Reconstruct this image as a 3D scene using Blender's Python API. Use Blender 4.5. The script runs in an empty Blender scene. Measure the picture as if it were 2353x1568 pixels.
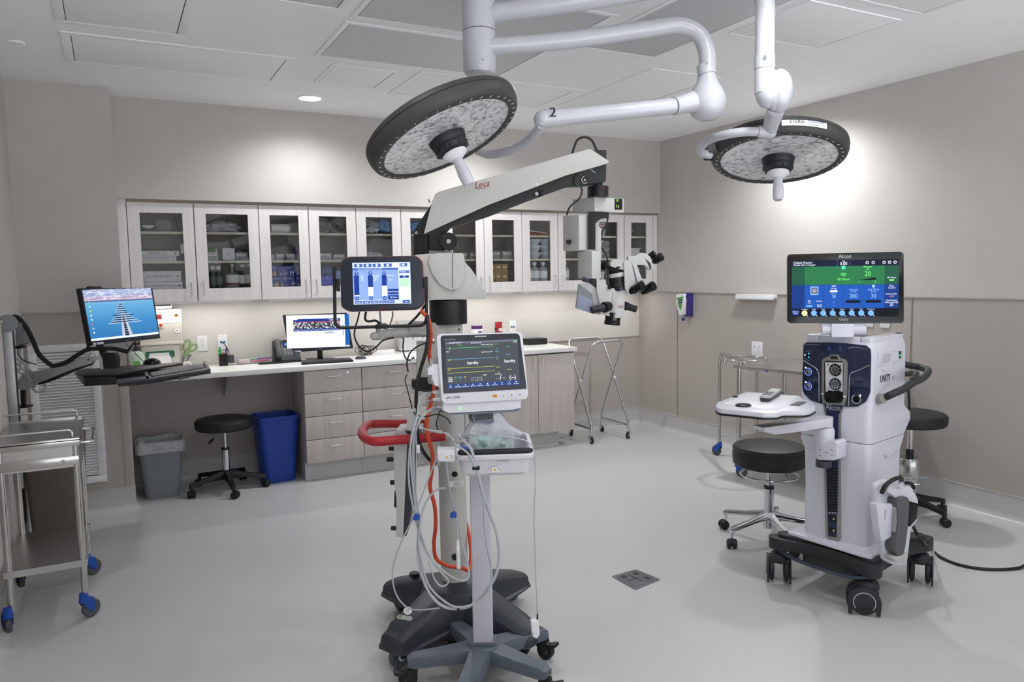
import bpy, bmesh, math, random
from mathutils import Vector, Matrix
from mathutils.geometry import tessellate_polygon
random.seed(7)
R = math.radians
SC = bpy.context.scene
COL = SC.collection
# ------------------------------------------------------------------ camera
CAMH = 1.518
YAW, PIT, ROL, FPX = R(27.8601), R(-5.0848), R(-0.9571), 1737.08
fw = Vector((math.sin(YAW)*math.cos(PIT), math.cos(YAW)*math.cos(PIT), math.sin(PIT)))
_r = Vector((math.cos(YAW), -math.sin(YAW), 0)); _u = _r.cross(fw)
rt = _r*math.cos(ROL) + _u*math.sin(ROL); up = -_r*math.sin(ROL) + _u*math.cos(ROL)
CAM = Vector((0, 0, CAMH))
cd = bpy.data.cameras.new('camera'); co = bpy.data.objects.new('camera', cd); COL.objects.link(co)
cd.sensor_fit = 'HORIZONTAL'; cd.sensor_width = 36; cd.lens = FPX/2353*36; cd.clip_start = .05
co.matrix_world = Matrix.Translation(CAM) @ Matrix((rt, up, -fw)).transposed().to_4x4()
SC.camera = co
# ------------------------------------------------------------------ world, lights, exposure
WORLD_S = 1        # soft added fill through the side left open behind the camera
w = bpy.data.worlds.new('world'); SC.world = w; w.use_nodes = True
w.node_tree.nodes['Background'].inputs[0].default_value = (.93, .96, 1, 1)
w.node_tree.nodes['Background'].inputs[1].default_value = WORLD_S
_nt = w.node_tree; _tc = _nt.nodes.new('ShaderNodeTexCoord'); _sp = _nt.nodes.new('ShaderNodeSeparateXYZ'); _mr = _nt.nodes.new('ShaderNodeMapRange')
_nt.links.new(_tc.outputs['Generated'], _sp.inputs[0]); _nt.links.new(_sp.outputs['Z'], _mr.inputs['Value']); _nt.links.new(_mr.outputs[0], _nt.nodes['Background'].inputs[1])
for _k, _v in (('From Min', -.45), ('From Max', .15), ('To Min', 4.9), ('To Max', .4)): _mr.inputs[_k].default_value = _v   # added fill: world set brighter from below to lift the ceiling, dimmer above
vs = SC.view_settings
vs.view_transform = 'Standard'; vs.look = 'None'; vs.gamma = 1; vs.use_curve_mapping = False; vs.exposure = 0.12
def area(name, loc, sx, sy, power, col=(.94, .97, 1), parent=None, rot=(0, 0, 0)):
    l = bpy.data.lights.new(name, 'AREA'); l.shape = 'RECTANGLE'; l.size = sx; l.size_y = sy
    l.energy = power; l.color = col
    o = bpy.data.objects.new(name, l); COL.objects.link(o); o.location = loc; o.rotation_euler = rot
    if parent: o.parent = parent
    return o
PANEL_W = 4      # added unseen fill lamps at the ceiling, behind and above the camera
DOWN_W = 42
UC_W = 2.1
CEIL, XL, XR, YB, YF = 2.738, -.5, 4.6625, 6.087, -1.6
YS, ZS = 5.7638, 2.0675           # soffit over the wall cabinets
XC, YC = .068, 5.5285             # column at the left of the cabinets
# added grid of unseen fill lamps at the ceiling (mostly behind the camera)
for (x, y, sx, sy, pw) in [(.6, .9, 1.1, .5, 1.0), (2.6, .6, 1.1, .5, 1.3), (4.0, .9, .5, 1.1, .9), (.7, -.8, 1.1, .5, .5), (2.6, -.8, 1.1, .5, .7)]:
    area('ceiling_fill_light', (x, y, CEIL-.012), sx, sy, PANEL_W*pw)

# ------------------------------------------------------------------ materials
def lin(c): return tuple(((v/12.92) if v <= .04045 else ((v+.055)/1.055)**2.4) for v in c)
def hexc(h): return lin(tuple(int(h[i:i+2], 16)/255 for i in (0, 2, 4)))
MC = {}
def mat(name, col, rough=.5, metal=0, noise=.04, nscale=30, bump=0, bscale=60, emit=0, trans=0, ior=1.45, alpha=1, coat=0, stretch=(1, 1, 1), spec=.5):
    if name in MC: return MC[name]
    m = bpy.data.materials.new(name); MC[name] = m; m.use_nodes = True
    nt = m.node_tree; b = nt.nodes['Principled BSDF']
    c = hexc(col) if isinstance(col, str) else col
    b.inputs['Base Color'].default_value = (*c, 1)
    b.inputs['Roughness'].default_value = rough; b.inputs['Metallic'].default_value = metal
    b.inputs['IOR'].default_value = ior; b.inputs['Transmission Weight'].default_value = trans
    b.inputs['Alpha'].default_value = alpha; b.inputs['Coat Weight'].default_value = coat
    b.inputs['Specular IOR Level'].default_value = spec
    tc = nt.nodes.new('ShaderNodeTexCoord'); mp = nt.nodes.new('ShaderNodeMapping')
    mp.inputs['Scale'].default_value = stretch; nt.links.new(tc.outputs['Object'], mp.inputs['Vector'])
    if noise and not emit:
        n = nt.nodes.new('ShaderNodeTexNoise'); n.inputs['Scale'].default_value = nscale; n.inputs['Detail'].default_value = 4
        nt.links.new(mp.outputs['Vector'], n.inputs['Vector'])
        cr = nt.nodes.new('ShaderNodeValToRGB')
        cr.color_ramp.elements[0].color = (*[v*(1-noise*1.6) for v in c], 1); cr.color_ramp.elements[1].color = (*[min(1, v*(1+noise*1.6)) for v in c], 1)
        cr.color_ramp.elements[0].position = .3; cr.color_ramp.elements[1].position = .7
        nt.links.new(n.outputs['Fac'], cr.inputs['Fac']); nt.links.new(cr.outputs['Color'], b.inputs['Base Color'])
    if bump:
        n2 = nt.nodes.new('ShaderNodeTexNoise'); n2.inputs['Scale'].default_value = bscale
        nt.links.new(mp.outputs['Vector'], n2.inputs['Vector'])
        bp = nt.nodes.new('ShaderNodeBump'); bp.inputs['Strength'].default_value = bump; bp.inputs['Distance'].default_value = .003
        nt.links.new(n2.outputs['Fac'], bp.inputs['Height']); nt.links.new(bp.outputs['Normal'], b.inputs['Normal'])
    if emit:
        b.inputs['Emission Color'].default_value = (*c, 1); b.inputs['Emission Strength'].default_value = emit
        b.inputs['Base Color'].default_value = (*[v*.2 for v in c], 1)
    return m
def em(name, col, s=1.0): return mat('glow_'+name, col, .4, emit=s, spec=.2)

WALL = mat('wall_paint', 'c5c0bb', .75, noise=.012, nscale=6, bump=.08, bscale=300)
WALLP = mat('wall_panel', 'b2aba5', .5, noise=.02, nscale=260, bump=.05, bscale=500)
SPLASH = mat('backsplash_panel', 'd3d0cb', .5, noise=.015, nscale=260)
CEILM = mat('ceiling_paint', 'f8f8fa', .85, noise=.01, nscale=5, bump=.1, bscale=200)
FLOORM = mat('floor_vinyl', 'bfbebe', .34, noise=.025, nscale=420, spec=.45)
WHITE = mat('white_plastic', 'e8e8ea', .35, noise=.01, nscale=8)
WHITEM = mat('white_enamel', 'c1c2c9', .3, noise=.01, nscale=8, coat=.3)
OFFW = mat('offwhite_plastic', 'd9d6cc', .45, noise=.01)
LGREY = mat('light_grey_plastic', 'b9b9b8', .45, noise=.015)
WARMG = mat('warm_grey_enamel', 'b7b6b0', .5, noise=.012, bump=.05, bscale=900)
MGREY = mat('mid_grey_plastic', '7f8084', .5, noise=.02)
DGREY = mat('dark_grey_plastic', '3c4046', .42, noise=.03)
SLATE = mat('slate_plastic', '454c57', .38, noise=.02)
BLACK = mat('black_plastic', '17181b', .42, noise=.05)
GLOSSB = mat('gloss_black', '0c0d10', .12, noise=.02)
VINYL = mat('black_vinyl', '1c1d20', .48, noise=.05, bump=.15, bscale=400)
CHROME = mat('chrome', 'd4d6da', .14, 1, noise=.01)
STEEL = mat('brushed_steel', 'bfbdba', .3, 1, noise=.06, nscale=40, stretch=(1, 12, 12))
STEELT = mat('steel_tube', 'cbc9c6', .18, 1, noise=.02)
ALU = mat('aluminium', 'aaaaac', .35, .55, noise=.05)
BLUE = mat('blue_plastic', '1f4fa8', .4, noise=.03)
RED = mat('red_rubber', 'b02530', .42, noise=.03)
ORANGE = mat('orange_hose', 'cc4a2a', .4, noise=.03)
CABLEW = mat('grey_cable', 'afb3b8', .38, noise=.02)
CABLEB = mat('black_cable', '18191a', .4, noise=.05)
RUBBER = mat('grey_rubber', '53565a', .55, noise=.04)
INK = mat('dark_ink', '2a2b2e', .5, noise=0)
INKG = mat('grey_ink', '77797d', .5, noise=0)
INKR = mat('red_ink', '8f1018', .5, noise=0)
PAPER = mat('paper_label', 'e9e9ea', .6, noise=.01)
YELLOW = mat('yellow_warning', 'e3b81f', .5, noise=.02)
CLEAR = mat('clear_acrylic', 'f2f6f6', .06, trans=.9, ior=1.2, noise=0, alpha=.45)
FILM = mat('clear_film', 'f0f5f5', .12, trans=.3, ior=1.2, noise=0, alpha=.28, bump=.5, bscale=30)
def glass_mat():
    m = bpy.data.materials.new('cabinet_glass'); m.use_nodes = True; nt = m.node_tree; nt.nodes.remove(nt.nodes['Principled BSDF']); L = nt.links.new
    t_ = nt.nodes.new('ShaderNodeBsdfTransparent'); t_.inputs[0].default_value = (.97, .98, .98, 1); g = nt.nodes.new('ShaderNodeBsdfGlossy'); g.inputs['Roughness'].default_value = .01
    fr = nt.nodes.new('ShaderNodeFresnel'); fr.inputs[0].default_value = 1.33; mx = nt.nodes.new('ShaderNodeMixShader')
    L(fr.outputs[0], mx.inputs[0]); L(t_.outputs[0], mx.inputs[1]); L(g.outputs[0], mx.inputs[2]); L(mx.outputs[0], nt.nodes['Material Output'].inputs[0]); return m
GLASS = glass_mat()
SHELFM = mat('shelf_laminate', 'd8d0bd', .5, noise=.02)
GLOW = em('downlight', 'fff6ea', 14)

def wood_mat(name, c1, c2):
    m = bpy.data.materials.new(name); m.use_nodes = True; nt = m.node_tree; b = nt.nodes['Principled BSDF']
    tc = nt.nodes.new('ShaderNodeTexCoord'); mp = nt.nodes.new('ShaderNodeMapping'); mp.inputs['Scale'].default_value = (1, 1, .05)
    n = nt.nodes.new('ShaderNodeTexNoise'); n.inputs['Scale'].default_value = 30; n.inputs['Detail'].default_value = 6
    n2 = nt.nodes.new('ShaderNodeTexNoise'); n2.inputs['Scale'].default_value = 260; n2.inputs['Detail'].default_value = 2
    mx = nt.nodes.new('ShaderNodeMath'); mx.operation = 'MULTIPLY_ADD'; mx.inputs[1].default_value = .45
    cr = nt.nodes.new('ShaderNodeValToRGB'); cr.color_ramp.elements[0].color = (*hexc(c1), 1); cr.color_ramp.elements[1].color = (*hexc(c2), 1)
    cr.color_ramp.elements[0].position = .35; cr.color_ramp.elements[1].position = .95
    L = nt.links.new
    L(tc.outputs['Object'], mp.inputs['Vector']); L(mp.outputs['Vector'], n.inputs['Vector']); L(mp.outputs['Vector'], n2.inputs['Vector'])
    L(n2.outputs['Fac'], mx.inputs[0]); L(n.outputs['Fac'], mx.inputs[2]); L(mx.outputs[0], cr.inputs['Fac']); L(cr.outputs['Color'], b.inputs['Base Color'])
    b.inputs['Roughness'].default_value = .5; return m
WOOD = wood_mat('cabinet_laminate', 'b3a9a3', 'c6beb9')
WOODL = wood_mat('wall_cabinet_laminate', 'dcd5d2', 'eae6e4')
WOODD = mat('cabinet_interior', '9c948c', .7, noise=.03)
QUARTZ = mat('white_worktop', 'e6e5e4', .3, noise=.01, nscale=50)
# ------------------------------------------------------------------ measuring helpers (photograph pixel -> point of the room)
def ray(x, y): return fw + rt*((x-1176.5)/FPX) + up*((784-y)/FPX)
def on_z(x, y, z): d = ray(x, y); return CAM + d*((z-CAMH)/d.z)
def on_y(x, y, Y): d = ray(x, y); return CAM + d*(Y/d.y)
def on_x(x, y, X): d = ray(x, y); return CAM + d*(X/d.x)
def at(x, y, D): return CAM + ray(x, y)*D
fh = Vector((math.sin(YAW), math.cos(YAW), 0)); rh = _r.copy(); ZA = Vector((0, 0, 1))
class Fr:
    """a real plane in the room: origin O, right u, up v, normal n towards the viewer side"""
    def __init__(s, O, u, v=ZA):
        s.O = Vector(O); s.u = Vector(u).normalized(); v = Vector(v); s.v = (v - s.u*v.dot(s.u)).normalized(); s.n = s.u.cross(s.v)
    def P(s, a, b, c=0): return s.O + s.u*a + s.v*b + s.n*c
    def ab(s, x, y, c=0):
        d = ray(x, y); t = (s.O + s.n*c - CAM).dot(s.n)/d.dot(s.n); q = CAM + d*t - s.O
        return (q.dot(s.u), q.dot(s.v))
    def px(s, x, y, c=0): a, b = s.ab(x, y, c); return s.P(a, b, c)
    def sh(s, a=0, b=0, c=0): f = Fr(s.O, s.u, s.v); f.O = s.P(a, b, c); return f
    def yaw(s, deg):                       # turn about own v axis
        q = Matrix.Rotation(R(deg), 3, s.v); return Fr(s.O, q @ s.u, s.v)
    def tilt(s, deg):
        q = Matrix.Rotation(R(deg), 3, s.u); return Fr(s.O, s.u, q @ s.v)
    def roll(s, deg):
        q = Matrix.Rotation(R(deg), 3, s.n); return Fr(s.O, q @ s.u, q @ s.v)
def facing(x, y, D, yaw=0, tilt=0):
    """plane through the point seen at (x,y), distance D; yaw>0: its right side recedes; tilt>0: leans back"""
    u = rh*math.cos(R(yaw)) + fh*math.sin(R(yaw)); n = u.cross(ZA)
    return Fr(at(x, y, D), u, ZA*math.cos(R(tilt)) - n*math.sin(R(tilt)))
WORLD = Fr((0, 0, 0), (1, 0, 0), (0, 1, 0))
# ------------------------------------------------------------------ mesh builder
TXT = {}
def text_mesh(s):
    if s in TXT: return TXT[s]
    cu = bpy.data.curves.new('t', 'FONT'); cu.body = s; cu.size = 1; cu.resolution_u = 2
    o = bpy.data.objects.new('t', cu); me = bpy.data.meshes.new_from_object(o)
    bpy.data.objects.remove(o); bpy.data.curves.remove(cu)
    vs_ = [v.co.copy() for v in me.vertices]; fs = [tuple(p.vertices) for p in me.polygons]; bpy.data.meshes.remove(me)
    w_ = max((v.x for v in vs_), default=0); TXT[s] = (vs_, fs, w_); return TXT[s]
def smoothpath(pts, n=6, closed=False):
    pts = [Vector(p) for p in pts]
    if len(pts) < 3: return pts
    out = []; N = len(pts)
    for i in range(N if closed else N-1):
        p1, p2 = pts[i], pts[(i+1) % N]
        p0 = pts[(i-1) % N] if closed or i else p1*2-p2
        p3 = pts[(i+2) % N] if closed or i+2 < N else p2*2-p1
        for k in range(n):
            t = k/n
            out.append(.5*((2*p1)+(p2-p0)*t+(2*p0-5*p1+4*p2-p3)*t*t+(3*p1-p0-3*p2+p3)*t**3))
    if not closed: out.append(pts[-1])
    return out
def corner_path(pts, rad, n=5):
    """polyline with rounded corners"""
    pts = [Vector(p) for p in pts]; out = [pts[0]]
    for i in range(1, len(pts)-1):
        a, b, c = pts[i-1], pts[i], pts[i+1]
        l1, l2 = (a-b).length, (c-b).length; q = min(rad, l1*.49, l2*.49)
        p, s = b+(a-b).normalized()*q, b+(c-b).normalized()*q
        for k in range(n+1):
            t = k/n; out.append(p*(1-t)**2 + b*2*t*(1-t) + s*t*t)
    out.append(pts[-1]); return out
def rrect(a0, a1, b0, b1, rad, n=4):
    if rad <= 0: return [(a0, b0), (a1, b0), (a1, b1), (a0, b1)]
    rad = min(rad, (a1-a0)*.499, (b1-b0)*.499); out = []
    for cx, cy, st in ((a1-rad, b0+rad, -90), (a1-rad, b1-rad, 0), (a0+rad, b1-rad, 90), (a0+rad, b0+rad, 180)):
        for k in range(n+1): t = R(st+90*k/n); out.append((cx+rad*math.cos(t), cy+rad*math.sin(t)))
    return out
def roundpoly(pts, rad, n=3):
    out = []; N = len(pts); P = [Vector((p[0], p[1], 0)) for p in pts]
    for i in range(N):
        a, b, c = P[i-1], P[i], P[(i+1) % N]
        rr = rad[i] if isinstance(rad, (list, tuple)) else rad
        q = min(rr, (a-b).length*.49, (c-b).length*.49)
        if q <= 0: out.append((b.x, b.y)); continue
        p, s = b+(a-b).normalized()*q, b+(c-b).normalized()*q
        for k in range(n+1):
            t = k/n; w_ = p*(1-t)**2 + b*2*t*(1-t) + s*t*t; out.append((w_.x, w_.y))
    return out
def frame_axes(d):
    d = d.normalized(); a = ZA if abs(d.z) < .9 else Vector((1, 0, 0)); u = a.cross(d).normalized(); return u, d.cross(u)
class M:
    def __init__(s): s.bm = bmesh.new(); s.mats = []
    def mi(s, m):
        if m is None: m = WHITE
        if m not in s.mats: s.mats.append(m)
        return s.mats.index(m)
    def _merge(s, t, m, bev=0, seg=2):
        if bev > 0:
            es = [e for e in t.edges if len(e.link_faces) == 2 and e.calc_face_angle(0) > R(28)]
            if es: bmesh.ops.bevel(t, geom=es, offset=bev, segments=seg, affect='EDGES', profile=.6, clamp_overlap=True)
        k = s.mi(m); mp = {}
        for v in t.verts: mp[v] = s.bm.verts.new(v.co)
        for f in t.faces:
            try: nf = s.bm.faces.new([mp[v] for v in f.verts]); nf.material_index = k; nf.smooth = True
            except ValueError: pass
        t.free(); return s
    def box(s, c, d, m=None, bev=0, F=None, rotz=0):
        """centre, size; in frame F (a,b,c) if given"""
        t = bmesh.new(); bmesh.ops.create_cube(t, size=1)
        q = Matrix.Rotation(rotz, 3, 'Z')
        for v in t.verts:
            p = q @ Vector((v.co.x*d[0], v.co.y*d[1], v.co.z*d[2])) + Vector(c)
            v.co = F.P(*p) if F else p
        return s._merge(t, m, bev)
    def bx(s, x0, x1, y0, y1, z0, z1, m=None, bev=0, F=None):
        return s.box(((x0+x1)/2, (y0+y1)/2, (z0+z1)/2), (abs(x1-x0), abs(y1-y0), abs(z1-z0)), m, bev, F)
    def prism(s, F, pts, c0, c1, m=None, bev=0, scale1=None, seg=2):
        """closed outline pts (a,b) in frame F from depth c0 to c1"""
        t = bmesh.new(); N = len(pts)
        ca = sum(p[0] for p in pts)/N; cb = sum(p[1] for p in pts)/N; k = scale1 or 1
        A = [t.verts.new(F.P(p[0], p[1], c0)) for p in pts]
        B = [t.verts.new(F.P(ca+(p[0]-ca)*k, cb+(p[1]-cb)*k, c1)) for p in pts]
        t.faces.new(A[::-1]); t.faces.new(B)
        for i in range(N): t.faces.new((A[i], A[(i+1) % N], B[(i+1) % N], B[i]))
        bmesh.ops.recalc_face_normals(t, faces=t.faces)
        return s._merge(t, m, bev, seg)
    def rb(s, F, a0, a1, b0, b1, c0, c1, m=None, rad=0, bev=0, seg=2): return s.prism(F, rrect(a0, a1, b0, b1, rad), c0, c1, m, bev, seg=seg)
    def pp(s, F, pix, c0, c1, m=None, bev=0, rad=0, cpl=None):
        """outline measured on the photograph, laid on plane F at offset cpl (default c1)"""
        q = [F.ab(x, y, c1 if cpl is None else cpl) for x, y in pix]
        if rad: q = roundpoly(q, rad)
        return s.prism(F, q, c0, c1, m, bev)
    def cyl(s, p0, p1, r, r2=None, m=None, seg=20, bev=0):
        p0, p1 = Vector(p0), Vector(p1); u, v = frame_axes(p1-p0); r2 = r if r2 is None else r2
        t = bmesh.new(); A = []; B = []
        for i in range(seg):
            a = 2*math.pi*i/seg; d = u*math.cos(a)+v*math.sin(a); A.append(t.verts.new(p0+d*r)); B.append(t.verts.new(p1+d*r2))
        t.faces.new(A[::-1]); t.faces.new(B)
        for i in range(seg): t.faces.new((A[i], A[(i+1) % seg], B[(i+1) % seg], B[i]))
        return s._merge(t, m, bev)
    def lathe(s, prof, O=(0, 0, 0), ax=ZA, m=None, seg=28, sx=1):
        O = Vector(O); ax = Vector(ax).normalized(); u, v = frame_axes(ax)
        t = bmesh.new(); rings = []
        for r_, h_ in prof:
            if r_ < 1e-6: rings.append([t.verts.new(O+ax*h_)])
            else: rings.append([t.verts.new(O+ax*h_+u*math.cos(2*math.pi*i/seg)*r_*sx+v*math.sin(2*math.pi*i/seg)*r_) for i in range(seg)])
        for A, B in zip(rings, rings[1:]):
            for i in range(seg):
                j = (i+1) % seg
                if len(A) == 1 and len(B) == 1: continue
                if len(A) == 1: f = (A[0], B[j], B[i])
                elif len(B) == 1: f = (A[i], A[j], B[0])
                else: f = (A[i], A[j], B[j], B[i])
                t.faces.new(f)
        bmesh.ops.recalc_face_normals(t, faces=t.faces)
        return s._merge(t, m)
    def tube(s, pts, r, m=None, seg=8, sm=5, closed=False, cap=True, flat=1):
        P = smoothpath(pts, sm, closed) if sm > 1 else [Vector(p) for p in pts]
        t = bmesh.new(); N = len(P); rings = []; u = None
        for i in range(N):
            if closed: d = P[(i+1) % N]-P[i-1]
            else: d = P[min(i+1, N-1)]-P[max(i-1, 0)]
            if d.length < 1e-9: d = Vector((0, 0, 1))
            d.normalize()
            if u is None: u, _ = frame_axes(d)
            else:
                u = u-d*u.dot(d)
                u = u.normalized() if u.length > 1e-6 else frame_axes(d)[0]
            v = d.cross(u); rr = r(i/(N-1)) if callable(r) else r
            rings.append([t.verts.new(P[i]+(u*math.cos(2*math.pi*k/seg)+v*math.sin(2*math.pi*k/seg)*flat)*rr) for k in range(seg)])
        for i in range(N if closed else N-1):
            A, B = rings[i], rings[(i+1) % N]
            for k in range(seg): t.faces.new((A[k], A[(k+1) % seg], B[(k+1) % seg], B[k]))
        if not closed and cap: t.faces.new(rings[0][::-1]); t.faces.new(rings[-1])
        bmesh.ops.recalc_face_normals(t, faces=t.faces)
        return s._merge(t, m)
    def loft(s, rings, m=None, bev=0, cap=True):
        t = bmesh.new(); V = [[t.verts.new(Vector(p)) for p in r_] for r_ in rings]; n = len(V[0])
        for A, B in zip(V, V[1:]):
            for k in range(n): t.faces.new((A[k], A[(k+1) % n], B[(k+1) % n], B[k]))
        if cap: t.faces.new(V[0][::-1]); t.faces.new(V[-1])
        bmesh.ops.recalc_face_normals(t, faces=t.faces)
        return s._merge(t, m, bev)
    def ball(s, c, r, m=None, sc=(1, 1, 1), seg=20):
        t = bmesh.new(); bmesh.ops.create_uvsphere(t, u_segments=seg, v_segments=max(6, seg//2), radius=1)
        for v in t.verts: v.co = Vector((v.co.x*r*sc[0], v.co.y*r*sc[1], v.co.z*r*sc[2]))+Vector(c)
        return s._merge(t, m)
    def torus(s, c, ax, Rr, r, m=None, seg=32, ms=8, a0=0, a1=360):
        u, v = frame_axes(Vector(ax)); c = Vector(c); full = a1-a0 >= 360
        n = seg if full else max(4, int(seg*(a1-a0)/360))
        pts = [c+(u*math.cos(R(a0+(a1-a0)*i/n))+v*math.sin(R(a0+(a1-a0)*i/n)))*Rr for i in range(n if full else n+1)]
        return s.tube(pts, r, m, ms, 1, closed=full)
    def arc(s, F, ca, cb, r0, r1, a0, a1, c, m, n=28):
        """flat ring segment lying on frame F"""
        t = bmesh.new(); A = []; B = []
        for i in range(n+1):
            a = R(a0+(a1-a0)*i/n); A.append(t.verts.new(F.P(ca+r0*math.cos(a), cb+r0*math.sin(a), c))); B.append(t.verts.new(F.P(ca+r1*math.cos(a), cb+r1*math.sin(a), c)))
        for i in range(n): t.faces.new((A[i], B[i], B[i+1], A[i+1]))
        return s._merge(t, m)
    def disc(s, F, ca, cb, r, c, m, n=24): return s.flat(F, [(ca+r*math.cos(2*math.pi*i/n), cb+r*math.sin(2*math.pi*i/n)) for i in range(n)], c, m)
    def flat(s, F, pts, c, m):
        t = bmesh.new(); t.faces.new([t.verts.new(F.P(a, b, c)) for a, b in pts]); return s._merge(t, m)
    def rect(s, F, a0, a1, b0, b1, c, m, rad=0): return s.flat(F, rrect(a0, a1, b0, b1, rad), c, m)
    def text(s, F, txt, a, b, size, c, m, al='c', sx=1, shear=0):
        vv, ff, w_ = text_mesh(txt); k = s.mi(m); size *= 1.4; sx *= .87
        off = -w_*size*sx/2 if al == 'c' else (-w_*size*sx if al == 'r' else 0)
        V = [s.bm.verts.new(F.P(a+off+v.x*size*sx+v.y*size*shear, b+v.y*size, c)) for v in vv]
        for f in ff:
            try: nf = s.bm.faces.new([V[i] for i in f]); nf.material_index = k
            except ValueError: pass
        return s
    def go(s, name, parent=None, kind=None, label=None, cat=None, group=None, ang=35):
        me = bpy.data.meshes.new(name)
        off = OFF.get(parent.name, Vector()) if parent else Vector()
        if off.length: bmesh.ops.translate(s.bm, verts=s.bm.verts, vec=-off)
        loc = Vector()
        if not parent and s.bm.verts:
            xs = [v.co for v in s.bm.verts]; loc = Vector(((min(v.x for v in xs)+max(v.x for v in xs))/2, (min(v.y for v in xs)+max(v.y for v in xs))/2, min(v.z for v in xs)))
            bmesh.ops.translate(s.bm, verts=s.bm.verts, vec=-loc)
        s.bm.to_mesh(me); s.bm.free()
        for m in s.mats: me.materials.append(m)
        me.set_sharp_from_angle(angle=R(ang))
        o = bpy.data.objects.new(name, me); COL.objects.link(o); o.location = loc
        if not parent: OFF[o.name] = loc
        if parent: o.parent = parent; OFF[o.name] = off
        tag(o, label, cat, group, kind); return o
OFF = {}
def tag(o, label=None, cat=None, group=None, kind=None):
    if label: o['label'] = label
    if cat: o['category'] = cat
    if group: o['group'] = group
    if kind: o['kind'] = kind
    return o
def thing(name, label, cat, loc=(0, 0, 0), rotz=0, group=None, local=False):
    """an Empty at the thing's base; parts are built in room coordinates unless local"""
    o = bpy.data.objects.new(name, None); COL.objects.link(o); o.empty_display_size = .1
    o.location = loc; o.rotation_euler = (0, 0, rotz); tag(o, label, cat, group)
    OFF[o.name] = Vector() if local else Vector(loc); return o
def struct(name, m): return m.go(name, kind='structure')
def dup(root, loc, rotz=0, label=None, group=None, skip=()):
    def cp(o, par):
        c = o.copy(); COL.objects.link(c); c.parent = par
        for ch in list(o.children):
            if ch.name.split('.')[0] not in skip: cp(ch, c)
        return c
    c = cp(root, None); c.location = loc; c.rotation_euler = (0, 0, rotz)
    if label: c['label'] = label
    if group: c['group'] = group
    return c
# ================================================================== THE ROOM
def slab(name, x0, x1, y0, y1, z0, z1, m): return struct(name, M().bx(x0, x1, y0, y1, z0, z1, m))
slab('floor', XL-.1, XR+.1, YF-.1, YB+.1, -.1, 0, FLOORM)
slab('ceiling', XL-.1, XR+.1, YF-.1, YB+.1, CEIL, CEIL+.1, CEILM)
slab('wall_left', XL-.1, XL, YF-.1, YB+.1, 0, CEIL, WALL)
slab('wall_right', XR, XR+.1, YF-.1, YB+.1, 0, CEIL, WALL)
slab('wall_back', XL, XR, YB, YB+.1, 0, CEIL, SPLASH)
slab('wall_column', XL, XC, YC, YB, 0, CEIL, WALL)
slab('wall_soffit', XC, XR, YS, YB, ZS, CEIL, WALL)
RZ = 1.3157
# wall protection panels below the chair rail
slab('trim_1', XR-.004, XR, YF, YB, .15, RZ, WALLP)
slab('trim_2', XL, XC, YC-.004, YC, .15, RZ, WALLP)
slab('trim_3', XL, XL+.004, YF, YC, .15, RZ, WALL)
struct('trim_4', M().bx(2.0, XR-.004, YB-.005, YB, .15, .872, WALLP).bx(XC, 1.21, YB-.005, YB, .15, .85, WALLP))
struct('trim_5', M().bx(XR-.011, XR, YF, 5.79, RZ, RZ+.012, WALLP, .003))
struct('trim_6', M().bx(XL, XC+.002, YC-.011, YC, RZ, RZ+.012, WALLP, .003))
struct('trim_7', M().bx(XL, XL+.011, YF, YC, RZ, RZ+.012, WALL, .003))
struct('trim_8', M().bx(3.55, XR, YB-.011, YB, .870, .882, WALLP, .003))
seam = mat('panel_seam', '8a8076', .6)
for i, y in enumerate((5.5, 3.165, 1.9)): struct('trim_%d' % (9+i), M().bx(XR-.007, XR, y-.004, y+.004, .15, RZ, seam))
struct('trim_12', M().bx(XC-.052, XC+.004, YC-.008, YC+.05, .15, .86, WALLP, .003))   # corner guard below the worktop
# coved base: floor vinyl turned up the wall
def cove(name, p0, p1, nrm, mi0=0, mi1=0, h=.155, m=FLOORM):
    p0, p1, n = Vector(p0), Vector(p1), Vector(nrm).normalized(); d = (p1-p0).normalized()
    prof = [(-.002, h), (.006, h), (.006, .045)]+[(.006+.04*(1-math.cos(R(a))), .045-.043*math.sin(R(a))) for a in (20, 40, 60, 80, 90)]+[(.075, 0), (-.002, 0)]
    def ring(p, k): return [p+n*a+ZA*b+d*(a*k) for a, b in prof]
    mm = M().loft([ring(p0, mi0), ring(p1, mi1)], m)
    return struct(name, mm)
COVET = mat('cove_trim', 'c9c4bb', .4)
cove('baseboard_right', (XR, YF, 0), (XR, YB, 0), (-1, 0, 0), 0, -1)
cove('baseboard_back', (1.1, YB, 0), (XR, YB, 0), (0, -1, 0), 0, -1)
cove('baseboard_desk', (XC, YB, 0), (1.24, YB, 0), (0, -1, 0), 1, -1)
cove('baseboard_column', (XL, YC, 0), (XC, YC, 0), (0, -1, 0), 1, 1)
cove('baseboard_recess', (XC, YC, 0), (XC, YB, 0), (1, 0, 0), -1, -1)
cove('baseboard_left', (XL, YF, 0), (XL, YC, 0), (1, 0, 0), 0, -1)
struct('trim_13', M().bx(XR-.009, XR, YF, YB, .153, .158, COVET).bx(XC, XR, YB-.009, YB, .153, .158, COVET).bx(XL, XC+.008, YC-.009, YC, .153, .158, COVET))

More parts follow.
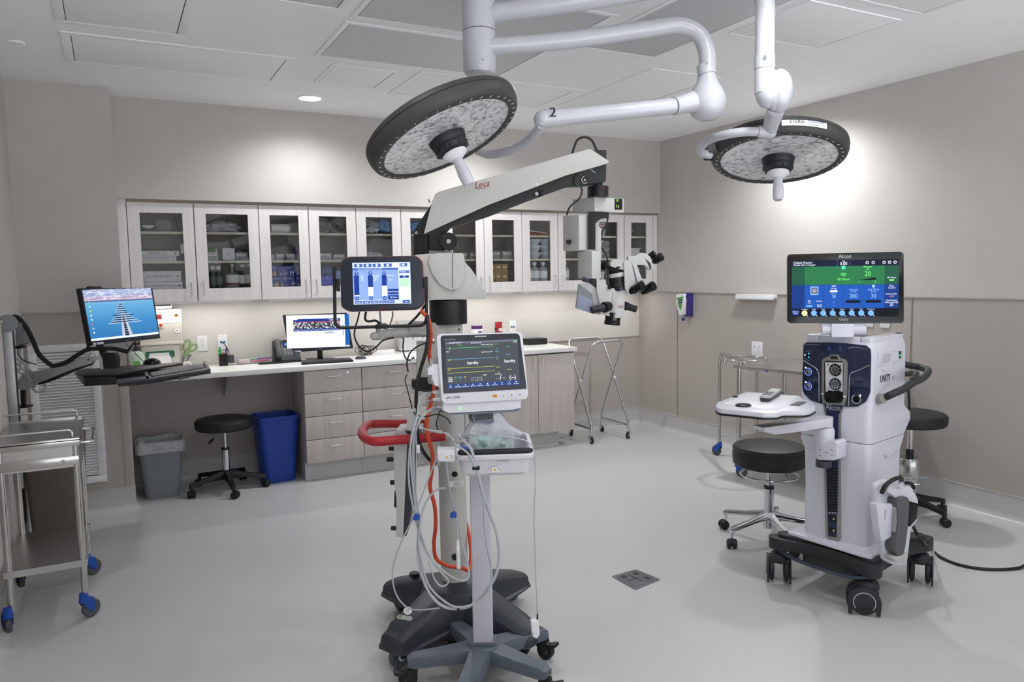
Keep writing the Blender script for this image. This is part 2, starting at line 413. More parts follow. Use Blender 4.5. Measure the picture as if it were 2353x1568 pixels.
# ---- ceiling panels
def ceil_panel(name, x0, x1, y0, y1, label, cat, inner, fr=.03, grp=None, skip_frame=False):
    t = thing(name, label, cat, ((x0+x1)/2, (y0+y1)/2, CEIL), group=grp)
    m = M(); z1, z0 = CEIL, CEIL-.006
    for a in ((x0, x1, y0, y0+fr), (x0, x1, y1-fr, y1), (x0, x0+fr, y0+fr, y1-fr), (x1-fr, x1, y0+fr, y1-fr)):
        m.bx(*a, z0, z1, CEILF, .0015)
    m.go('frame', t)
    m = M().bx(x0+fr+.004, x1-fr-.004, y0+fr+.004, y1-fr-.004, CEIL-.004, CEIL, inner, .001); m.go('panel' if inner is not PERF else 'perforated_plate', t)
    m = M()
    g = .004
    for a in ((x0+fr, x1-fr, y0+fr, y0+fr+g), (x0+fr, x1-fr, y1-fr-g, y1-fr), (x0+fr, x0+fr+g, y0+fr, y1-fr), (x1-fr-g, x1-fr, y0+fr, y1-fr)):
        m.bx(*a, CEIL-.0015, CEIL, GAP)
    m.go('gasket', t); return t
CEILF = mat('ceiling_frame', 'f8f8fa', .6, noise=.01)
GAP = mat('dark_gap', '55565a', .8, noise=0)
def perf_mat():
    m = mat('perforated_metal', '9a9ca2', .55, .3, noise=0); nt = m.node_tree; b = nt.nodes['Principled BSDF']; L = nt.links.new
    tc = nt.nodes.new('ShaderNodeTexCoord'); vo = nt.nodes.new('ShaderNodeTexVoronoi'); vo.inputs['Scale'].default_value = 115; vo.inputs['Randomness'].default_value = 0
    cr = nt.nodes.new('ShaderNodeValToRGB'); cr.color_ramp.elements[0].color = (.14, .14, .15, 1); cr.color_ramp.elements[1].color = (.62, .62, .65, 1)
    cr.color_ramp.elements[0].position = .28; cr.color_ramp.elements[1].position = .4
    L(tc.outputs['Object'], vo.inputs['Vector']); L(vo.outputs['Distance'], cr.inputs['Fac']); L(cr.outputs['Color'], b.inputs['Base Color']); return m
PERF = perf_mat()
TP = mat('ceiling_panel_face', 'f8f8fa', .6, noise=.008)
G1 = 'perforated air diffusers in the ceiling'
G2 = 'flat white panels in the ceiling'
ceil_panel('ceiling_diffuser', 1.065, 2.21, 3.668, 4.30, 'grey perforated air diffuser in the ceiling nearest the recessed light, behind the white boom hub', 'air diffuser', PERF, .028, G1)
ceil_panel('ceiling_diffuser', 1.065, 2.21, 3.04, 3.60, 'grey perforated air diffuser in the ceiling directly above the white boom hub and arms', 'air diffuser', PERF, .028, G1)
ceil_panel('ceiling_diffuser', 2.30, 2.83, 2.40, 3.555, 'grey perforated air diffuser in the ceiling above the bent white lamp arms', 'air diffuser', PERF, .028, G1)
ceil_panel('ceiling_diffuser', .45, 1.01, 2.40, 3.535, 'small visible edge of perforated air diffuser cut by the top of the photo', 'air diffuser', PERF, .028, G1)
ceil_panel('ceiling_troffer', -.15, .99, 4.39, 4.985, 'long white framed ceiling light panel, switched off, nearest the left column', 'light panel', TP, .045, G2)
ceil_panel('ceiling_troffer', -.16, .41, 3.05, 4.25, 'white framed ceiling light panel, switched off, at the upper left cut by the photo edge', 'light panel', TP, .045, G2)
ceil_panel('access_panel', 1.20, 1.60, 4.42, 4.88, 'small square white access panel in the ceiling beside the recessed light', 'access panel', TP, .018, G2)
ceil_panel('ceiling_troffer', 1.715, 2.875, 4.35, 4.97, 'white framed ceiling light panel, switched off, above the tilted surgical lamp', 'light panel', TP, .045, G2)
ceil_panel('access_panel', 2.955, 3.50, 3.72, 4.95, 'thin edged white ceiling panel above the lamp arm marked 2', 'access panel', TP, .012, G2)
ceil_panel('access_panel', 2.89, 3.53, 2.50, 3.02, 'faint square white access panel in the ceiling above the right surgical lamp', 'access panel', TP, .006, G2)
ceil_panel('access_panel', 3.0, 3.54, 1.2, 2.41, 'white ceiling panel with a small latch cut by the upper right photo edge', 'access panel', TP, .02, G2)
# ---- recessed downlights
def downlight(x, y, power, label, r=.075):
    t = thing('recessed_light', label, 'ceiling light', (x, y, CEIL), group='recessed ceiling lights')
    M().lathe([(r+.012, 0), (r+.012, -.006), (r, -.009), (r-.004, -.004), (r-.004, 0)], (x, y, CEIL), ZA, CEILF).go('trim_ring', t)
    M().lathe([(0, -.0045), (r-.006, -.0045), (r-.006, 0), (0, 0)], (x, y, CEIL), ZA, GLOW).go('lens', t)
    l = bpy.data.lights.new('lamp', 'SPOT'); l.energy = power; l.spot_size = R(155); l.spot_blend = .9; l.shadow_soft_size = .07; l.color = (.95, .98, 1)
    o = bpy.data.objects.new('lamp', l); COL.objects.link(o); o.parent = t; o.location = (0, 0, -.012)
    return t
downlight(1.276, 5.30, DOWN_W*1.45, 'round lit recessed ceiling light above the wall cabinets at left')
downlight(2.60, 5.22, DOWN_W*2.0, 'round lit recessed ceiling light hidden behind the large tilted surgical lamp')
downlight(4.22, 3.95, DOWN_W*3.3, 'round lit recessed ceiling light hidden behind the right lamp arm, washing the right wall')
downlight(.5, 2.2, DOWN_W*.5, 'round lit recessed ceiling light outside the frame at left')
downlight(2.2, 2.0, DOWN_W*.9, 'round lit recessed ceiling light outside the frame above the equipment')
m = M().lathe([(0, -.008), (.034, -.008), (.038, -.004), (.038, 0)], (-.354, 4.692, CEIL), ZA, CEILF)
m.go('sprinkler_cover', label='small round white sprinkler cover plate on the ceiling over the left column', cat='sprinkler cover')

# ---- louvred wall grille on the column
t = thing('wall_grille', 'white louvred return air grille on the column behind the steel cart', 'vent', (-.28, YC-.004, .2))
gw = mat('grille_white', 'ececee', .45, noise=.02); gx0, gx1, gz0, gz1 = -.475, -.088, .215, 1.12; ys = YC-.004
m = M()
for a in ((gx0, gx1, gz0, gz0+.045), (gx0, gx1, gz1-.045, gz1), (gx0, gx0+.045, gz0+.045, gz1-.045), (gx1-.045, gx1, gz0+.045, gz1-.045)): m.bx(a[0], a[1], ys-.014, ys, a[2], a[3], gw, .003)
m.go('frame', t)
M().bx(gx0+.04, gx1-.04, ys-.0025, ys, gz0+.04, gz1-.04, mat('grille_dark', '77777a', .8)).go('backing', t)
m = M(); n = 44
for i in range(n):
    z = gz0+.05+(gz1-gz0-.1)*(i+.5)/n
    m.loft([[(x, ys-.003, z+.009), (x, ys-.0125, z-.003), (x, ys-.0125, z-.0065), (x, ys-.002, z+.005)] for x in (gx0+.045, gx1-.045)], gw)
m.go('louvres', t)

# ================================================================== WALL CABINETS
YD = 5.80; ZD0, ZD1 = 1.36, 2.05
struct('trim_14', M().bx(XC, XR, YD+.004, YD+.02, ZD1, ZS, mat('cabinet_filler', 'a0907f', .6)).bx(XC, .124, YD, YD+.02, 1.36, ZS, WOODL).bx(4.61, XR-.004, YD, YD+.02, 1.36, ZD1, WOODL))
edges = [.126, .548, .986, 1.348, 1.714, 2.081, 2.448, 2.815, 3.181, 3.546, 3.912, 4.272, 4.608]
SH1, SH2 = 1.852, 1.647       # shelf tops
ulabels = ['first wall cabinet from the left column with binders and bottles behind glass doors', 'second wall cabinet from the left, holding blue glove boxes and labelled bins',
           'third wall cabinet from the left, with blue caps on top shelf, behind the touch screen', 'wall cabinet above the microscope head cover, with clear bins on its middle shelf',
           'wall cabinet holding stacked white basins and clear bottles, left of the microscope', 'wall cabinet in the right corner, partly hidden by the microscope head']
HANDLE = mat('satin_handle', 'd6d4d2', .28, .55, noise=.02)
def bar_handle(parent, x, z0, z1, y, horiz=False, x1=None):
    if horiz: pts = [(x, y, z0), (x, y-.028, z0), (x1, y-.028, z0), (x1, y, z0)]
    else: pts = [(x, y, z0), (x, y-.028, z0), (x, y-.028, z1), (x, y, z1)]
    M().tube(corner_path(pts, .012), .0042, HANDLE, 8, 1).go('handle', parent)
def glass_door(t, x0, x1, hs):
    g = .003; x0 += g; x1 -= g; a0, a1, b0, b1 = x0+.075, x1-.072, ZD0+.09, ZD1-.072
    m = M()
    F = Fr((0, YD, 0), (1, 0, 0))
    # frame with rounded opening: outer strips
    for q in ((x0, x1, ZD0, b0), (x0, x1, b1, ZD1-.002), (x0, a0, b0, b1), (a1, x1, b0, b1)):
        m.rb(F, q[0], q[1], q[2], q[3], -.019, 0, WOODL)
    d = m.go('door', t)
    M().bx(a0-.008, a1+.008, YD+.012, YD+.016, b0-.008, b1+.008, GLASS).go('glass_pane', d)
    hx = (x1-.037) if hs > 0 else (x0+.037)
    bar_handle(d, hx, 1.404, 1.498, YD)
for i in range(6):
    x0, x1, x2 = edges[2*i:2*i+3]
    t = thing('wall_cabinet', ulabels[i], 'cabinet', ((x0+x2)/2, YD+.14, ZD0), group='wall cabinets with glass doors')
    yb = YB-.002
    m = M().bx(x0+.001, x0+.017, YD+.021, yb, ZD0, ZD1, WOODL).bx(x2-.017, x2-.001, YD+.021, yb, ZD0, ZD1, WOODL).bx(x0+.017, x2-.017, YD+.021, yb, ZD0, ZD0+.082, WOODL)
    m.bx(x0+.017, x2-.017, YD+.021, yb, ZD1-.018, ZD1, WOODL).bx(x0+.017, x2-.017, yb-.008, yb, ZD0+.082, ZD1-.018, WOODD)
    m.go('body', t)
    M().bx(x1-.01, x1+.01, YD+.0195, YD+.0305, ZD0+.002, ZD1-.004, GAP).go('gap_shade', t)  # dark strip standing in for the shade between the two doors
    for zs in (SH1, SH2): M().bx(x0+.018, x2-.018, YD+.03, yb-.009, zs-.017, zs, SHELFM, .001).go('shelf', t)
    glass_door(t, x0, x1, 1); glass_door(t, x1, x2, -1)
# ================================================================== BASE CABINETS, WORKTOP
YBF = 5.558; ZW0, ZW1 = .836, .872
def base_unit(x0, x1, label, kind, edge_l=False):
    t = thing('base_cabinet', label, 'cabinet', ((x0+x1)/2, 5.82, 0), group='base cabinets under the worktop')
    m = M().bx(x0+.001, x1-.001, YBF+.021, YB-.08, .14, ZW0-.001, WOOD)
    m.bx(x0+.003, x1-.003, YBF+.0195, YBF+.021, .142, ZW0-.002, GAP)  # dark sheet painting the shade in the gaps between the fronts
    m.go('body', t)
    M().bx(x0+.001, x1-(.12 if x1 > 3.5 else .001), YBF+.075, YBF+.09, .001, .14, FLOORM).bx(x0+.001, x0+.016, YBF+.09, YB-.09, .001, .14, FLOORM).go('toe_kick', t)
    if kind == 'drawers':
        zs = [.14, .317, .49, .663, ZW0-.004]
        for k in range(4):
            d = M().bx(x0+.0025, x1-.0025, YBF, YBF+.019, zs[k]+.0022, zs[k+1]-.0022, WOOD, .0008).go('drawer', t)
            zc = (zs[k]+zs[k+1])/2+.035; xc = (x0+x1)/2
            bar_handle(d, xc-.048, zc, zc, YBF, True, xc+.048)
            if k >= 2 and x0 < 1.5:
                M().cyl((xc+.11, YBF, zc+.02), (xc+.11, YBF-.004, zc+.02), .009, m=CHROME, bev=.001).go('lock', d)
    else:
        n = kind
        for k in range(n):
            a, b = x0+(x1-x0)*k/n, x0+(x1-x0)*(k+1)/n
            d = M().bx(a+.0028, b-.0028, YBF, YBF+.019, .142, ZW0-.012, WOOD, .0008).go('door', t)
            hx = b-.04 if k == 0 else a+.04
            bar_handle(d, hx, .70, .80, YBF)
base_unit(1.21, 1.645, 'base cabinet of four drawers with small locks beside the blue bin', 'drawers')
base_unit(1.645, 2.165, 'base cabinet of four drawers behind the red hoop handle', 'drawers')
base_unit(2.165, 2.82, 'base cabinet with doors hidden behind the patient monitor', 2)
base_unit(2.82, 3.55, 'two door base cabinet at the right end of the worktop', 2)
M().bx(XC+.001, 3.57, YBF-.018, YB-.012, ZW0, ZW1, QUARTZ, .004).go('worktop', label='long white worktop running along the back wall over desk and cabinets', cat='worktop')
M().prism(Fr((.72, 5.85, ZW0-.001), (0, 1, 0)), [(-.1, 0), (.22, 0), (.22, -.2), (.205, -.2)], -.004, .004, LGREY).go('worktop_bracket', label='grey steel bracket under the open desk span of the worktop', cat='bracket')
# ================================================================== SURGICAL LAMPS ON THE CEILING BOOM
def cbox(m, L, N, Rr, yt, yb, mt, bev=.003):
    """upright box from its left, nearest and right corners (pixel x, distance); top and bottom read at the nearest edge"""
    n = at(N[0], yt, N[1]); z1 = n.z; z0 = at(N[0], yb, N[1]).z
    l = at(L[0], yt, L[1]); r_ = at(Rr[0], yt, Rr[1])
    pts = [(n.x, n.y), (r_.x, r_.y), (r_.x+l.x-n.x, r_.y+l.y-n.y), (l.x, l.y)]
    return m.prism(WORLD, pts, z0, z1, mt, bev)
def lens_mat():
    m = mat('lamp_facet_lens', 'cfcfd4', .12, noise=0, coat=1); nt = m.node_tree; b = nt.nodes['Principled BSDF']; L = nt.links.new
    tc = nt.nodes.new('ShaderNodeTexCoord'); mp = nt.nodes.new('ShaderNodeMapping'); mp.inputs['Scale'].default_value = (1, 1, 2.2)
    vo = nt.nodes.new('ShaderNodeTexVoronoi'); vo.inputs['Scale'].default_value = 34
    n = nt.nodes.new('ShaderNodeTexNoise'); n.inputs['Scale'].default_value = 26; n.inputs['Detail'].default_value = 5; n.inputs['Distortion'].default_value = 1.6
    mx = nt.nodes.new('ShaderNodeMath'); mx.operation = 'MULTIPLY_ADD'; mx.inputs[1].default_value = .35
    cr = nt.nodes.new('ShaderNodeValToRGB'); cr.color_ramp.elements[0].color = (.13, .13, .14, 1); cr.color_ramp.elements[0].position = .40  # bright and dark reflections of the facets are painted into the colour
    cr.color_ramp.elements[1].color = (.95, .95, .98, 1); cr.color_ramp.elements[1].position = .74
    e = cr.color_ramp.elements.new(.52); e.color = (.55, .55, .57, 1)
    bp = nt.nodes.new('ShaderNodeBump'); bp.inputs['Strength'].default_value = .7; bp.inputs['Distance'].default_value = .012
    L(tc.outputs['Object'], mp.inputs['Vector']); L(mp.outputs[0], vo.inputs['Vector']); L(mp.outputs[0], n.inputs['Vector'])
    L(vo.outputs['Distance'], mx.inputs[0]); L(n.outputs['Fac'], mx.inputs[2]); L(mx.outputs[0], cr.inputs['Fac']); L(cr.outputs['Color'], b.inputs['Base Color'])
    L(mx.outputs[0], bp.inputs['Height']); L(bp.outputs['Normal'], b.inputs['Normal']); b.inputs['Metallic'].default_value = .3; return m
LENS = lens_mat()
RIM = mat('lamp_rim', '3e3e3d', .5, noise=.02); RIMD = mat('lamp_rim_dark', '33353a', .45, noise=.02)
HUBB = mat('lamp_hub', '26272c', .5, noise=.03)
hub_top = at(1099, 0, 3.1); HX, HY = hub_top.x, hub_top.y
zc = at(1099, 163, 3.1).z; zs = at(1099, 70, 3.1).z
t = thing('lamp_boom_hub', 'white ceiling boom hub from which both surgical lamp arms branch', 'boom hub', (HX, HY, CEIL))
M().cyl((HX, HY, zs+.001), (HX, HY, CEIL), .0675, m=WHITEM, seg=40).cyl((HX, HY, CEIL-.02), (HX, HY, CEIL), .14, m=WHITEM, seg=40, bev=.004).go('upper_housing', t)
M().lathe([(0, zc-.012), (.05, zc-.012), (.062, zc-.004), (.0675, zc+.012), (.0675, zs-.003), (.062, zs-.003), (.062, zs)], (HX, HY, 0), ZA, WHITEM, 40).go('lower_housing', t)
for (x, y) in ((1109, 57), (1112, 132), (1077, 157), (1119, 163)):
    p = at(x, y, 3.03); d = (p-Vector((HX, HY, p.z))).normalized(); q = Vector((HX, HY, p.z))+d*.0672
    M().cyl(q-d*.002, q+d*.0015, .0035, m=MGREY, seg=10).go('screw', t)
def lamp_head(t, C, n, updir, cable_side, label_text=False):
    """C centre of the lens, n the direction the lamp shines"""
    F = Fr(C, updir.cross(n) if False else (n.cross(updir)), updir); F = Fr(C, F.u, n.cross(F.u)); ax = -n      # ax points to the back of the head
    M().lathe([(.262, .0), (.262, -.004), (.268, -.007), (.292, -.004), (.303, .006), (.309, .022), (.311, .042), (.307, .044), (.311, .047), (.308, .062), (.298, .07), (.2, .078), (0, .08)], C, ax, RIM, 72).go('housing', t)
    h = M(); h.lathe([(0, .0), (.263, .0), (.263, .012), (0, .012)], C, ax, LENS, 72); h.go('lens', t)
    m = M()
    for k in range(40):
        a = 2*math.pi*k/40; u_ = F.u*math.cos(a)+F.v*math.sin(a); w_ = F.v*math.cos(a)-F.u*math.sin(a); p = C+u_*.281+n*.0062
        m.tube([p-u_*.005+w_*.002, p, p+u_*.005-w_*.002], .0011, PAPER, 5, 1)
    m.go('rim_marks', t)
    m = M().lathe([(.075, 0), (.072, -.012), (.069, -.026), (.064, -.031), (.064, -.036), (.068, -.04), (.062, -.056), (.045, -.064), (0, -.066)], C, ax, HUBB, 36)
    for k in range(10):
        a = 2*math.pi*k/10; u_ = F.u*math.cos(a)+F.v*math.sin(a); p = C+u_*.066+n*.048; m.cyl(p-u_*.004, p+u_*.003, .008, .005, HUBB, 10)
    m.go('centre_hub', t)
    hd = M().lathe([(.0, -.064), (.05, -.066), (.05, -.074), (.034, -.086), (.024, -.094), (0, -.094)], C, ax, WHITE, 30)
    hd.go('handle_collar', t)
    m = M().lathe([(.021, -.092), (.021, -.12), (.025, -.155), (.024, -.192), (.018, -.203), (0, -.202)], C, ax, mat('frosted_handle', 'e2e2ea', .25, noise=.03, trans=.2), 20)
    for k in range(6):
        a = 2*math.pi*k/6; u_ = F.u*math.cos(a)+F.v*math.sin(a); m.tube([C+u_*.018+n*.105, C+u_*.0225+n*.15, C+u_*.0215+n*.186], .0022, mat('frosted_handle', ''), 6, 3)
    m.go('sterile_handle', t)
# --- lamp 1 (tilted, left)
t = thing('surgical_lamp', 'large round surgical lamp at left, tilted, on the arm marked 2', 'surgical lamp', tuple(at(1027, 318, 2.9)), group='surgical lamps on the ceiling boom')
C1 = at(1027, 318, 2.90); vd = (C1-CAM).normalized()
q1 = (.438*rt-.899*up); q1 = (q1-vd*q1.dot(vd)).normalized(); n1 = (.935*q1 - vd*.354).normalized(); ud = (.899*rt+.438*up); ud = (ud-n1*ud.dot(n1)).normalized()
lamp_head(t, C1, n1, ud, 1)
F1 = Fr(C1, n1.cross(ud), ud); bk = -n1
p = C1+ud*.309+bk*.03
LBL = Fr(C1+ud*.3115+bk*.03, bk.cross(ud), bk); M().rb(Fr(C1+ud*.309+bk*.045+(rt*.6-up*.1)*.0, n1.cross(ud), bk), -.06, .06, -.012, .012, .0, .0035, PAPER, .002).go('label_plate', t)
a = [at(1115, 108, 3.1), at(1300, 93, 3.15), at(1480, 68, 3.2), at(1560, 58, 3.22), at(1605, 78, 3.23), at(1624, 120, 3.23), at(1626, 165, 3.23)]
M().tube(a, .036, WHITEM, 20, 6).go('horizontal_arm', t)
m = M().cyl(at(1622, 150, 3.23), at(1625, 172, 3.23), .040, m=WHITEM, seg=28, bev=.002); m.go('collar', t)
for (x, y) in ((1624, 146), ): M().cyl(at(x, y, 3.197), at(x, y, 3.189), .007, m=ALU, seg=12).go('screw', t)
zk = at(1625, 168, 3.23)
M().lathe([(.036, 0), (.037, -.012), (.047, -.04), (.066, -.07), (.079, -.1), (.082, -.125), (.077, -.155), (.06, -.182), (.034, -.197), (0, -.2)], zk, ZA, WHITEM, 36).go('knuckle', t)
M().cyl(at(1594, 233, 3.2), at(1556, 243, 3.18), .044, .037, WHITEM, 26, .003).cyl(at(1558, 242.5, 3.18), at(1548, 244, 3.17), .037, .037, WHITEM, 26, .001).go('elbow_sleeve', t)
M().cyl(at(1548, 244, 3.17), at(1288, 270, 3.03), .033, m=WHITEM, seg=26, bev=.003).go('spring_arm', t)
m = M().cyl(at(1292, 269.5, 3.03), at(1252, 273, 3.01), .0355, m=WHITEM, seg=26, bev=.003).ball(at(1247, 274, 3.005), .0355, WHITEM, seg=24).cyl(at(1245, 274, 3.005), at(1243, 289, 3.005), .0345, .025, WHITEM, 24, .003)
F = facing(1269, 262, 2.972, 0)
[m.text(F, '2', .0012*k_, -.011, .037, .001+.0002*k_, INK, sx=1.15) for k_ in range(4)]; m.go('end_cap', t)
M().tube([at(1243, 287, 3.005), at(1233, 303, 3.05), at(1205, 330, 3.14), at(1165, 348, 3.21), at(1125, 355, 3.27), at(1095, 345, 3.29)], .019, WHITEM, 16, 6).go('yoke', t)
# --- lamp 2 (right)
C2 = at(1788, 366, 3.56); vd = (C2-CAM).normalized()
t = thing('surgical_lamp', 'round surgical lamp at right, level, carrying a white name plate on its rim', 'surgical lamp', tuple(C2), group='surgical lamps on the ceiling boom')
q2 = -up; q2 = (q2-vd*q2.dot(vd)).normalized(); n2 = (.918*q2 - vd*.396).normalized(); ud = (rt - n2*rt.dot(n2)).normalized()
lamp_head(t, C2, n2, ud, -1)
bk2 = -n2; fr = -(n2.cross(ud)); fr = fr if fr.dot(vd) < 0 else -fr      # towards the viewer in the lamp plane
def rimF(deg, rr=.3115, bb=.032):
    q = Matrix.Rotation(R(deg), 3, bk2); d = q @ fr; return Fr(C2+d*rr+bk2*bb, bk2.cross(d), bk2)
F = rimF(2); m = M()
# name plate bent round the rim: laid on as narrow facets
K = 8
for k in range(K):
    G = rimF(-14+k*4.6, .3108, .03); m.rb(G, -.0135, .0135, -.012, .014, 0, .0012, PAPER, 0)
G = rimF(-5); m.text(G, 'STERIS', .0, -.004, .018, .0022, INK)
G = rimF(7.5); m.text(G, 'Harmony', .0, .003, .0085, .0022, mat('blue_ink', '3d5d94', .5, noise=0)); m.rect(G, -.02, .02, -.004, -.0034, .0022, INKG)
G = rimF(14.5); m.text(G, 'LED585', .0, .003, .0085, .0022, mat('blue_ink', '')); m.rect(G, -.014, .014, -.004, -.0034, .0022, INKG); m.rect(rimF(9), -.022, .022, -.009, -.0075, .0022, INK)
m.go('name_plate', t)
M().tube([at(1110, 33, 3.1), at(1300, 8, 3.08), at(1500, -25, 3.06), at(1690, -52, 3.04), at(1738, -44, 3.04), at(1757, 5, 3.05), at(1758, 60, 3.06), at(1757, 150, 3.08)], .0385, WHITEM, 20, 6).go('horizontal_arm', t)
M().cyl(at(1757, 128, 3.075), at(1757, 158, 3.08), .0415, m=WHITEM, seg=28, bev=.002).go('collar', t)
M().cyl(at(1758, 130, 3.036), at(1758, 130, 3.03), .007, m=ALU, seg=12).go('screw', t)
F = facing(1757, 155, 3.08, 0)
m = M().cyl(at(1757, 156, 3.08), at(1757, 215, 3.08), .0395, m=WHITEM, seg=32).ball(at(1762, 213, 3.08), .047, WHITEM, (.95, .95, 1.35), 28).ball(at(1793, 209, 3.08), .05, WHITEM, (1.02, 1.0, 1.75), 28).ball(at(1780, 208, 3.08), .048, WHITEM, (.9, .9, 1.7), 24)
m.go('knuckle', t)
M().cyl(at(1783, 250, 3.1), at(1768, 300, 3.22), .036, .031, WHITEM, 24, .003).ball(at(1768, 303, 3.22), .031, WHITEM).go('spring_arm', t)
M().tube([at(1768, 304, 3.215), at(1745, 303, 3.215), at(1712, 303, 3.22), at(1670, 309, 3.26), at(1630, 321, 3.36), at(1611, 338, 3.45), at(1613, 352, 3.52), at(1632, 356, 3.55)], .0195, WHITEM, 16, 6).cyl(at(1765, 304, 3.215), at(1742, 303, 3.215), .026, .024, WHITEM, 20, .003).go('yoke', t)
cb = C2 - ud*.312 + bk2*.035
M().box((0, 0, 0), (.045, .09, .075), RIMD, .004, Fr(cb, ud, fr)).go('pivot_box', t)
# ================================================================== OPERATING MICROSCOPE ON ITS FLOOR STAND
SX, SY = 1.21, 2.84
t = thing('operating_microscope', 'tall grey operating microscope on a column stand with a wide dark base', 'microscope', (1.225, 2.855, 0))
WG = mat('microscope_grey', 'bdbdb7', .5, noise=.012, bump=.04, bscale=1200); WG2 = mat('microscope_light_grey', 'c2c2c0', .45, noise=.01)
SCOPE = t
BL2 = mat('microscope_blue_grey', '8d94a8', .5, noise=.02)
PB = mat('black_crackle', '131417', .5, noise=.05, bump=.15, bscale=900)
BASE = mat('base_cover', '30353c', .38, noise=.03, bump=.1, bscale=700)
SF = facing(1040, 700, (Vector((SX, SY, 1.4))-CAM).dot(fw), 8); SF = Fr((SX, SY, 0), SF.u)
def leg(end, w0=.085, w1=.062, over=.075):
    c = Vector((1.225, 2.855, 0)); d = Vector((end[0], end[1], 0))-c; L_ = d.length+over; d.normalize(); s_ = Vector((-d.y, d.x, 0))
    rings = []
    for k, (q, zt, zb, w_) in enumerate([(0, .232, .08, .1), (.12, .226, .08, .098), (.22, .195, .08, .088), (.32, .168, .08, .08), (L_*.86 if L_*.86 > .34 else .34, .148, .078, .072), (L_*.95, .135, .078, .066), (L_, .105, .08, .045)]):
        P_ = c+d*min(q, L_)
        sec = [(-1.12, 0), (-1.12, .1), (-1, .16), (-.86, .78), (-.62, .96), (-.3, 1), (.3, 1), (.62, .96), (.86, .78), (1, .16), (1.12, .1), (1.12, 0)]
        rings.append([P_+s_*(a*w_)+ZA*(zb+(zt-zb)*b) for a, b in sec])
    return M().loft(rings, BASE)
def caster(parent, x, y, r=.04, w=.028, head=0, mt=BLACK, hub=ALU, top=None, col=BLACK, name='caster'):
    """single wheel caster: wheel centre offset from the swivel by the heading"""
    d = Vector((math.cos(R(head)), math.sin(R(head)), 0)); s_ = Vector((-d.y, d.x, 0)); c = Vector((x, y, r)); tp = top or r*2.35
    m = M().lathe([(0, -w*.5), (r*.55, -w*.5), (r*.86, -w*.5), (r*.97, -w*.32), (r, 0), (r*.97, w*.32), (r*.86, w*.5), (r*.55, w*.5), (0, w*.5)], c, s_, mt, 28)
    m.lathe([(0, -w*.56), (r*.34, -w*.56), (r*.4, -w*.5), (r*.4, w*.5), (r*.34, w*.56), (0, w*.56)], c, s_, hub, 20)
    k = c-d*r*.62
    for sg in (-1, 1):
        F = Fr(c+s_*(sg*(w*.5+.004)), d, ZA)
        m.prism(F, roundpoly([(-r*.95, r*1.1), (-r*.9, r*.5), (-r*.2, -r*.25), (r*.22, -r*.2), (r*.25, r*.25), (r*.1, r*1.1)], r*.12), -.0018, .0018, col, .0005)
    m.box(tuple(c+ZA*r*1.12-d*r*.42), (r*1.15, r*.22, r*.16), col, .002, rotz=0) if False else m.prism(WORLD, [tuple((c+d*a+s_*b)[:2]) for a, b in ((-r*.97, -w*.62), (r*.15, -w*.62), (r*.15, w*.62), (-r*.97, w*.62))], r*2.03, r*2.2, col, .001)
    m.cyl(k+ZA*r*1.1, Vector((k.x, k.y, tp)), r*.25, m=CHROME, seg=12)
    return m.go(name, parent)
ends = {'fl': (.93, 2.72), 'fr': (1.36, 2.53), 'bl': (1.09, 3.18), 'br': (1.56, 3.0)}
for k, e in ends.items(): leg(e).go('base_leg', t)
M().lathe([(.0, .08), (.15, .08), (.15, .2), (.135, .228), (.1, .245), (.07, .25), (0, .25)], (1.222, 2.85, 0), ZA, BASE, 36).go('base_cover', t)
M().prism(WORLD, [(1.0, 2.75), (1.3, 2.6), (1.5, 2.95), (1.14, 3.1)], .062, .08, BLACK).go('base_plate', t)
caster(t, .915, 2.705, .05, .03, 200, RUBBER, WHITE, .12); caster(t, 1.01, 2.76, .045, .03, 250, BLACK, BLACK, .12)
caster(t, 1.085, 3.185, .045, .028, 100, BLACK, ALU, .12); caster(t, 1.585, 3.03, .045, .028, 20, BLACK, ALU, .12); caster(t, 1.36, 2.55, .045, .028, 300, BLACK, ALU, .12)
# column
zb = .235; zt = SF.ab(1033, 742)[1]
M().cyl((SX, SY, zb), (SX, SY, zt), .0565, m=WG, seg=36).go('column', t)
m = M()
q = on_y(0, 0, 1)
for (x, y, r_) in ((1046, 1092, .012), (1047, 1289, .014)):
    p = at(x, y, 3.07); d = Vector((p.x-SX, p.y-SY, 0)).normalized(); q = Vector((SX, SY, p.z))+d*.0562; M().cyl(q-d*.002, q+d*.0025, r_, m=GLOSSB, seg=20).go('cable_port', t)
F = facing(1049, 1112, 3.075, 4); m = M().rb(F, -.028, .028, -.013, .012, -.001, .0008, PAPER, .002); m.flat(F, [(-.022, .006), (-.016, .006), (-.019, .011)], .0012, YELLOW)
for k in range(4): m.rect(F, -.012, .018, .006-.0045*k, .0072-.0045*k, .0012, INKG)
m.go('warning_label', t)
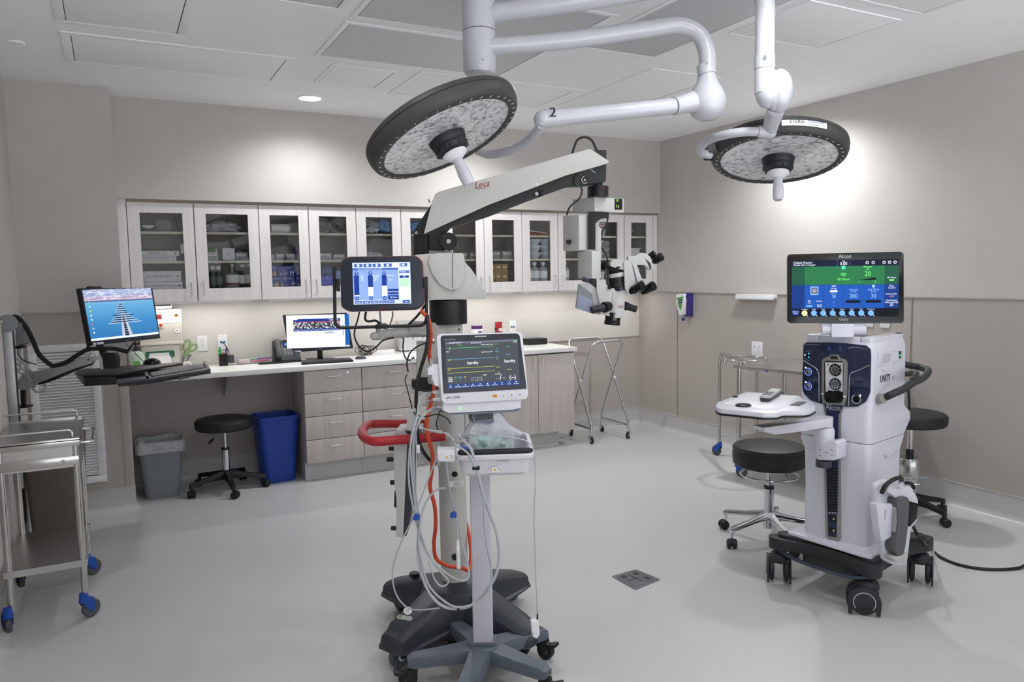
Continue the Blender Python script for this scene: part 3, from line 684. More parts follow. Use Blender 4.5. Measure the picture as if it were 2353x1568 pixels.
# black swivel drum, housing
z0, z1 = SF.ab(1033, 744)[1], SF.ab(1033, 690)[1]
M().cyl((SX, SY, z0), (SX, SY, z1), .0765, m=BLACK, seg=40, bev=.003).cyl(SF.px(1062, 728, .07), SF.px(1062, 728, .078), .005, m=GLOSSB, seg=12).go('swivel_drum', t)
m = M().pp(SF, [(952, 586), (985, 583), (1066.6, 584), (1068, 602), (1086, 622), (1101, 646), (1119.5, 678), (1117, 687), (980, 690), (952, 690)], -.1, .085, WG, .012, .01, cpl=.085)
m.go('housing', t)
m = M().pp(SF, [(984, 602), (990, 586), (1003, 581.5), (1066, 582), (1066.5, 640), (1056, 662), (1036, 668), (1012, 656), (993, 630)], .07, .10, WG, .01, .01, cpl=.1)
m.tube([SF.px(1040, 582.5, .101), SF.px(1040, 660, .101), SF.px(1043, 670, .09)], .0011, INK, 5, 1).go('housing_front', t)
# tilt knob and post
m = M().pp(SF, [(951, 536), (987, 536), (987, 586), (951, 586)], -.04, .03, PB, .003, cpl=.03)
for x in (956, 961, 968, 974, 981): m.cyl(SF.px(x, 540, .031), SF.px(x, 584, .031), .0032, m=BLACK, seg=8)
m.go('pivot_post', t)
m = M().pp(SF, [(986, 538), (1022, 538), (1030, 548), (1030, 570), (1018, 577), (986, 575)], -.03, .045, PB, .003, cpl=.045); m.go('pivot_block', t)
kc = SF.yaw(-14); c0 = SF.px(1033, 556, .045); c1 = c0 + kc.n*.05 + SF.u*.006
m = M().cyl(c0, c1, .034, m=PB, seg=32, bev=.004)
fk = Fr(c1, kc.u); 
m.cyl(c1, c1+kc.n*.003, .0085, m=LGREY, seg=20)
for k in range(12):
    a = 2*math.pi*k/12; m.ball(c0+kc.n*.012+(kc.u*math.cos(a)+ZA*math.sin(a))*.033, .004, WHITE if k in (4, 5, 6, 7) and False else BLACK, seg=6)
m.go('tilt_knob', t)
M().pp(SF, [(986, 574), (1040, 574), (1040, 585), (986, 585)], -.03, .03, LGREY, .002, cpl=.03).go('pivot_base', t)
# spring arm
m = M().pp(SF, [(951, 541), (951, 530), (988, 474), (998, 460), (1310, 360), (1361, 344.5), (1394, 344.5), (1393, 417), (1371, 420.5), (1345, 424), (1309, 426), (1213, 461), (1122, 497), (1037, 523), (1022, 541)], -.05, .045, PB, .003, cpl=.045)
m.cyl(SF.px(988, 466, .02), SF.px(984, 458, .02), .004, m=ALU, seg=8); m.cyl(SF.px(1240, 449, .04), SF.px(1236, 441, .052), .011, .008, GLOSSB, 12)
m.pp(SF, [(1227, 446), (1236, 438), (1250, 437), (1248, 443), (1236, 450), (1226, 451)], .045, .047, GLOSSB, 0)
m.cyl(SF.px(1233.5, 445.5, .046), SF.px(1233.5, 445.5, .056), .010, .007, ALU, 14)
m.cyl(SF.px(1344, 413.5, .045), SF.px(1344, 413.5, .051), .0165, m=BLACK, seg=24, bev=.001); m.torus(SF.px(1344, 413.5, .051), SF.n, .0135, .0012, PAPER, 28, 6).cyl(SF.px(1344, 413.5, .051), SF.px(1344, 413.5, .055), .005, m=ALU, seg=10)
m.flat(SF, [SF.ab(953, 537.5, .0455), SF.ab(960, 537.5, .0455), SF.ab(956.5, 531, .0455)], .0455, PAPER); m.flat(SF, [SF.ab(955, 536.5, .046), SF.ab(958, 536.5, .046), SF.ab(956.5, 533.5, .046)], .046, PB)
m.tube([SF.px(1357, 389, .046), SF.px(1368, 397, .046)], .0012, PAPER, 5, 1)
m.go('arm_beam', t)
m = M().pp(SF, [(974, 538), (985, 494), (996, 455), (1000, 446), (1010, 440), (1354, 342.5), (1362, 345), (1401, 372), (1392, 377), (1301, 403), (1213, 436.5), (1125, 470), (1037, 509.5)], -.06, .062, WG, .004, .004, cpl=.062)
for x, y in ((1244, 410), (1233.5, 424)): m.cyl(SF.px(x, y, .062), SF.px(x, y, .0645), .0062, m=WHITE, seg=16, bev=.001); m.cyl(SF.px(x, y, .0645), SF.px(x, y, .066), .002, m=ALU, seg=8)
def script_logo(m, F, x, y, size, c, mt=INKR, slope=0):
    a, b = F.ab(x, y, c); G = Fr(F.P(a, b, c), F.u, F.v).roll(slope)
    m.text(G, 'Leica', 0, 0, size, 0, mt, shear=.28, sx=.92); m.text(G, 'Leica', size*.02, size*.012, size, .0001, mt, shear=.28, sx=.92)
    m.flat(G, [(-size*.95, -size*.18), (-size*.5, -size*.12), (size*.55, -size*.14), (size*.9, size*.02), (size*.5, -size*.2), (-size*.5, -size*.2)], .0001, mt)
script_logo(m, SF, 1108, 431, .026, .0626, slope=10)
m.go('arm_cover', t)
M().tube([SF.px(1315, 352, 0), SF.px(1319, 340, 0), SF.px(1327, 322, 0), SF.px(1343, 315, 0), SF.px(1359, 322, 0), SF.px(1367, 336, 0), SF.px(1371, 346, 0)], .0048, CABLEB, 8, 6).go('cable_loop', t)
M().tube([SF.px(1330, 398, .05), SF.px(1321, 408, .05), SF.px(1321, 424, .055), SF.px(1334, 430, .05), SF.px(1337, 440, .05), SF.px(1330, 458, .06), SF.px(1310, 475, .06), SF.px(1302, 495, .05)], .0036, CABLEB, 8, 6).go('arm_cable', t)
# ---- hanging head
HD = 3.24; HF = facing(1385, 560, HD, 0)
def hp(name, pix, c0, c1, mt, bev=.004, rad=.003, sub=None):
    m = M().pp(HF, pix, c0, c1, mt, bev, rad, cpl=c1)
    if sub: sub(m)
    return m.go(name, t)
a = HF.px(1374, 417, 0); b = HF.px(1374, 453, 0)
M().cyl(a, HF.px(1374, 431, 0), .02, m=BLACK, seg=20).cyl(HF.px(1374, 429, 0), b, .0455, m=BLACK, seg=32, bev=.003).flat(HF, [HF.ab(1386, 433.5, .047), HF.ab(1391, 433.5, .047), HF.ab(1388.5, 429.5, .047)], .047, INKR).go('swivel_motor', t)
m = M(); cbox(m, (1315, HD+.06), (1366, HD-.035), (1434, HD+.06), 452.5, 486, WG2, .004)
n0 = at(1366, 470, HD-.035); r0 = at(1434, 470, HD+.06); u_ = Vector((r0.x-n0.x, r0.y-n0.y, 0)); BF = Fr(n0, u_)
q = [BF.ab(*p_) for p_ in ((1413, 457), (1430, 457), (1430, 482), (1413, 482))]
m.flat(BF, q, .0006, GLOSSB)
gl = em('green_led', '9be22c', 1.6)
a_, b_ = BF.ab(1418.5, 464); m.text(BF, '07', a_, b_, .011, .0012, gl)
a_, b_ = BF.ab(1417, 473); m.rect(BF, a_-.003, a_+.002, b_, b_+.003, .0012, gl); m.rect(BF, a_+.007, a_+.012, b_, b_+.003, .0012, gl); m.rect(BF, a_-.002, a_+.001, b_-.008, b_-.003, .0012, gl); m.rect(BF, a_+.007, a_+.012, b_-.008, b_-.003, .0012, PAPER)
for x in (1376, 1409): m.cyl(BF.px(x, 467.5), BF.px(x, 467.5, .001), .0018, m=ALU, seg=8)
m.go('display_unit', t)
m = M(); cbox(m, (1292.6, HD+.02), (1330, HD-.045), (1354, HD-.01), 493.5, 575.5, WG2, .005)
m.cyl(at(1307.6, 556, HD-.0), at(1306.5, 556.5, HD-.035), .0105, m=BLACK, seg=20, bev=.002); m.go('counterweight_box', t)
m = hp('bracket', [(1353, 488), (1399, 488), (1399, 500.5), (1388, 501), (1377, 505), (1368.5, 514), (1368, 573.5), (1353, 573.5)], -.02, .02, PB, .002, .001)
hp('rail', [(1368, 524), (1371, 521), (1379, 522), (1381.5, 526), (1380, 640), (1368, 640)], -.03, .012, WG2, .004)
m = M(); cbox(m, (1327, HD+.03), (1360, HD-.035), (1379, HD-.01), 576.5, 640.5, WG2, .004); m.go('lift_housing', t)
hp('lift_slide', [(1339, 637), (1357, 641), (1357, 652), (1338.5, 647)], -.02, .01, mat('dark_blue_grey', '2a3346', .45), .001, 0)
hp('lift_block', [(1357, 640), (1371, 641), (1371, 649), (1374.5, 651), (1373, 667), (1352.5, 661), (1356, 652)], -.02, .014, BLACK, .002, 0)
m = M()
m.pp(HF, [(1331, 653.5), (1361, 677), (1360, 721), (1324.4, 709)], -.03, .03, BL2, .003, .001, cpl=.03)
m.pp(HF, [(1331, 653.5), (1361, 677), (1361, 689), (1329.3, 672)], .03, .031, MGREY, 0, 0)
m.go('lamp_housing', t)
m = M().pp(HF, [(1331, 653.2), (1357, 652.5), (1374, 667), (1381.5, 678), (1377, 724), (1361, 721), (1361.5, 677)], -.035, .016, LGREY, .003, .001, cpl=.016); m.go('lamp_housing_side', t)
# optics carrier
m = M()
m.pp(HF, [(1371, 648), (1385, 652), (1399, 661), (1437, 668), (1435, 705), (1434, 721), (1431, 729), (1412, 730), (1392, 725), (1378, 723), (1379, 700), (1371, 668)], -.035, .03, WG2, .012, .006, cpl=.03)
c = HF.px(1413, 700, 0)
m.lathe([(.030, .066), (.0345, .05), (.0365, .02), (.036, -.02), (.035, -.05), (.0345, -.056)], c, HF.v, WG2, 30)
script_logo(m, HF, 1426, 707, .011, .037)
m.go('optics_carrier', t)
zo = HF.v
M().lathe([(.0, .03), (.036, .03), (.0335, 0), (.033, -.006), (.035, -.012), (.035, -.02), (.033, -.024), (0, -.02)], HF.px(1407.5, 734, 0), HF.v+HF.u*.1, GLOSSB, 30).go('objective_lens', t)
def grip(p0, p1, p2, r0, r1, name='hand_grip'):
    m = M().cyl(p0, p1, r0, r0*1.02, BLACK, 20, .003); m.cyl(p1, p2, r1, r1*.92, BLACK, 18, .002)
    d = (p2-p1).normalized(); u, v = frame_axes(d)
    for k in range(8): a = 2*math.pi*k/8; q = u*math.cos(a)+v*math.sin(a); m.tube([p1+q*r1*.95, p2+q*r1*.9+d*.002], .0026, BLACK, 6, 1)
    return m.go(name, t)
grip(HF.px(1402, 703, .01), HF.px(1388, 707, .04), HF.px(1360, 713, .06), .0225, .0145)
grip(HF.px(1432, 702, 0), HF.px(1440, 704, -.01), HF.px(1461, 711, -.02), .019, .0135)
# beam splitter stack
c = HF.px(1419, 650, 0)
M().lathe([(0, -.035), (.034, -.035), (.036, -.03), (.036, -.006), (.034, -.002), (.034, .004), (.036, .008), (.036, .03), (0, .03)], c, HF.v-HF.u*.12, BLACK, 32).cyl(HF.px(1428, 664, .03), HF.px(1428, 664, .055), .0075, m=SLATE, seg=16, bev=.002).pp(HF, [(1393, 640), (1399, 625), (1401, 660), (1396, 655)], -.02, .02, BLACK, .002, cpl=.02).cyl(HF.px(1403, 661, .02), HF.px(1400, 661, .04), .008, m=BLACK, seg=14).go('beam_splitter', t)
M().lathe([(0, -.01), (.036, -.01), (.0375, -.006), (.0375, .006), (.036, .008), (0, .008)], HF.px(1417, 632, 0), HF.v-HF.u*.2, WG2, 32).go('white_ring', t)
M().lathe([(0, -.014), (.034, -.014), (.036, -.01), (.0335, -.007), (.0365, -.002), (.034, .002), (.0365, .008), (.034, .014), (0, .014)], HF.px(1418, 620, -.002), HF.v-HF.u*.25, BLACK, 32).go('bellows', t)
M().cyl(HF.px(1390, 611, -.03), HF.px(1379, 612, -.05), .019, m=BLACK, seg=22, bev=.003).cyl(HF.px(1406, 619, -.02), HF.px(1390, 612, -.03), .013, m=BLACK, seg=16, bev=.002).pp(HF, [(1391, 616), (1402, 617), (1400, 650), (1396, 640)], -.03, .0, BLACK, .002, cpl=0).go('assistant_coupling', t)
hp('top_cap', [(1402.5, 612), (1403.5, 604), (1410, 597), (1425, 595.2), (1434.5, 597), (1435.5, 622), (1420, 617.5)], -.035, .032, WG2, .008, .003)
def bino(name, front, side, c0, c1): 
    m = M().pp(HF, front, c0, c1, WG2, .004, .002, cpl=c1)
    if side: m.pp(HF, side, c0+.01, c1-.012, WG2, .003, .001, cpl=c1-.012)
    return m
m = bino('binocular_tube', [(1433.5, 600), (1449, 602), (1462, 605), (1470, 628), (1477.5, 646.5), (1467, 650), (1462, 668), (1452, 675.5), (1442, 673), (1436, 664)], None, .0, .04)
m.tube([HF.px(1452, 604, .041), HF.px(1458, 630, .041), HF.px(1463.5, 652, .041)], .0009, INKG, 4, 1); m.flat(HF, [HF.ab(1453, 612, .0407), HF.ab(1456, 612, .0407), HF.ab(1466, 650, .0407), HF.ab(1461, 651, .0407)], .0407, INKG)
m.rect(HF, *[v for v in (HF.ab(1467, 646)[0], HF.ab(1474.5, 646)[0], HF.ab(1467, 647.5)[1], HF.ab(1467, 644.8)[1])], .041, INK)
m.pp(HF, [(1437, 596.5), (1461, 604), (1449, 604), (1434, 601)], -.01, .02, WG2, .002, cpl=.02)
m.go('binocular_tube', t)
def eyepiece(p0, p1, r_):
    d = (p1-p0); L_ = d.length
    return M().lathe([(0, 0), (r_*.72, 0), (r_*.72, L_*.2), (r_*.95, L_*.22), (r_*.95, L_*.5), (r_*1.02, L_*.53), (r_*1.0, L_*.72), (r_*1.06, L_*.76), (r_*1.06, L_*.95), (r_*.98, L_), (r_*.62, L_), (r_*.5, L_*.93), (0, L_*.93)], p0, d, GLOSSB, 26).go('eyepiece', t)
e = HF
eyepiece(e.px(1449, 670, .03), e.px(1477, 656, .075), .0195)
eyepiece(e.px(1476, 671, -.01), e.px(1503, 656, .03), .0195)
m = M().pp(HF, [(1444, 588.5), (1463, 588), (1473, 581), (1485, 583), (1492.7, 589), (1508, 613), (1501, 620), (1494, 621), (1483, 609.6), (1444, 608)], -.055, .0, WG2, .005, .002, cpl=0)
m.flat(HF, [HF.ab(1482, 593, .0005), HF.ab(1495, 606, .0005), HF.ab(1497, 619, .0005), HF.ab(1494, 620, .0005), HF.ab(1489, 608, .0005)], .0006, INK); m.pp(HF, [(1467, 608), (1480, 608), (1479, 616), (1474, 618), (1468, 614)], -.04, -.01, BLACK, .002, cpl=-.01)
m.go('observer_tube', t)
eyepiece(e.px(1501, 602, -.01), e.px(1521, 589, .015), .0175)
eyepiece(e.px(1490, 593, -.045), e.px(1507, 582.5, -.03), .0165)
M().tube([HF.px(1397, 500, .0), HF.px(1394, 515, 0), HF.px(1386, 528, 0), HF.px(1381, 545, 0), HF.px(1379, 565, -.01), HF.px(1385, 573, 0), HF.px(1393, 586, 0), HF.px(1396, 600, 0), HF.px(1390, 612, -.01)], .0035, CABLEB, 8, 6).go('head_cable', t)
# ---- screen arm, lower housings, hoop
m = M().tube([SF.px(1030, 760, -.02), SF.px(960, 762, .02), SF.px(900, 767, .045), SF.px(862, 773, .05)], lambda q: .026-.009*q, WG, 18, 5).ball(SF.px(860, 773, .05), .0165, WG).cyl(SF.px(878, 778, .048), SF.px(878, 757, .048), .022, .0245, WG, 24, .004)
m.cyl(SF.px(877, 757, .048), SF.px(877, 745, .048), .0215, m=CHROME, seg=24, bev=.002)
for k in range(6): a = k*1.047; m.cyl(SF.px(877, 746, .048)+Vector((math.cos(a), math.sin(a), 0))*.015, SF.px(877, 743, .048)+Vector((math.cos(a), math.sin(a), 0))*.015, .0035, m=ALU, seg=8)
m.go('screen_arm', t)
m = M().pp(SF, [(942, 742), (1000, 742), (1060, 744), (1060, 783), (1000, 783), (990, 772), (942, 766)], -.05, .055, WG, .006, .003, cpl=.055)
m.cyl(SF.px(1016, 748.5, .055), SF.px(1016, 748.5, .057), .0065, m=ALU, seg=16).cyl(SF.px(1055, 757.5, .055), SF.px(1055, 757.5, .057), .004, m=BLACK, seg=12); m.go('arm_carrier', t)
m = M().pp(SF, [(958, 790), (1040, 790), (1040, 868), (958, 868)], -.09, .05, WG, .004, cpl=.05); m.go('controller_box', t)
m = M().pp(SF, [(957, 869), (1012, 869), (1012, 901), (957, 893)], -.05, .06, BLACK, .004, cpl=.06).pp(SF, [(946, 874), (958, 874), (958, 894), (946, 890)], -.02, .03, BLACK, .004, .003, cpl=.03); m.go('power_pack', t)
m = M().pp(SF, [(926, 895), (1000, 906), (1030, 911), (1030, 916), (926, 903)], -.06, .07, LGREY, .002, cpl=.07); m.go('shelf_plate', t)
m = M().pp(SF, [(964, 1000), (1060, 1000), (1060, 1070), (1000, 1072), (975, 1064), (966, 1050)], -.08, .03, WG, .012, .012, cpl=.03).pp(SF, [(985, 918), (1060, 918), (1060, 1002), (985, 1002)], -.07, .03, WG, .004, cpl=.03); m.go('lower_housing', t)
zh = on_z(930, 1010, .90)
hoop = [on_z(1021, 1003, .90), on_z(960, 1008, .90), on_z(900, 1012.5, .90), on_z(858, 1014.5, .90), on_z(836, 1004, .90), on_z(833, 990, .90), on_z(848, 977, .90), on_z(880, 974, .90), on_z(940, 974.5, .90), on_z(1004, 974.5, .90)]
m = M().tube(hoop, .018, RED, 14, 6)
m.cyl(on_z(969, 1007, .9)+Vector((0, 0, .0)), on_z(969, 1007, .9)-fh*.0195, .005, m=ALU, seg=10)
p = on_z(1011, 997, .915); F = facing(1008, 997, (on_z(1008, 1003, .9)-CAM).dot(fw)-.018, 0); m.rb(F, -.012, .012, -.012, .012, -.003, .001, PAPER, .002)
m.go('hoop_handle', t)
M().tube([SF.px(1030, 1000, -.02), on_z(1018, 1003, .90)], .014, LGREY, 12, 1).tube([SF.px(1030, 985, -.05), on_z(1004, 974.5, .90)], .014, LGREY, 12, 1).cyl(SF.px(968, 973, .02), SF.px(968, 998, .03), .0125, .0105, CHROME, 16, .002).go('hoop_mount', t)
# ---- touch screen on its black U bracket
TF = facing(877, 655, 2.93, 5)
ts = thing('touch_screen', 'dark framed touch screen with red edge on a black U bracket, showing blue sliders', 'screen', tuple(at(877, 745, 2.97)))
out = [(781, 601), (797, 590), (957, 587.5), (972, 601), (975, 701), (959, 713), (802, 717.5), (783, 706)]
M().pp(TF, out, -.03, -.004, mat('screen_back', 'b9483f', .45, noise=.02), .005, .012, cpl=0).go('rear_shell', ts)
k = [TF.ab(*p_) for p_ in out]; ca = sum(p_[0] for p_ in k)/8; cb_ = sum(p_[1] for p_ in k)/8
M().prism(TF, roundpoly([(ca+(a-ca)*.988, cb_+(b-cb_)*.984) for a, b in k], .012), -.006, .002, mat('screen_bezel', '262b38', .35, noise=.03), .002).go('bezel', ts)
sc = [TF.ab(*p_) for p_ in ((813, 700.5), (945, 697), (944, 602.5), (810, 604.5))]
x0 = sc[0][0]; x1 = sc[1][0]; y0 = (sc[0][1]+sc[1][1])/2; y1 = (sc[2][1]+sc[3][1])/2; sw, sh_ = x1-x0, y1-y0
m = M()
def UI(m, F, x0, y0, w_, h_, c0=.0025):
    lay = [c0]
    def r_(a, b, c, d, mt, L=1, rad=0): m.rect(F, x0+a*w_, x0+c*w_, y0+b*h_, y0+d*h_, c0+.0003*L, mt, rad)
    def t_(s_, a, b, size, mt, L=3, al='c', sx=1): m.text(F, s_, x0+a*w_, y0+b*h_, size*h_, c0+.0003*L, mt, al, sx)
    def d_(a, b, rr, mt, L=2, n=20): m.disc(F, x0+a*w_, y0+b*h_, rr*h_, c0+.0003*L, mt, n)
    return r_, t_, d_
r_, t_, d_ = UI(m, TF, x0, y0, sw, sh_)
UB, UL, UW, UD, UG, UM = em('ui_blue', '86a2ea', 1.15), em('ui_light', 'c6d4fd', 1.25), em('ui_white', 'f2f6ff', 1.3), em('ui_navy', '1d3f96', .9), em('ui_green', 'b6f0c0', 1), em('ui_mid', '4a6bc0', .9)
r_(0, 0, 1, 1, UB, 0); r_(0, .87, 1, 1, UL); r_(0, 0, 1, .1, UL); r_(.79, .1, 1, .87, UL); r_(0, .82, .79, .87, UM)
for k, a in enumerate((.03, .19, .35, .54, .70, .81)):
    r_(a, .895, a+.14, .975, UM if k != 4 else UW, 2); d_(a+.07, .935, .03, UW if k != 4 else UL, 3)
t_('Menu > M-System/ETDv.06, v. DUAL, R. SURG', .30, .835, .024, UW)
for a, lv in ((.02, .05), (.26, .42), (.50, .48)):
    r_(a, .2, a+.085, .7, UD, 2); r_(a, .2, a+.085, .2+.5*lv, UW, 3); d_(a+.043, .75, .05, UM, 3); d_(a+.043, .14, .05, UM, 3); t_('^', a+.043, .725, .06, UW, 5); t_('v', a+.043, .125, .05, UW, 5)
for s_, a in (('Main\nlight', .16), ('Red Reflex\nlight-S', .40), ('Magnification', .65)):
    for k, q in enumerate(s_.split('\n')): t_(q, a, .67-.045*k, .03, UW)
t_('0 %', .16, .56, .04, UW); t_('50 %', .40, .56, .04, UW); t_('9.0 x', .65, .56, .04, UW)
r_(.6, .23, .785, .36, UD, 2); t_('Depth Enhancer', .692, .28, .034, UW); r_(.6, .1, .785, .21, UD, 2); t_('VR Mode', .692, .14, .036, UW)
r_(.81, .62, .97, .68, UD, 2); t_('All', .89, .635, .04, UW)
for k in range(5): r_(.82, .14+.094*k, .98, .22+.094*k, UG if k > 2 else UW, 2)
r_(.805, .74, .98, .80, UM, 2); t_('Personal', .87, .755, .035, UW, 4)
for k, s_ in enumerate(('Camera', 'Video', 'Presets', 'User list', 'Main\u2009settings', 'Save')): a = .02+.14*k if k < 5 else .85; r_(a, .015, a+.13, .085, UM, 2); t_(s_[:8], a+.065, .035, .03, UW, 4)
m.go('screen', ts)
m = M(); script_logo(m, TF, 879, 711, .011, .0028, INKR); m.go('logo', ts)
m = M()
U = [(770, 632, .0), (771, 680, .0), (770, 752, .0), (980, 746, 0), (981, 690, 0), (980, 638, 0)]
m.tube(corner_path([TF.px(768, 612, .0), TF.px(770, 754, 0), TF.px(980, 748, 0), TF.px(979, 636, 0)], .03), .0065, BLACK, 10, 1)
m.box((0, 0, 0), (.012, .05, .02), BLACK, .002, TF.sh(*TF.ab(777, 655))).box((0, 0, 0), (.012, .04, .02), BLACK, .002, TF.sh(*TF.ab(976, 650)))
m.box((0, 0, 0), (.05, .016, .02), BLACK, .002, TF.sh(*TF.ab(877, 751))); m.go('u_bracket', ts)
for pts, r_0 in (([(826, 717), (822, 735), (816, 755), (815, 775), (826, 797), (845, 808), (865, 797), (880, 783), (905, 776)], .0035), ([(841, 717), (839, 733), (847, 739), (862, 737), (874, 744)], .005), ([(873, 716), (875, 745)], .0035), ([(902, 716), (902, 728), (896, 748)], .0035), ([(978, 700), (960, 725), (937, 748)], .0045)):
    M().tube([TF.px(x, y, -.02) for x, y in pts], r_0, CABLEB if r_0 != .0035 or pts[0][0] < 850 else MGREY, 8, 6).go('cable', ts)
# ---- foot pedal hanging on the stand, seen from its edge
t2 = thing('foot_switch', 'light grey and black foot switch panel hung edge-on under the red hoop', 'foot switch', tuple(at(928, 1236, 2.93)))
PF = facing(928, 1100, 2.93, 0)
m = M().pp(PF, [(905, 996), (910, 989), (926, 988), (936, 1000), (926, 1236), (910, 1234), (911, 1150), (905, 1100)], -.09, .03, WG2, .006, .004, cpl=.03); m.go('shell', t2)
m = M().pp(PF, [(924, 990), (940, 992), (952, 1000), (951, 1070), (944, 1180), (934, 1232), (924, 1234)], -.1, .02, BASE, .006, .002, cpl=.02); m.go('tread', t2)
for x, y, r0 in ((897, 1031, .009), (892, 1056, .010), (900, 1109, .010), (902, 1214, .009)):
    M().cyl(PF.px(x+12, y, 0), PF.px(x-3, y, 0), r0, r0*.95, BLACK, 16, .002).go('knob', t2)
M().pp(PF, [(906, 1130), (911, 1122), (911, 1170), (905, 1165)], -.05, .0, BLACK, .003, cpl=0).go('rocker', t2)
# ---- orange hose and black cable of the stand
M().tube([at(968, 715, 2.92), at(985, 735, 2.9), at(990, 775, 2.9), at(986, 815, 2.9), at(994, 850, 2.9), at(998, 890, 2.88), at(988, 935, 2.86), at(980, 975, 2.82), at(985, 1010, 2.8), at(994, 1045, 2.82), at(992, 1085, 2.85), at(988, 1120, 2.88), at(999, 1165, 2.9), at(1001, 1210, 2.92), at(997, 1250, 2.95), at(1003, 1285, 2.98), at(1030, 1301, 3.0), at(1060, 1305, 3.03), at(1077, 1310, 3.06), at(1082, 1280, 3.1), at(1080, 1245, 3.14), at(1074, 1215, 3.2), at(1066, 1190, 3.23)], .0078, ORANGE, 10, 5).go('orange_hose', label='orange rubber hose hanging down beside the microscope column', cat='hose')
M().tube([at(982, 725, 2.9), at(984, 770, 2.88), at(978, 810, 2.86), at(966, 850, 2.85), at(958, 890, 2.84), at(956, 940, 2.84), at(959, 1000, 2.82), at(968, 1030, 2.82), at(985, 1055, 2.84), at(1000, 1065, 2.9)], .0068, CABLEB, 10, 5).go('power_cable', label='thick black cable hanging down beside the orange hose', cat='cable')
# ================================================================== PATIENT MONITOR ON ITS ROLLING STAND
LIL = mat('lilac_grey_plastic', 'c9c6d0', .4, noise=.01); LIL2 = mat('pale_monitor_plastic', 'dcdae0', .38, noise=.01)
SLT = mat('stand_slate', '59616b', .42, noise=.03, bump=.06, bscale=800); BLG = mat('blue_grey_plastic', '6a7486', .42, noise=.02)
PX_, PY_ = 1.165, 2.475
t = thing('patient_monitor', 'white framed patient monitor reading Standby on a rolling stand with five slate legs', 'patient monitor', (PX_, PY_, 0))
m = M(); c = Vector((PX_, PY_, 0))
def star_leg(ang, L_, w0=.042, w1=.03):
    d = Vector((math.cos(R(ang)), math.sin(R(ang)), 0)); s_ = Vector((-d.y, d.x, 0)); rings = []
    for q, zt, zb_, w_ in ((.0, .135, .085, .05), (.07, .134, .085, w0), (L_*.6, .126, .084, (w0+w1)/2), (L_*.92, .122, .082, w1), (L_, .112, .086, w1*.75)):
        rings.append([c+d*q+s_*(a*w_)+ZA*(zb_+(zt-zb_)*b) for a, b in ((-1, 0), (-1, .75), (-.85, 1), (.85, 1), (1, .75), (1, 0))])
    return M().loft(rings, SLT)
angs = [164, 92, 5, -62, -130]
for a in angs: star_leg(a, .285).go('leg', t)
M().lathe([(0, .083), (.066, .083), (.066, .13), (.058, .14), (0, .142)], c, ZA, SLT, 28).rb(Fr((PX_, PY_, .0), (.884, -.467, 0), (.467, .884, 0)), -.05, .05, -.038, .038, .13, .152, SLT, .012, .003).go('hub', t)
def swivel(parent, ang, L_, head, r=.036, brake=True):
    d = Vector((math.cos(R(ang)), math.sin(R(ang)), 0)); p = c+d*(L_-.02); hd = Vector((math.cos(R(head)), math.sin(R(head)), 0)); w_ = p+hd*.02
    o = caster(parent, w_.x, w_.y, r, .03, head, BLACK, DGREY, .084)
    m = M().cyl((p.x, p.y, .07), (p.x, p.y, .086), .02, m=BLACK, seg=16)
    if brake: F = Fr(w_+ZA*.062+hd*.03, (-hd.y, hd.x, 0), hd+ZA*.35); m.rb(F, -.02, .02, -.03, .022, -.006, .006, BLACK, .006, .002); m.rb(F, -.009, .009, -.018, -.006, .006, .007, LGREY, .001)
    m.go('brake_pedal', parent)
for a, h in zip(angs, (170, 80, -60, -50, -140)): swivel(t, a, .285, h)
CF = Fr((PX_, PY_, 0), (.884, -.467, 0))          # faces the camera
zt = CF.ab(1105, 960)[1]
M().prism(Fr((PX_, PY_, 0), (.884, -.467, 0), (.467, .884, 0)), rrect(-.037, .037, -.028, .028, .006), .148, zt-.02, LIL, .001).go('pole', t)
G = Fr((PX_, PY_, 0), (.884, -.467, 0))
m = M().pp(G, [(1083, 968), (1092, 950), (1149, 949), (1173, 985), (1200, 1000), (1060, 1005)], -.03, .03, LIL, .006, .004, cpl=.03); m.go('neck', t)
# monitor plane
MF = facing(1109, 845, 2.70, 17, 6)
out = [(1003.5, 776), (1007, 770), (1014, 767.5), (1190, 763.5), (1198, 766), (1201, 773), (1214, 908), (1212, 914), (1206, 918), (1028, 929), (1019, 926), (1015, 920)]
M().pp(MF, out, -.045, .0, LIL2, .005, .006, cpl=0).go('casing', t)
M().pp(MF, [(1012.5, 776), (1016, 771.5), (1188, 766.5), (1194, 771), (1210.4, 894), (1018.8, 905)], -.0, .0015, mat('monitor_glass', '33363d', .16, noise=.01), 0, .004, cpl=.0015).go('front_glass', t)
m = M(); S = [MF.ab(x, y, .002) for x, y in ((1028.9, 893.6), (1197.3, 884.7), (1187, 780), (1020.6, 786.5))]
x0 = (S[0][0]+S[3][0])/2; x1 = (S[1][0]+S[2][0])/2; y0 = (S[0][1]+S[1][1])/2; y1 = (S[2][1]+S[3][1])/2
r_, t_, d_ = UI(m, MF, x0, y0, x1-x0, y1-y0, .002)
MD = em('mon_dark', '4b4f57', .9); ML = em('mon_top', '6d7384', .9); MW = em('mon_white', 'f4f6f8', 1.1); MG = em('mon_green', '5bd957', 1); MY = em('mon_yellow', 'd6d73a', 1); MCY = em('mon_cyan', '6fc4e6', 1); MB = em('mon_bar', '2f4585', .9)
r_(0, 0, 1, 1, MD, 0); r_(0, .955, 1, 1, ML); r_(0, 0, 1, .095, MB)
for k in range(10): d_(.05+.1*k, .068, .012, MW); t_(('Menu', 'NIBP Measure', 'NIBP Stop All', 'NIBP STAT', 'NIBP Start/Stop', 'Standby', 'Alarm Setup', 'Print', 'Record', 'Main Menu')[k][:12], .05+.1*k, .02, .026, MW, sx=.8)
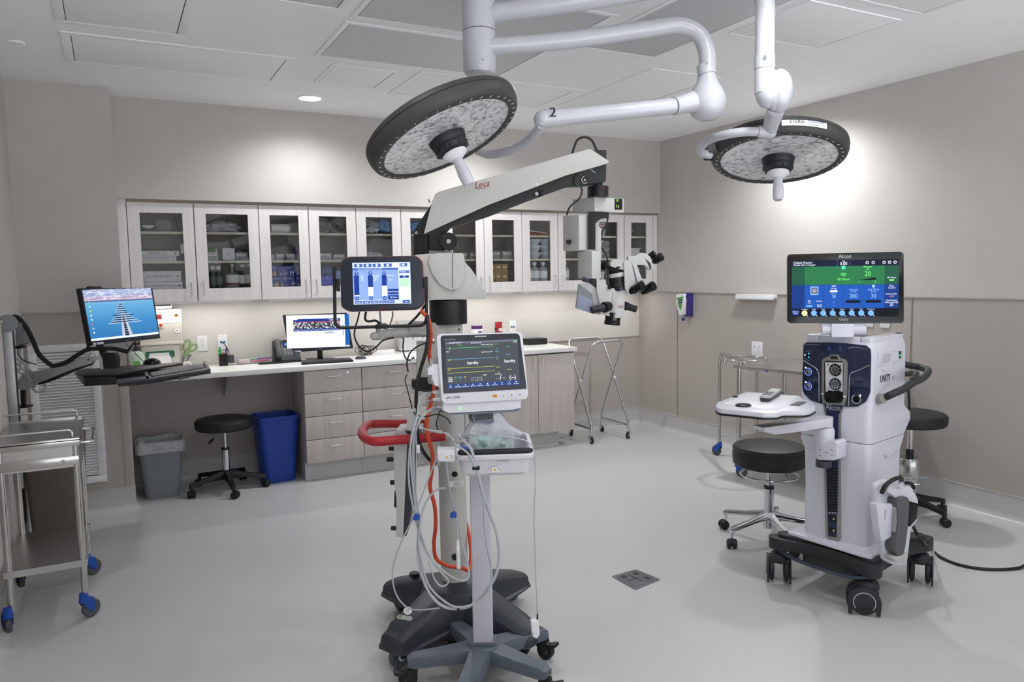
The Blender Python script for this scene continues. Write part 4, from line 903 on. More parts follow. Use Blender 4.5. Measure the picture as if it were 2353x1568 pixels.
t_('Standby', .36, .50, .066, MW); t_('Standby', .871, .50, .066, MW)
for y, mt, q in ((.86, MG, .66), (.62, MCY, .66), (.43, MY, .66), (.33, MY, .66)): r_(0.015, y, q, y+.0065, mt)
r_(.055, .82, .062, .89, MG)
for k, (x, y, s_, mt) in enumerate(((.14, .965, 'SURGERY ROOM 1', MW), (.42, .945, 'SpO2 Sensor Off', MW), (.57, .90, 'NIBP ready (5 min)', MW), (.56, .74, 'SpO2 Sensor Off', MW), (.2, .91, 'Monitor', MG), (.05, .60, 'SpO2', MY), (.04, .39, 'Resp', MY), (.69, .90, 'ECG', MG), (.70, .80, '120', MG), (.70, .74, 'SpO2', MCY), (.70, .63, '100', MCY), (.70, .58, '90', MY), (.705, .40, 'Resp', MY), (.71, .29, '30', MY), (.03, .78, 'Pleth', MW), (.96, .925, '09:46', MW))): t_(s_, x, y, .028, mt)
for x, y, mt in ((.855, .84, MG), (.855, .67, MCY), (.865, .34, MY)): r_(x-.03, y, x-.005, y+.012, mt); r_(x+.003, y, x+.028, y+.012, mt)
for k, (x, mt) in enumerate(((.05, MW), (.12, MG), (.18, MCY), (.25, MY))):
    for j in range(3): t_(('Time', 'HR', 'SpO2', 'RR')[k] if j == 0 else ('09:46', '--', '--', '--')[k], x, .22-.04*j, .034, mt)
for j in range(2): t_('--- / --- ( --- )', .40, .19-.05*j, .04, MW)
t_('/', .735, .13, .12, MW); t_('--', .69, .15, .06, MW); t_('--', .775, .15, .06, MW); t_('(--)', .90, .13, .1, MW); t_('NIBP', .52, .24, .03, MW); t_('Pulse Rate', .70, .25, .025, MW); r_(.93, .96, .985, .985, MG)
m.go('screen', t)
m = M(); a, b = MF.ab(1034, 783.5, .0018); m.text(MF, 'mindray', a, b, .0105, .0018, mat('silver_ink', '8d9097', .4, noise=0))
m.pp(MF, [(1091, 772.5), (1118, 771.7), (1118, 774), (1091, 775)], .0015, .0025, LGREY, 0, .001)
a, b = MF.ab(1041, 917, .0002); m.text(MF, 'ePM 12MA', a, b, .0095, .0006, INK)
m.go('brand_marks', t)
for k, (x, y) in enumerate(((1137, 910.3), (1156.3, 909.2), (1175.5, 907.8), (1194.4, 906.8))):
    a, b = MF.ab(x, y, .0); m = M().rb(MF, a-.009, a+.009, b-.0052, b+.0052, 0, .0016, mat('orange_button', 'e09a2c', .4) if k == 0 else LIL2, .003, .0006); m.rb(MF, a-.002, a+.002, b-.002, b+.002, .0016, .0019, INK, .001); m.go('button', t)
m = M().pp(MF, [(1018, 925), (1197, 917), (1197, 938), (1180, 942), (1032, 950), (1018, 944)], -.10, -.012, LIL2, .004, .004, cpl=-.012)
G3 = em('power_green', '7dff9a', 1.3)
a, b = MF.ab(1057, 938.7, -.012); m.arc(MF, a, b, .0055, .0068, 0, 360, -.0115, G3).arc(MF, a, b, .0022, .003, -230, 50, -.0114, G3).rect(MF, a-.0004, a+.0004, b, b+.0035, -.0114, G3)
for y in (934.5, 940.6): a, b = MF.ab(1070.3, y, -.012); m.disc(MF, a, b, .0016, -.0114, G3)
m.go('power_base', t)
M().pp(MF, [(1018, 944), (1032, 950.5), (1180, 943), (1197, 938.5), (1197, 941), (1186, 947), (1042, 954), (1030, 952)], -.10, -.016, BLG, .003, .001, cpl=-.016).go('slate_tray', t)
m = M().pp(MF, [(1085, 950), (1136, 946), (1137, 968), (1130, 973), (1090, 973), (1086, 966)], -.09, -.03, BLG, .004, .004, cpl=-.03).pp(MF, [(1089, 955), (1134, 951), (1133, 963), (1093, 967)], -.03, -.028, DGREY, .001, .002, cpl=-.028); m.go('tilt_mount', t)
# side module, water trap and plugs at the left side
m = M().pp(MF, [(993, 824), (1009, 822), (1016, 884), (1010, 890), (1000, 886), (993, 870)], -.06, -.012, LIL2, .003, .003, cpl=-.012).pp(MF, [(993.5, 823), (1008.5, 822), (1009.5, 836), (994, 838)], -.061, -.0115, MGREY, .001, .001, cpl=-.0115); a, b = MF.ab(995.5, 839, -.011); m.disc(MF, a, b, .0016, -.0112, G3); m.go('gas_module', t)
m = M().pp(MF, [(983, 849), (990, 842), (998, 843), (999, 860), (984, 863)], -.045, -.01, LIL2, .003, .003, cpl=-.01); m.lathe([(0, -.02), (.008, -.019), (.0125, -.012), (.013, .004), (0, .004)], MF.px(990.5, 870, -.025), ZA, CLEAR, 18); m.cyl(MF.px(984, 858, -.02), MF.px(978, 858, -.02), .003, m=CLEAR, seg=8); m.go('water_trap', t)
for (xa, ya, xb, yb) in ((1012, 902, 994, 902), (1013, 918, 994, 919), (1016, 935, 1003, 936)):
    M().cyl(MF.px(xa, ya, -.03), MF.px((xa+xb)/2+1, (ya+yb)/2, -.03), .0095 if ya < 930 else .004, m=LGREY, seg=14, bev=.001).cyl(MF.px((xa+xb)/2+1, (ya+yb)/2, -.03), MF.px(xb, yb, -.03), .0085 if ya < 930 else .0035, .005 if ya < 930 else .003, LGREY, 14).go('cable_plug', t)
# basket
BF_ = facing(1137, 1050, 2.60, 4); bw0 = BF_.ab(1047, 1045)[0]; bw1 = BF_.ab(1230, 1045)[0]; bz1 = BF_.ab(1137, 1046)[1]; bz0 = BF_.ab(1137, 1100)[1]; dep = .25
def brect(inset, b, r_=.03): return [BF_.P(a, b+c_*.1, -c_) for a, c_ in rrect(bw0+inset, bw1-inset, inset, dep-inset, r_)]
bk = M()
bk.loft([brect(.03, bz0), brect(.018, bz0+.012), brect(.01, bz1-.02), brect(0, bz1-.016), brect(-.001, bz1-.004), brect(.003, bz1), brect(.013, bz1), brect(.016, bz1-.006), brect(.022, bz0+.02), brect(.03, bz0+.012)], LIL2)
a_ = (bw0+bw1)/2; bk.text(BF_, 'mindray', BF_.ab(1155, 1061, .0)[0], BF_.ab(1155, 1061.5, .0)[1], .0105, .0015, INKG)
bk.go('basket', t)
M().tube([BF_.P(bw0+.02, bz1+.006, -.022), BF_.P(bw0+.035, bz1+.009, -.012), BF_.P(bw1-.035, bz1+.009, -.012), BF_.P(bw1-.02, bz1+.006, -.022)], .0095, BLACK, 12, 4).go('grab_bar', t)
def warn(F, x, y, w_, h_, cc): 
    a, b = F.ab(x, y, cc); m = M().rb(F, a-w_, a+w_, b-h_, b+h_, cc-.0008, cc+.0004, PAPER, .002)
    m.flat(F, [(a-w_*.8, b-h_*.55), (a-w_*.1, b-h_*.55), (a-w_*.45, b+h_*.6)], cc+.0007, YELLOW); m.text(F, '!', a-w_*.45, b-h_*.42, h_*1.0, cc+.001, INK)
    for k in range(2): m.text(F, 'MAX' if k == 0 else '1.5kg', a+w_*.5, b+h_*(.15-.75*k), h_*.62, cc+.0008, INK)
    return m
WF = BF_.tilt(-12); q = BF_.P(0, 0, 0)
warn(BF_.sh(0, 0, 0), 1142, 1079.5, .017, .0085, .0045).go('load_label', t)
# hook box at the left of the basket
m = M().pp(BF_, [(1005, 1034), (1010, 1036), (1045, 1036), (1045, 1058), (1040, 1062), (1010, 1061), (1006, 1056)], -.05, .01, LIL2, .004, .003, cpl=.01); m.go('cable_holder', t)
warn(BF_, 1031, 1050, .017, .0085, .0115).go('holder_label', t)
# ---- things in the basket
F = facing(1110, 1010, 2.66, 0)
def crumple(name, C, rad, sc, mt, seed, label, cat, n=3):
    rnd = random.Random(seed); tt = bmesh.new(); bmesh.ops.create_icosphere(tt, subdivisions=n, radius=1)
    for v in tt.verts:
        k = 1+rnd.uniform(-.22, .28); v.co = Vector((v.co.x*sc[0]*k, v.co.y*sc[1]*k, max(-.55, v.co.z)*sc[2]*k))*rad+C
    m = M(); m._merge(tt, mt); o = m.go(name, ang=1) ; tag(o, label, cat); return o
TEAL = mat('teal_tubing_bag', '9dbcb8', .3, noise=.2, nscale=18, alpha=.8)
cc = BF_.P((bw0+bw1)/2-.012, bz0+.075, -.12)
crumple('plastic_bag', cc+Vector((0, 0, .005)), .072, (1.15, 1.1, 1.15), FILM, 5, 'crumpled clear plastic bag in the basket of the patient monitor stand', 'bag', 3)
crumple('tubing_pack', cc+Vector((-.0, 0, -.008)), .056, (1.2, 1.1, 1.1), TEAL, 8, 'pale teal mask and tubing bundle inside the crumpled clear bag', 'tubing pack', 3)
m = M().tube([BF_.P(bw0+.03, bz1+.008, -.10), BF_.P(bw0+.055, bz1+.004, -.07), BF_.P(bw0+.07, bz1-.02, -.05)], .014, mat('pressure_cuff', 'aab0b8', .5), 12, 5, flat=.5).tube([BF_.P(bw0+.02, bz1+.012, -.09), BF_.P(bw0+.045, bz1+.008, -.06)], .0105, BLUE, 10, 3, flat=.5)
m.go('blood_pressure_cuff', label='folded silver and blue blood pressure cuff at the left end of the basket', cat='cuff')
# ---- leads and hoses hanging from the monitor
def cable(name, pts, r_, mt, label, cat='cable', group=None, seg=8, ties=()):
    m = M().tube([at(*p_) for p_ in pts], r_*.86, mt, seg, 6); o = m.go(name, label=label, cat=cat, group=group); return o
GC = 'grey leads looping round the patient monitor stand'
D0 = 2.62
cable('monitor_lead', [(994, 902, 2.74), (975, 906, 2.70), (963, 925, 2.68), (958, 960, 2.66), (947, 1000, 2.64), (940, 1050, 2.64), (940, 1110, 2.64), (950, 1170, 2.64), (960, 1215, 2.64), (978, 1265, 2.63), (1010, 1305, 2.62), (1045, 1330, 2.62), (1068, 1335, 2.62), (1078, 1318, 2.64), (1068, 1270, 2.66), (1056, 1215, 2.68), (1046, 1180, 2.68), (1036, 1140, 2.66), (1028, 1090, 2.62), (1026, 1060, 2.59)], .0042, CABLEW, 'grey lead from the upper side plug, looping low in front of the microscope column', 'cable', GC)
cable('monitor_lead', [(994, 919, 2.74), (972, 928, 2.70), (958, 955, 2.67), (944, 1010, 2.64), (945, 1080, 2.635), (953, 1150, 2.635), (962, 1200, 2.635), (975, 1250, 2.63), (1000, 1300, 2.62), (1030, 1335, 2.615), (1015, 1348, 2.61), (998, 1330, 2.61), (985, 1290, 2.61)], .0035, CABLEW, 'thin grey lead ending in a short free loop above the dark base', 'cable', GC)
cable('blood_pressure_hose', [(1003, 936, 2.74), (985, 945, 2.7), (965, 965, 2.68), (952, 1005, 2.67), (950, 1080, 2.66), (956, 1150, 2.66), (985, 1075, 2.6), ][:6]+[(963, 1205, 2.65), (960, 1260, 2.64), (966, 1310, 2.63), (985, 1360, 2.62), (1012, 1390, 2.61), (1045, 1400, 2.61), (1082, 1392, 2.61), (1112, 1365, 2.61), (1138, 1325, 2.6), (1147, 1280, 2.6), (1141, 1225, 2.6), (1125, 1180, 2.59), (1108, 1130, 2.57), (1096, 1080, 2.56), (1083, 1035, 2.56), (1066, 1015, 2.58), (1048, 1018, 2.6)], .0062, CABLEW, 'thick pale hose making the largest loop round the monitor pole', 'hose', GC, 10)
cable('monitor_lead', [(1045, 1022, 2.59), (1075, 1042, 2.56), (1092, 1075, 2.55), (1103, 1110, 2.56), (1112, 1150, 2.57), (1113, 1200, 2.58), (1118, 1250, 2.59), (1128, 1300, 2.6), (1128, 1345, 2.6), (1110, 1375, 2.6), (1085, 1390, 2.6), (1050, 1396, 2.6), (1018, 1380, 2.61), (985, 1345, 2.62), (968, 1290, 2.63), (962, 1240, 2.63), (970, 1180, 2.63), (985, 1145, 2.63), (1006, 1125, 2.63), (1024, 1122, 2.62)], .0045, CABLEW, 'grey lead tied to the pole with a black strap and looping left', 'cable', GC)
cable('monitor_lead', [(1018, 1036, 2.6), (1000, 1062, 2.61), (985, 1100, 2.62), (968, 1145, 2.63), (950, 1190, 2.64), (925, 1240, 2.65), (906, 1290, 2.66), (902, 1330, 2.67), (912, 1370, 2.67), (938, 1398, 2.66), (970, 1402, 2.63), (1010, 1398, 2.61)], .0032, CABLEW, 'thin grey lead swinging far left down to the white tag on the dark base', 'cable', GC)
cable('finger_sensor_lead', [(1070, 1012, 2.6), (1055, 1003, 2.6), (1062, 997, 2.6), (1100, 1000, 2.56), (1150, 1003, 2.54), (1205, 1012, 2.54), (1224, 1030, 2.54), (1229, 1060, 2.54), (1230, 1120, 2.54), (1227, 1180, 2.54), (1229, 1250, 2.54), (1231, 1320, 2.54), (1234, 1380, 2.54), (1235, 1414, 2.54)], .0028, CABLEW, 'thin white lead hanging straight down at the right side of the basket', 'cable')
F = facing(1232, 1440, 2.54, 10)
m = M().pp(F, [(1221, 1430), (1238, 1427), (1241, 1458), (1234, 1469), (1224, 1464)], -.012, .012, WHITE, .003, .004, cpl=.012).pp(F, [(1234, 1412), (1237, 1412), (1237, 1429), (1233, 1429)], -.003, .003, BLACK, .001, cpl=.003); a, b = F.ab(1225, 1457, .0122); m.disc(F, a, b, .002, .0125, INKR, 10)
m.go('finger_sensor', label='white clip finger sensor hanging at the end of the thin lead', cat='sensor')
m = M()
tt = thing('lead_connector', 'slim white lead connector hanging in front of the black port near the column foot', 'connector', tuple(at(1051, 1309, 2.66)))
M().tube([at(1046, 1180, 2.67), at(1050, 1215, 2.66), at(1052, 1240, 2.66)], .0026, CABLEW, 8, 5).go('tail', tt)
M().tube([at(1052, 1240, 2.66), at(1052, 1262, 2.66)], lambda q: .003+.004*q, WHITE, 12, 1).tube([at(1052, 1262, 2.66), at(1054, 1307, 2.66)], .0072, mat('connector_white', 'dcdde2', .3), 12, 1).go('body', tt)
for x, y, D_, lb in ((957, 1189, 2.64, 'blue clip gathering the grey leads at left'), (1042, 1184, 2.67, 'blue clip gathering the grey leads in front of the column')):
    F = facing(x, y, D_-.006, 0); M().rb(F, -.011, .011, -.009, .007, -.012, .01, BLUE, .004, .002).rb(F, -.006, .010, .004, .012, -.006, .008, BLUE, .003, .002).go('cable_clip', label=lb, cat='cable clip', group='blue cable clips')
F = facing(1094, 1076, 2.555, 0); M().rb(F, -.013, .013, -.005, .005, -.011, .009, BLACK, .004, .001).go('cable_strap', label='black strap round the hoses just below the basket', cat='strap')
F = facing(1054, 1398, 2.61, 0); M().rb(F, -.005, .005, -.012, .012, -.008, .008, BLACK, .003, .001).go('cable_strap', label='black strap at the bottom of the large hose loop', cat='strap')
# white tagged handset and tags at the base
F = facing(937, 1404, 2.72, 0, 30)
m = M().prism(F, [(.016*math.cos(R(22.5+45*k)), .014*math.sin(R(22.5+45*k))) for k in range(8)], -.001, .001, PAPER)
for k in range(5): m.rect(F, -.007+.0028*k, -.0062+.0028*k, -.009+.002*(k % 2), .009-.0025*(k % 3), .0013, INK)
m.go('round_tag', SCOPE, label='white eight sided tag')
F = facing(930, 1420, 2.74, -20, 60)
m = M().rb(F, -.03, .03, -.008, .008, -.002, .002, LGREY, .008, .001).disc(F, -.018, 0, .006, .0022, mat('green_dot', '3fae4a', .5)); m.go('brake_lever', SCOPE, label='grey lever with a green dot')
m = M().lathe([(0, -.012), (.02, -.012), (.023, -.004), (.022, .006), (.014, .01), (0, .01)], on_z(952, 1320, .21), ZA, BLACK, 24); m.go('brake_knob', SCOPE, label='round black knob')
# small power adapter box and cable left of the column
F = facing(940, 968, 2.78, 0)
m = M().pp(F, [(937, 943), (945, 940), (953, 943), (952, 990), (933, 989)], -.02, .015, LGREY, .003, .003, cpl=.015)
m.rect(F, F.ab(937, 0)[0], F.ab(944, 0)[0], F.ab(0, 984)[1] if False else F.ab(940, 984)[1], F.ab(940, 977)[1], .0155, PAPER).go('lead_housing', label='slim grey lead housing hanging above the red hoop handle', cat='housing')
cable('signal_cable', [(941, 941, 2.78), (941, 900, 2.80), (942, 860, 2.82), (944, 830, 2.84), (950, 818, 2.86)], .002, CABLEW, 'thin grey wire rising from the slim grey housing', 'cable')
cable('signal_cable', [(935, 862, 2.84), (931, 875, 2.82), (936, 895, 2.8), (944, 925, 2.78), (952, 950, 2.76), (975, 958, 2.74), (1005, 953, 2.72), (1028, 963, 2.7), (1035, 975, 2.7)], .0025, CABLEB, 'thin black wire curving from the shelf plate towards the basket', 'cable')
cable('signal_cable', [(982, 788, 2.86), (960, 796, 2.86), (942, 812, 2.86), (935, 835, 2.85), (938, 855, 2.85)], .0034, CABLEB, 'black cable curving down from the touch screen arm', 'cable')
cable('signal_cable', [(928, 778, 2.9), (926, 800, 2.9), (930, 820, 2.88), (940, 828, 2.88), (952, 822, 2.88)], .0034, CABLEB, 'short black cable loop beside the grey controller box', 'cable')
cable('signal_cable', [(1013, 940, 2.72), (1006, 960, 2.72), (1003, 975, 2.72), (1006, 988, 2.74)], .0025, CABLEB, 'short black wire under the patient monitor at its left corner', 'cable')
cable('monitor_lead', [(960, 970, 2.68), (970, 983, 2.66), (990, 990, 2.64), (1010, 992, 2.64), (1030, 1000, 2.62), (1045, 1015, 2.6)], .0032, CABLEW, 'thin grey lead crossing above the red hoop to the basket', 'cable', GC)
cable('monitor_lead', [(955, 985, 2.66), (957, 1030, 2.66), (957, 1090, 2.655), (955, 1150, 2.65), (957, 1190, 2.645)], .0028, CABLEW, 'thin straight grey lead running down to the left blue clip', 'cable', GC)
F = facing(961, 1032, 2.65, 0)
M().rb(F, -.006, .006, -.014, .014, -.004, .004, mat('connector_white', ''), .002, .001).go('lead_tag', label='small pale connector block on the straight grey lead', cat='connector')
# ================================================================== CATARACT SURGERY CONSOLE (right)
K = Vector((2.915, 2.161, 0)); UF = Fr(K, (.208, -.978, 0)); US = Fr(K, (.978, .208, 0))
ud_, sd_ = UF.u, US.u
t = thing('surgery_console', 'tall white console with navy front panel, screen on top and black wheeled base', 'medical console', (3.03, 2.37, 0)); CONSOLE = t
CW = mat('console_white', 'd4d4de', .32, noise=.008, coat=.2); NAVY = mat('navy_glass', '141f3d', .12, noise=.06, nscale=12, coat=.6); NAVY2 = mat('navy_matte', '1e2a47', .35, noise=.04)
TITAN = mat('titanium_trim', '9b9a94', .35, .7, noise=.02)
CB = mat('console_base', '2b2c30', .5, noise=.03, bump=.1, bscale=700)
def ring(z, aL, dep, r_=.028, front=0, aR=0):
    return [K+ud_*a+sd_*c_+ZA*z for a, c_ in rrect(aL, aR, front, dep, r_, 4)]
M().loft([ring(.262, -.318, .40, .02, -.02, .015), ring(.275, -.308, .33, .024), ring(.50, -.306, .322, .024), ring(.67, -.315, .33, .028), ring(.725, -.335, .365, .028, -.002, .0), ring(.738, -.332, .37, .028)], CW).go('lower_housing', t)
M().loft([ring(.741, -.334, .37, .028), ring(.80, -.345, .435, .03, -.004, .0), ring(.835, -.344, .43, .03, -.004), ring(.875, -.338, .365, .03), ring(1.08, -.334, .362, .03), ring(1.165, -.33, .352, .028), ring(1.19, -.318, .345, .024, .012, -.008)], CW).go('upper_housing', t)
# raised rim round the recessed top
m = M()
for a0, a1, c0, c1 in ((-.316, -.255, .015, .34), (-.062, -.01, .015, .34), (-.255, -.062, .015, .04)): m.box((0, 0, 0), (1, 1, 1), CW, .0) if False else m.prism(Fr(K, ud_, sd_), rrect(a0, a1, c0, c1, .012), 1.185, 1.213, CW, .006)
m.go('top_rim', t)
M().prism(Fr(K, ud_, sd_), rrect(-.26, -.06, .05, .335, .01), 1.188, 1.194, BLACK).prism(Fr(K, ud_, sd_), rrect(-.035, -.012, .30, .33, .01), 1.21, 1.216, BLACK).go('top_tray', t)
# side details (right side of the machine)
m = M().pp(US, [(2019, 807), (2049, 806), (2046, 831), (2020, 845)], -.001, .006, CW, .002, .003, cpl=.006)
for k in range(10):
    y = 813+2.4*k; a0, b = US.ab(2029-k*.5, y, .0065); a1, b1 = US.ab(2047-k*.6, y-.4, .0065); m.tube([US.P(a0, b, .0068), US.P(a1, b1, .0068)], .0008, LGREY, 4, 1)
m.pp(US, [(2066, 808), (2071, 807), (2070.5, 824), (2066, 824)], .0, .0015, INK, 0, .002); a, b = US.ab(2068.2, 816.8, .002); m.rb(US, a-.005, a+.005, b-.004, b+.004, .0015, .0022, em('console_green', '39e07a', 2), .002)
m.pp(US, [(2053, 807), (2074, 806), (2074, 824), (2062, 833), (2052, 838), (2052, 836.5), (2061, 831.5), (2072.5, 823), (2072.5, 807.5), (2053, 808.5)], .0, .0012, LGREY, 0)
m.go('side_vent', t)
m = M(); a, b = US.ab(2035, 876, .001); m.text(US, 'UNITY', a-.004, b-.002, .033, .0012, INK, sx=.8); m.text(US, 'UNITY', a-.003, b-.002, .033, .0012, INK, sx=.85); a2, b2 = US.ab(2052, 872, .001); m.text(US, 'CS', a2, b2, .015, .0012, mat('blue_ink', '3d5d94', .5, noise=0), sx=.8)
a, b = US.ab(2029, 857, .001); m.arc(US, a, b, .0125, .0135, 0, 200, .0012, INK); a, b = US.ab(2042, 877, .001); m.arc(US, a, b, .0125, .0135, 180, 360, .0012, INK)
m.go('side_logo', t)
M().pp(US, [(2036, 1035), (2042, 1030), (2064, 1023), (2068, 1027), (2066, 1035), (2040, 1050), (2035, 1047)], -.002, .010, CW, .004, .004, cpl=.01).go('side_grip', t)
# navy panel
pan = [(1846, 792), (1853, 787), (1905, 787), (1944, 789), (1990, 794.5), (2000, 803), (2001, 820), (1999, 903), (1990, 923), (1970, 935), (1946, 936), (1905, 930), (1886, 928), (1862, 920), (1847, 905), (1843, 890)]
M().pp(UF, pan, -.002, .004, NAVY, .0015, .006, cpl=.004).go('front_panel', t)
m = M()
def arcpx(F, x, y, r0, r1, a0, a1, c_, mt): a, b = F.ab(x, y, c_); m.arc(F, a, b, r0, r1, a0, a1, c_, mt)
LB = em('led_blue', '6a86ff', 2.2); LW = em('led_white', 'e8f6ff', 1.6)
for x, y in ((1857, 854.5), (1857, 888)):
    arcpx(UF, x, y, .0155, .018, -200, 120, .0048, LB); a, b = UF.ab(x, y, .005); m.cyl(UF.P(a, b, .004), UF.P(a, b, .009), .0105, .008, ALU, 20).cyl(UF.P(a, b, .009), UF.P(a, b, .0095), .005, m=BLACK, seg=14); a, b = UF.ab(x-6, y-9, .005); m.rb(UF, a-.003, a+.003, b-.003, b+.004, .004, .0052, LW, .001)
a, b = UF.ab(1857.5, 817, .005)
m.rb(UF, a-.009, a+.009, b-.019, b+.019, .004, .0046, GLOSSB, .009)
for dy in (-.0085, .0085): m.disc(UF, a+.002, b+dy, .0042, .0052, em('led_cyan', '4aa6e8', 1.2))
m.arc(UF, a, b+.010, .0125, .0137, 20, 160, .0047, LGREY).arc(UF, a, b-.010, .0125, .0137, 200, 340, .0047, LGREY)
a, b = UF.ab(1849.5, 816, .005); m.rb(UF, a-.002, a+.002, b-.003, b+.004, .004, .005, LW, .001)
a, b = UF.ab(1967.5, 918, .005); m.arc(UF, a, b, .0185, .0205, -250, 60, .0048, PAPER); m.cyl(UF.P(a, b, .004), UF.P(a, b, .006), .0125, m=GLOSSB, seg=20); a, b = UF.ab(1976.5, 909.5, .005); m.rb(UF, a-.003, a+.003, b-.004, b+.004, .004, .0052, LW, .001)
for pts in ([(1844, 827), (1858, 836), (1873, 845), (1881, 857), (1882, 880), (1882, 924)], [(1999, 839), (1975, 850), (1957, 857), (1952, 868), (1951, 900), (1950, 933)]):
    m.tube([UF.px(x, y, .0045) for x, y in pts], .0018, CHROME, 6, 3)
for pts in ([(1848, 793), (1868, 791.5), (1886, 793)], [(1949, 800), (1966, 798), (1993, 803)]): m.tube([UF.px(x, y, .0045) for x, y in pts], .0006, LGREY, 4, 1)
m.go('port_ring', t)
m = M().pp(UF, [(1892, 787.5), (1944, 790), (1942, 822), (1893, 822)], .003, .0062, NAVY2, .001, .001, cpl=.006).pp(UF, [(1901, 805), (1905, 791), (1908, 805)], .006, .009, mat('navy_light', '3c4f86', .2), .0005).pp(UF, [(1927, 807), (1930, 792), (1934, 807)], .006, .009, mat('navy_light', ''), .0005); m.go('bag_hook_panel', t)
# cassette slot
m = M().pp(UF, [(1888, 828), (1894, 822), (1904, 820), (1909, 814), (1926, 816), (1930, 823), (1941, 826), (1947, 834), (1946, 900), (1944, 921), (1938, 935), (1932, 948), (1930, 1060), (1930, 1240), (1925, 1243), (1903, 1240), (1897, 1232), (1893, 1060), (1896, 955), (1893, 940), (1888, 918), (1887, 895)], .001, .011, TITAN, .003, .003, cpl=.011)
m.go('trim_frame', t)
m = M().pp(UF, [(1893, 924), (1897, 930), (1937, 932), (1932, 944), (1926, 955), (1925, 1060), (1922, 1236), (1903, 1232), (1898, 1060), (1899, 950)], .0105, .0125, NAVY2, .001, .002, cpl=.0125)
a, b = UF.ab(1913.5, 942, .013); m.text(UF, 'Alcon', a, b-.002, .026, .0131, mat('silver_paint', 'b8b9bd', .35), sx=.95); m.text(UF, 'Alcon', a+.0006, b-.0017, .026, .0131, mat('silver_paint', ''), sx=.95)
for k in range(15):
    y = 1076+7.0*k; m.pp(UF, [(1899.5+k*.1, y), (1925.5-k*.1, y+1), (1925.5-k*.1, y+4), (1899.5+k*.1, y+3)], .012, .0165, INK if k % 2 == 2 else mat('louvre_dark', '10131b', .5), .0008)
for y in (1193, 1220): a, b = UF.ab(1913, y, .013); m.rb(UF, a-.017, a+.017, b-.013, b+.013, .0122, .0134, GLOSSB, .004); a2, b2 = UF.ab(1916, y, .013); m.cyl(UF.P(a2, b2, .013), UF.P(a2, b2, .016), .0062, .0055, ALU, 14)
for x in (1906, 1912.5, 1919): a, b = UF.ab(x, 1179, .013); m.rb(UF, a-.003, a+.003, b-.0035, b+.0035, .0124, .0131, PAPER, .001)
m.go('lower_spine', t)
m = M().pp(UF, [(1894, 834), (1897, 829), (1934, 831), (1938, 836), (1937, 918), (1932, 927), (1900, 925), (1894, 918)], .011, .0125, GLOSSB, .001, .003, cpl=.0125)
m.pp(UF, [(1907, 825), (1910, 818), (1923, 819), (1926, 826)], .011, .0125, BLACK, .001, .001)
m.pp(UF, [(1896, 833), (1936, 834), (1936, 902), (1927, 897), (1915, 899), (1905, 897), (1897, 902)], .0125, .0145, mat('cassette_plate', 'd3d5da', .3, .2), .001, .002, cpl=.0145)
for y in (850.5, 883.5):
    a, b = UF.ab(1919.5, y, .015); m.cyl(UF.P(a, b, .0142), UF.P(a, b, .0158), .0285, m=GLOSSB, seg=32).arc(UF, a, b, .0275, .0295, 0, 360, .0162, CHROME)
    for k in range(8):
        q = k*math.pi/4; m.cyl(UF.P(a+.0165*math.cos(q), b+.0165*math.sin(q), .0155), UF.P(a+.0165*math.cos(q), b+.0165*math.sin(q), .020), .0042, m=CHROME if k % 1 == 0 else BLACK, seg=8)
        m.tube([UF.P(a+.009*math.cos(q+.4), b+.009*math.sin(q+.4), .0172), UF.P(a+.025*math.cos(q+.4), b+.025*math.sin(q+.4), .0172)], .0012, ALU, 5, 1)
    m.cyl(UF.P(a, b, .0155), UF.P(a, b, .0215), .0085, .007, CHROME, 16).cyl(UF.P(a, b, .0215), UF.P(a, b, .022), .004, m=INK, seg=10)
for x, y in ((1903, 838), (1932, 840), (1903, 893), (1934, 896)): a, b = UF.ab(x, y, .015); m.cyl(UF.P(a, b, .0142), UF.P(a, b, .017), .0055, .004, CHROME, 10)
m.go('pump_cassette', t)
m = M()
for x, y in ((1889, 905.5), (1941.5, 912)): a, b = UF.ab(x, y, .012); m.rect(UF, a-.006, a+.006, b-.0008, b+.0008, .0121, LW)
m.go('status_light', t)
# screen on top
SF2 = facing(1943, 662, 3.36, -14, 4)
so = [(1809.5, 590), (1813, 584.5), (2070, 578.5), (2076.5, 583), (2077, 738), (2073, 743.5), (1816, 743), (1809.5, 738)]
M().pp(SF2, so, -.035, -.004, MGREY, .006, .003, cpl=0).go('screen_shell', t)
M().pp(SF2, so, -.006, .0, GLOSSB, .0012, .004, cpl=0).go('screen_bezel', t)
m = M(); S = [SF2.ab(x, y, .001) for x, y in ((1819, 727.5), (2064, 727.5), (2066, 595), (1819.5, 600))]
x0 = (S[0][0]+S[3][0])/2; x1 = (S[1][0]+S[2][0])/2; y0 = (S[0][1]+S[1][1])/2; y1 = (S[2][1]+S[3][1])/2
r_, t_, d_ = UI(m, SF2, x0, y0, x1-x0, y1-y0, .001)
AD = em('con_dark', '121a33', .9); AG = em('con_green', '2c7a4c', .85); AG2 = em('con_green_dark', '235c45', .8); AB = em('con_blue', '1a56b4', .9); AB2 = em('con_blue_dark', '123a86', .85); AT = em('con_text', 'eef3ff', 1.1); AL_ = em('con_lime', '7dff7a', 1.1); AC = em('con_ltblue', '9cc4ff', 1); AK = em('con_black', '080c1c', .8); AY = em('con_yellow', 'e6e08a', 1.1); ABR = em('con_bright', '5c9cff', 1.1)
r_(0, 0, 1, 1, AD, 0); r_(0, .56, 1, .89, AG2); r_(.125, .56, .87, .89, AG, 2); r_(0, .145, 1, .56, AB2); r_(.125, .145, .87, .56, AB, 2); r_(0, 0, 1, .14, AK)
for a in (.31, .49, .675): r_(a-.0012, .15, a+.0012, .555, AB2, 3)
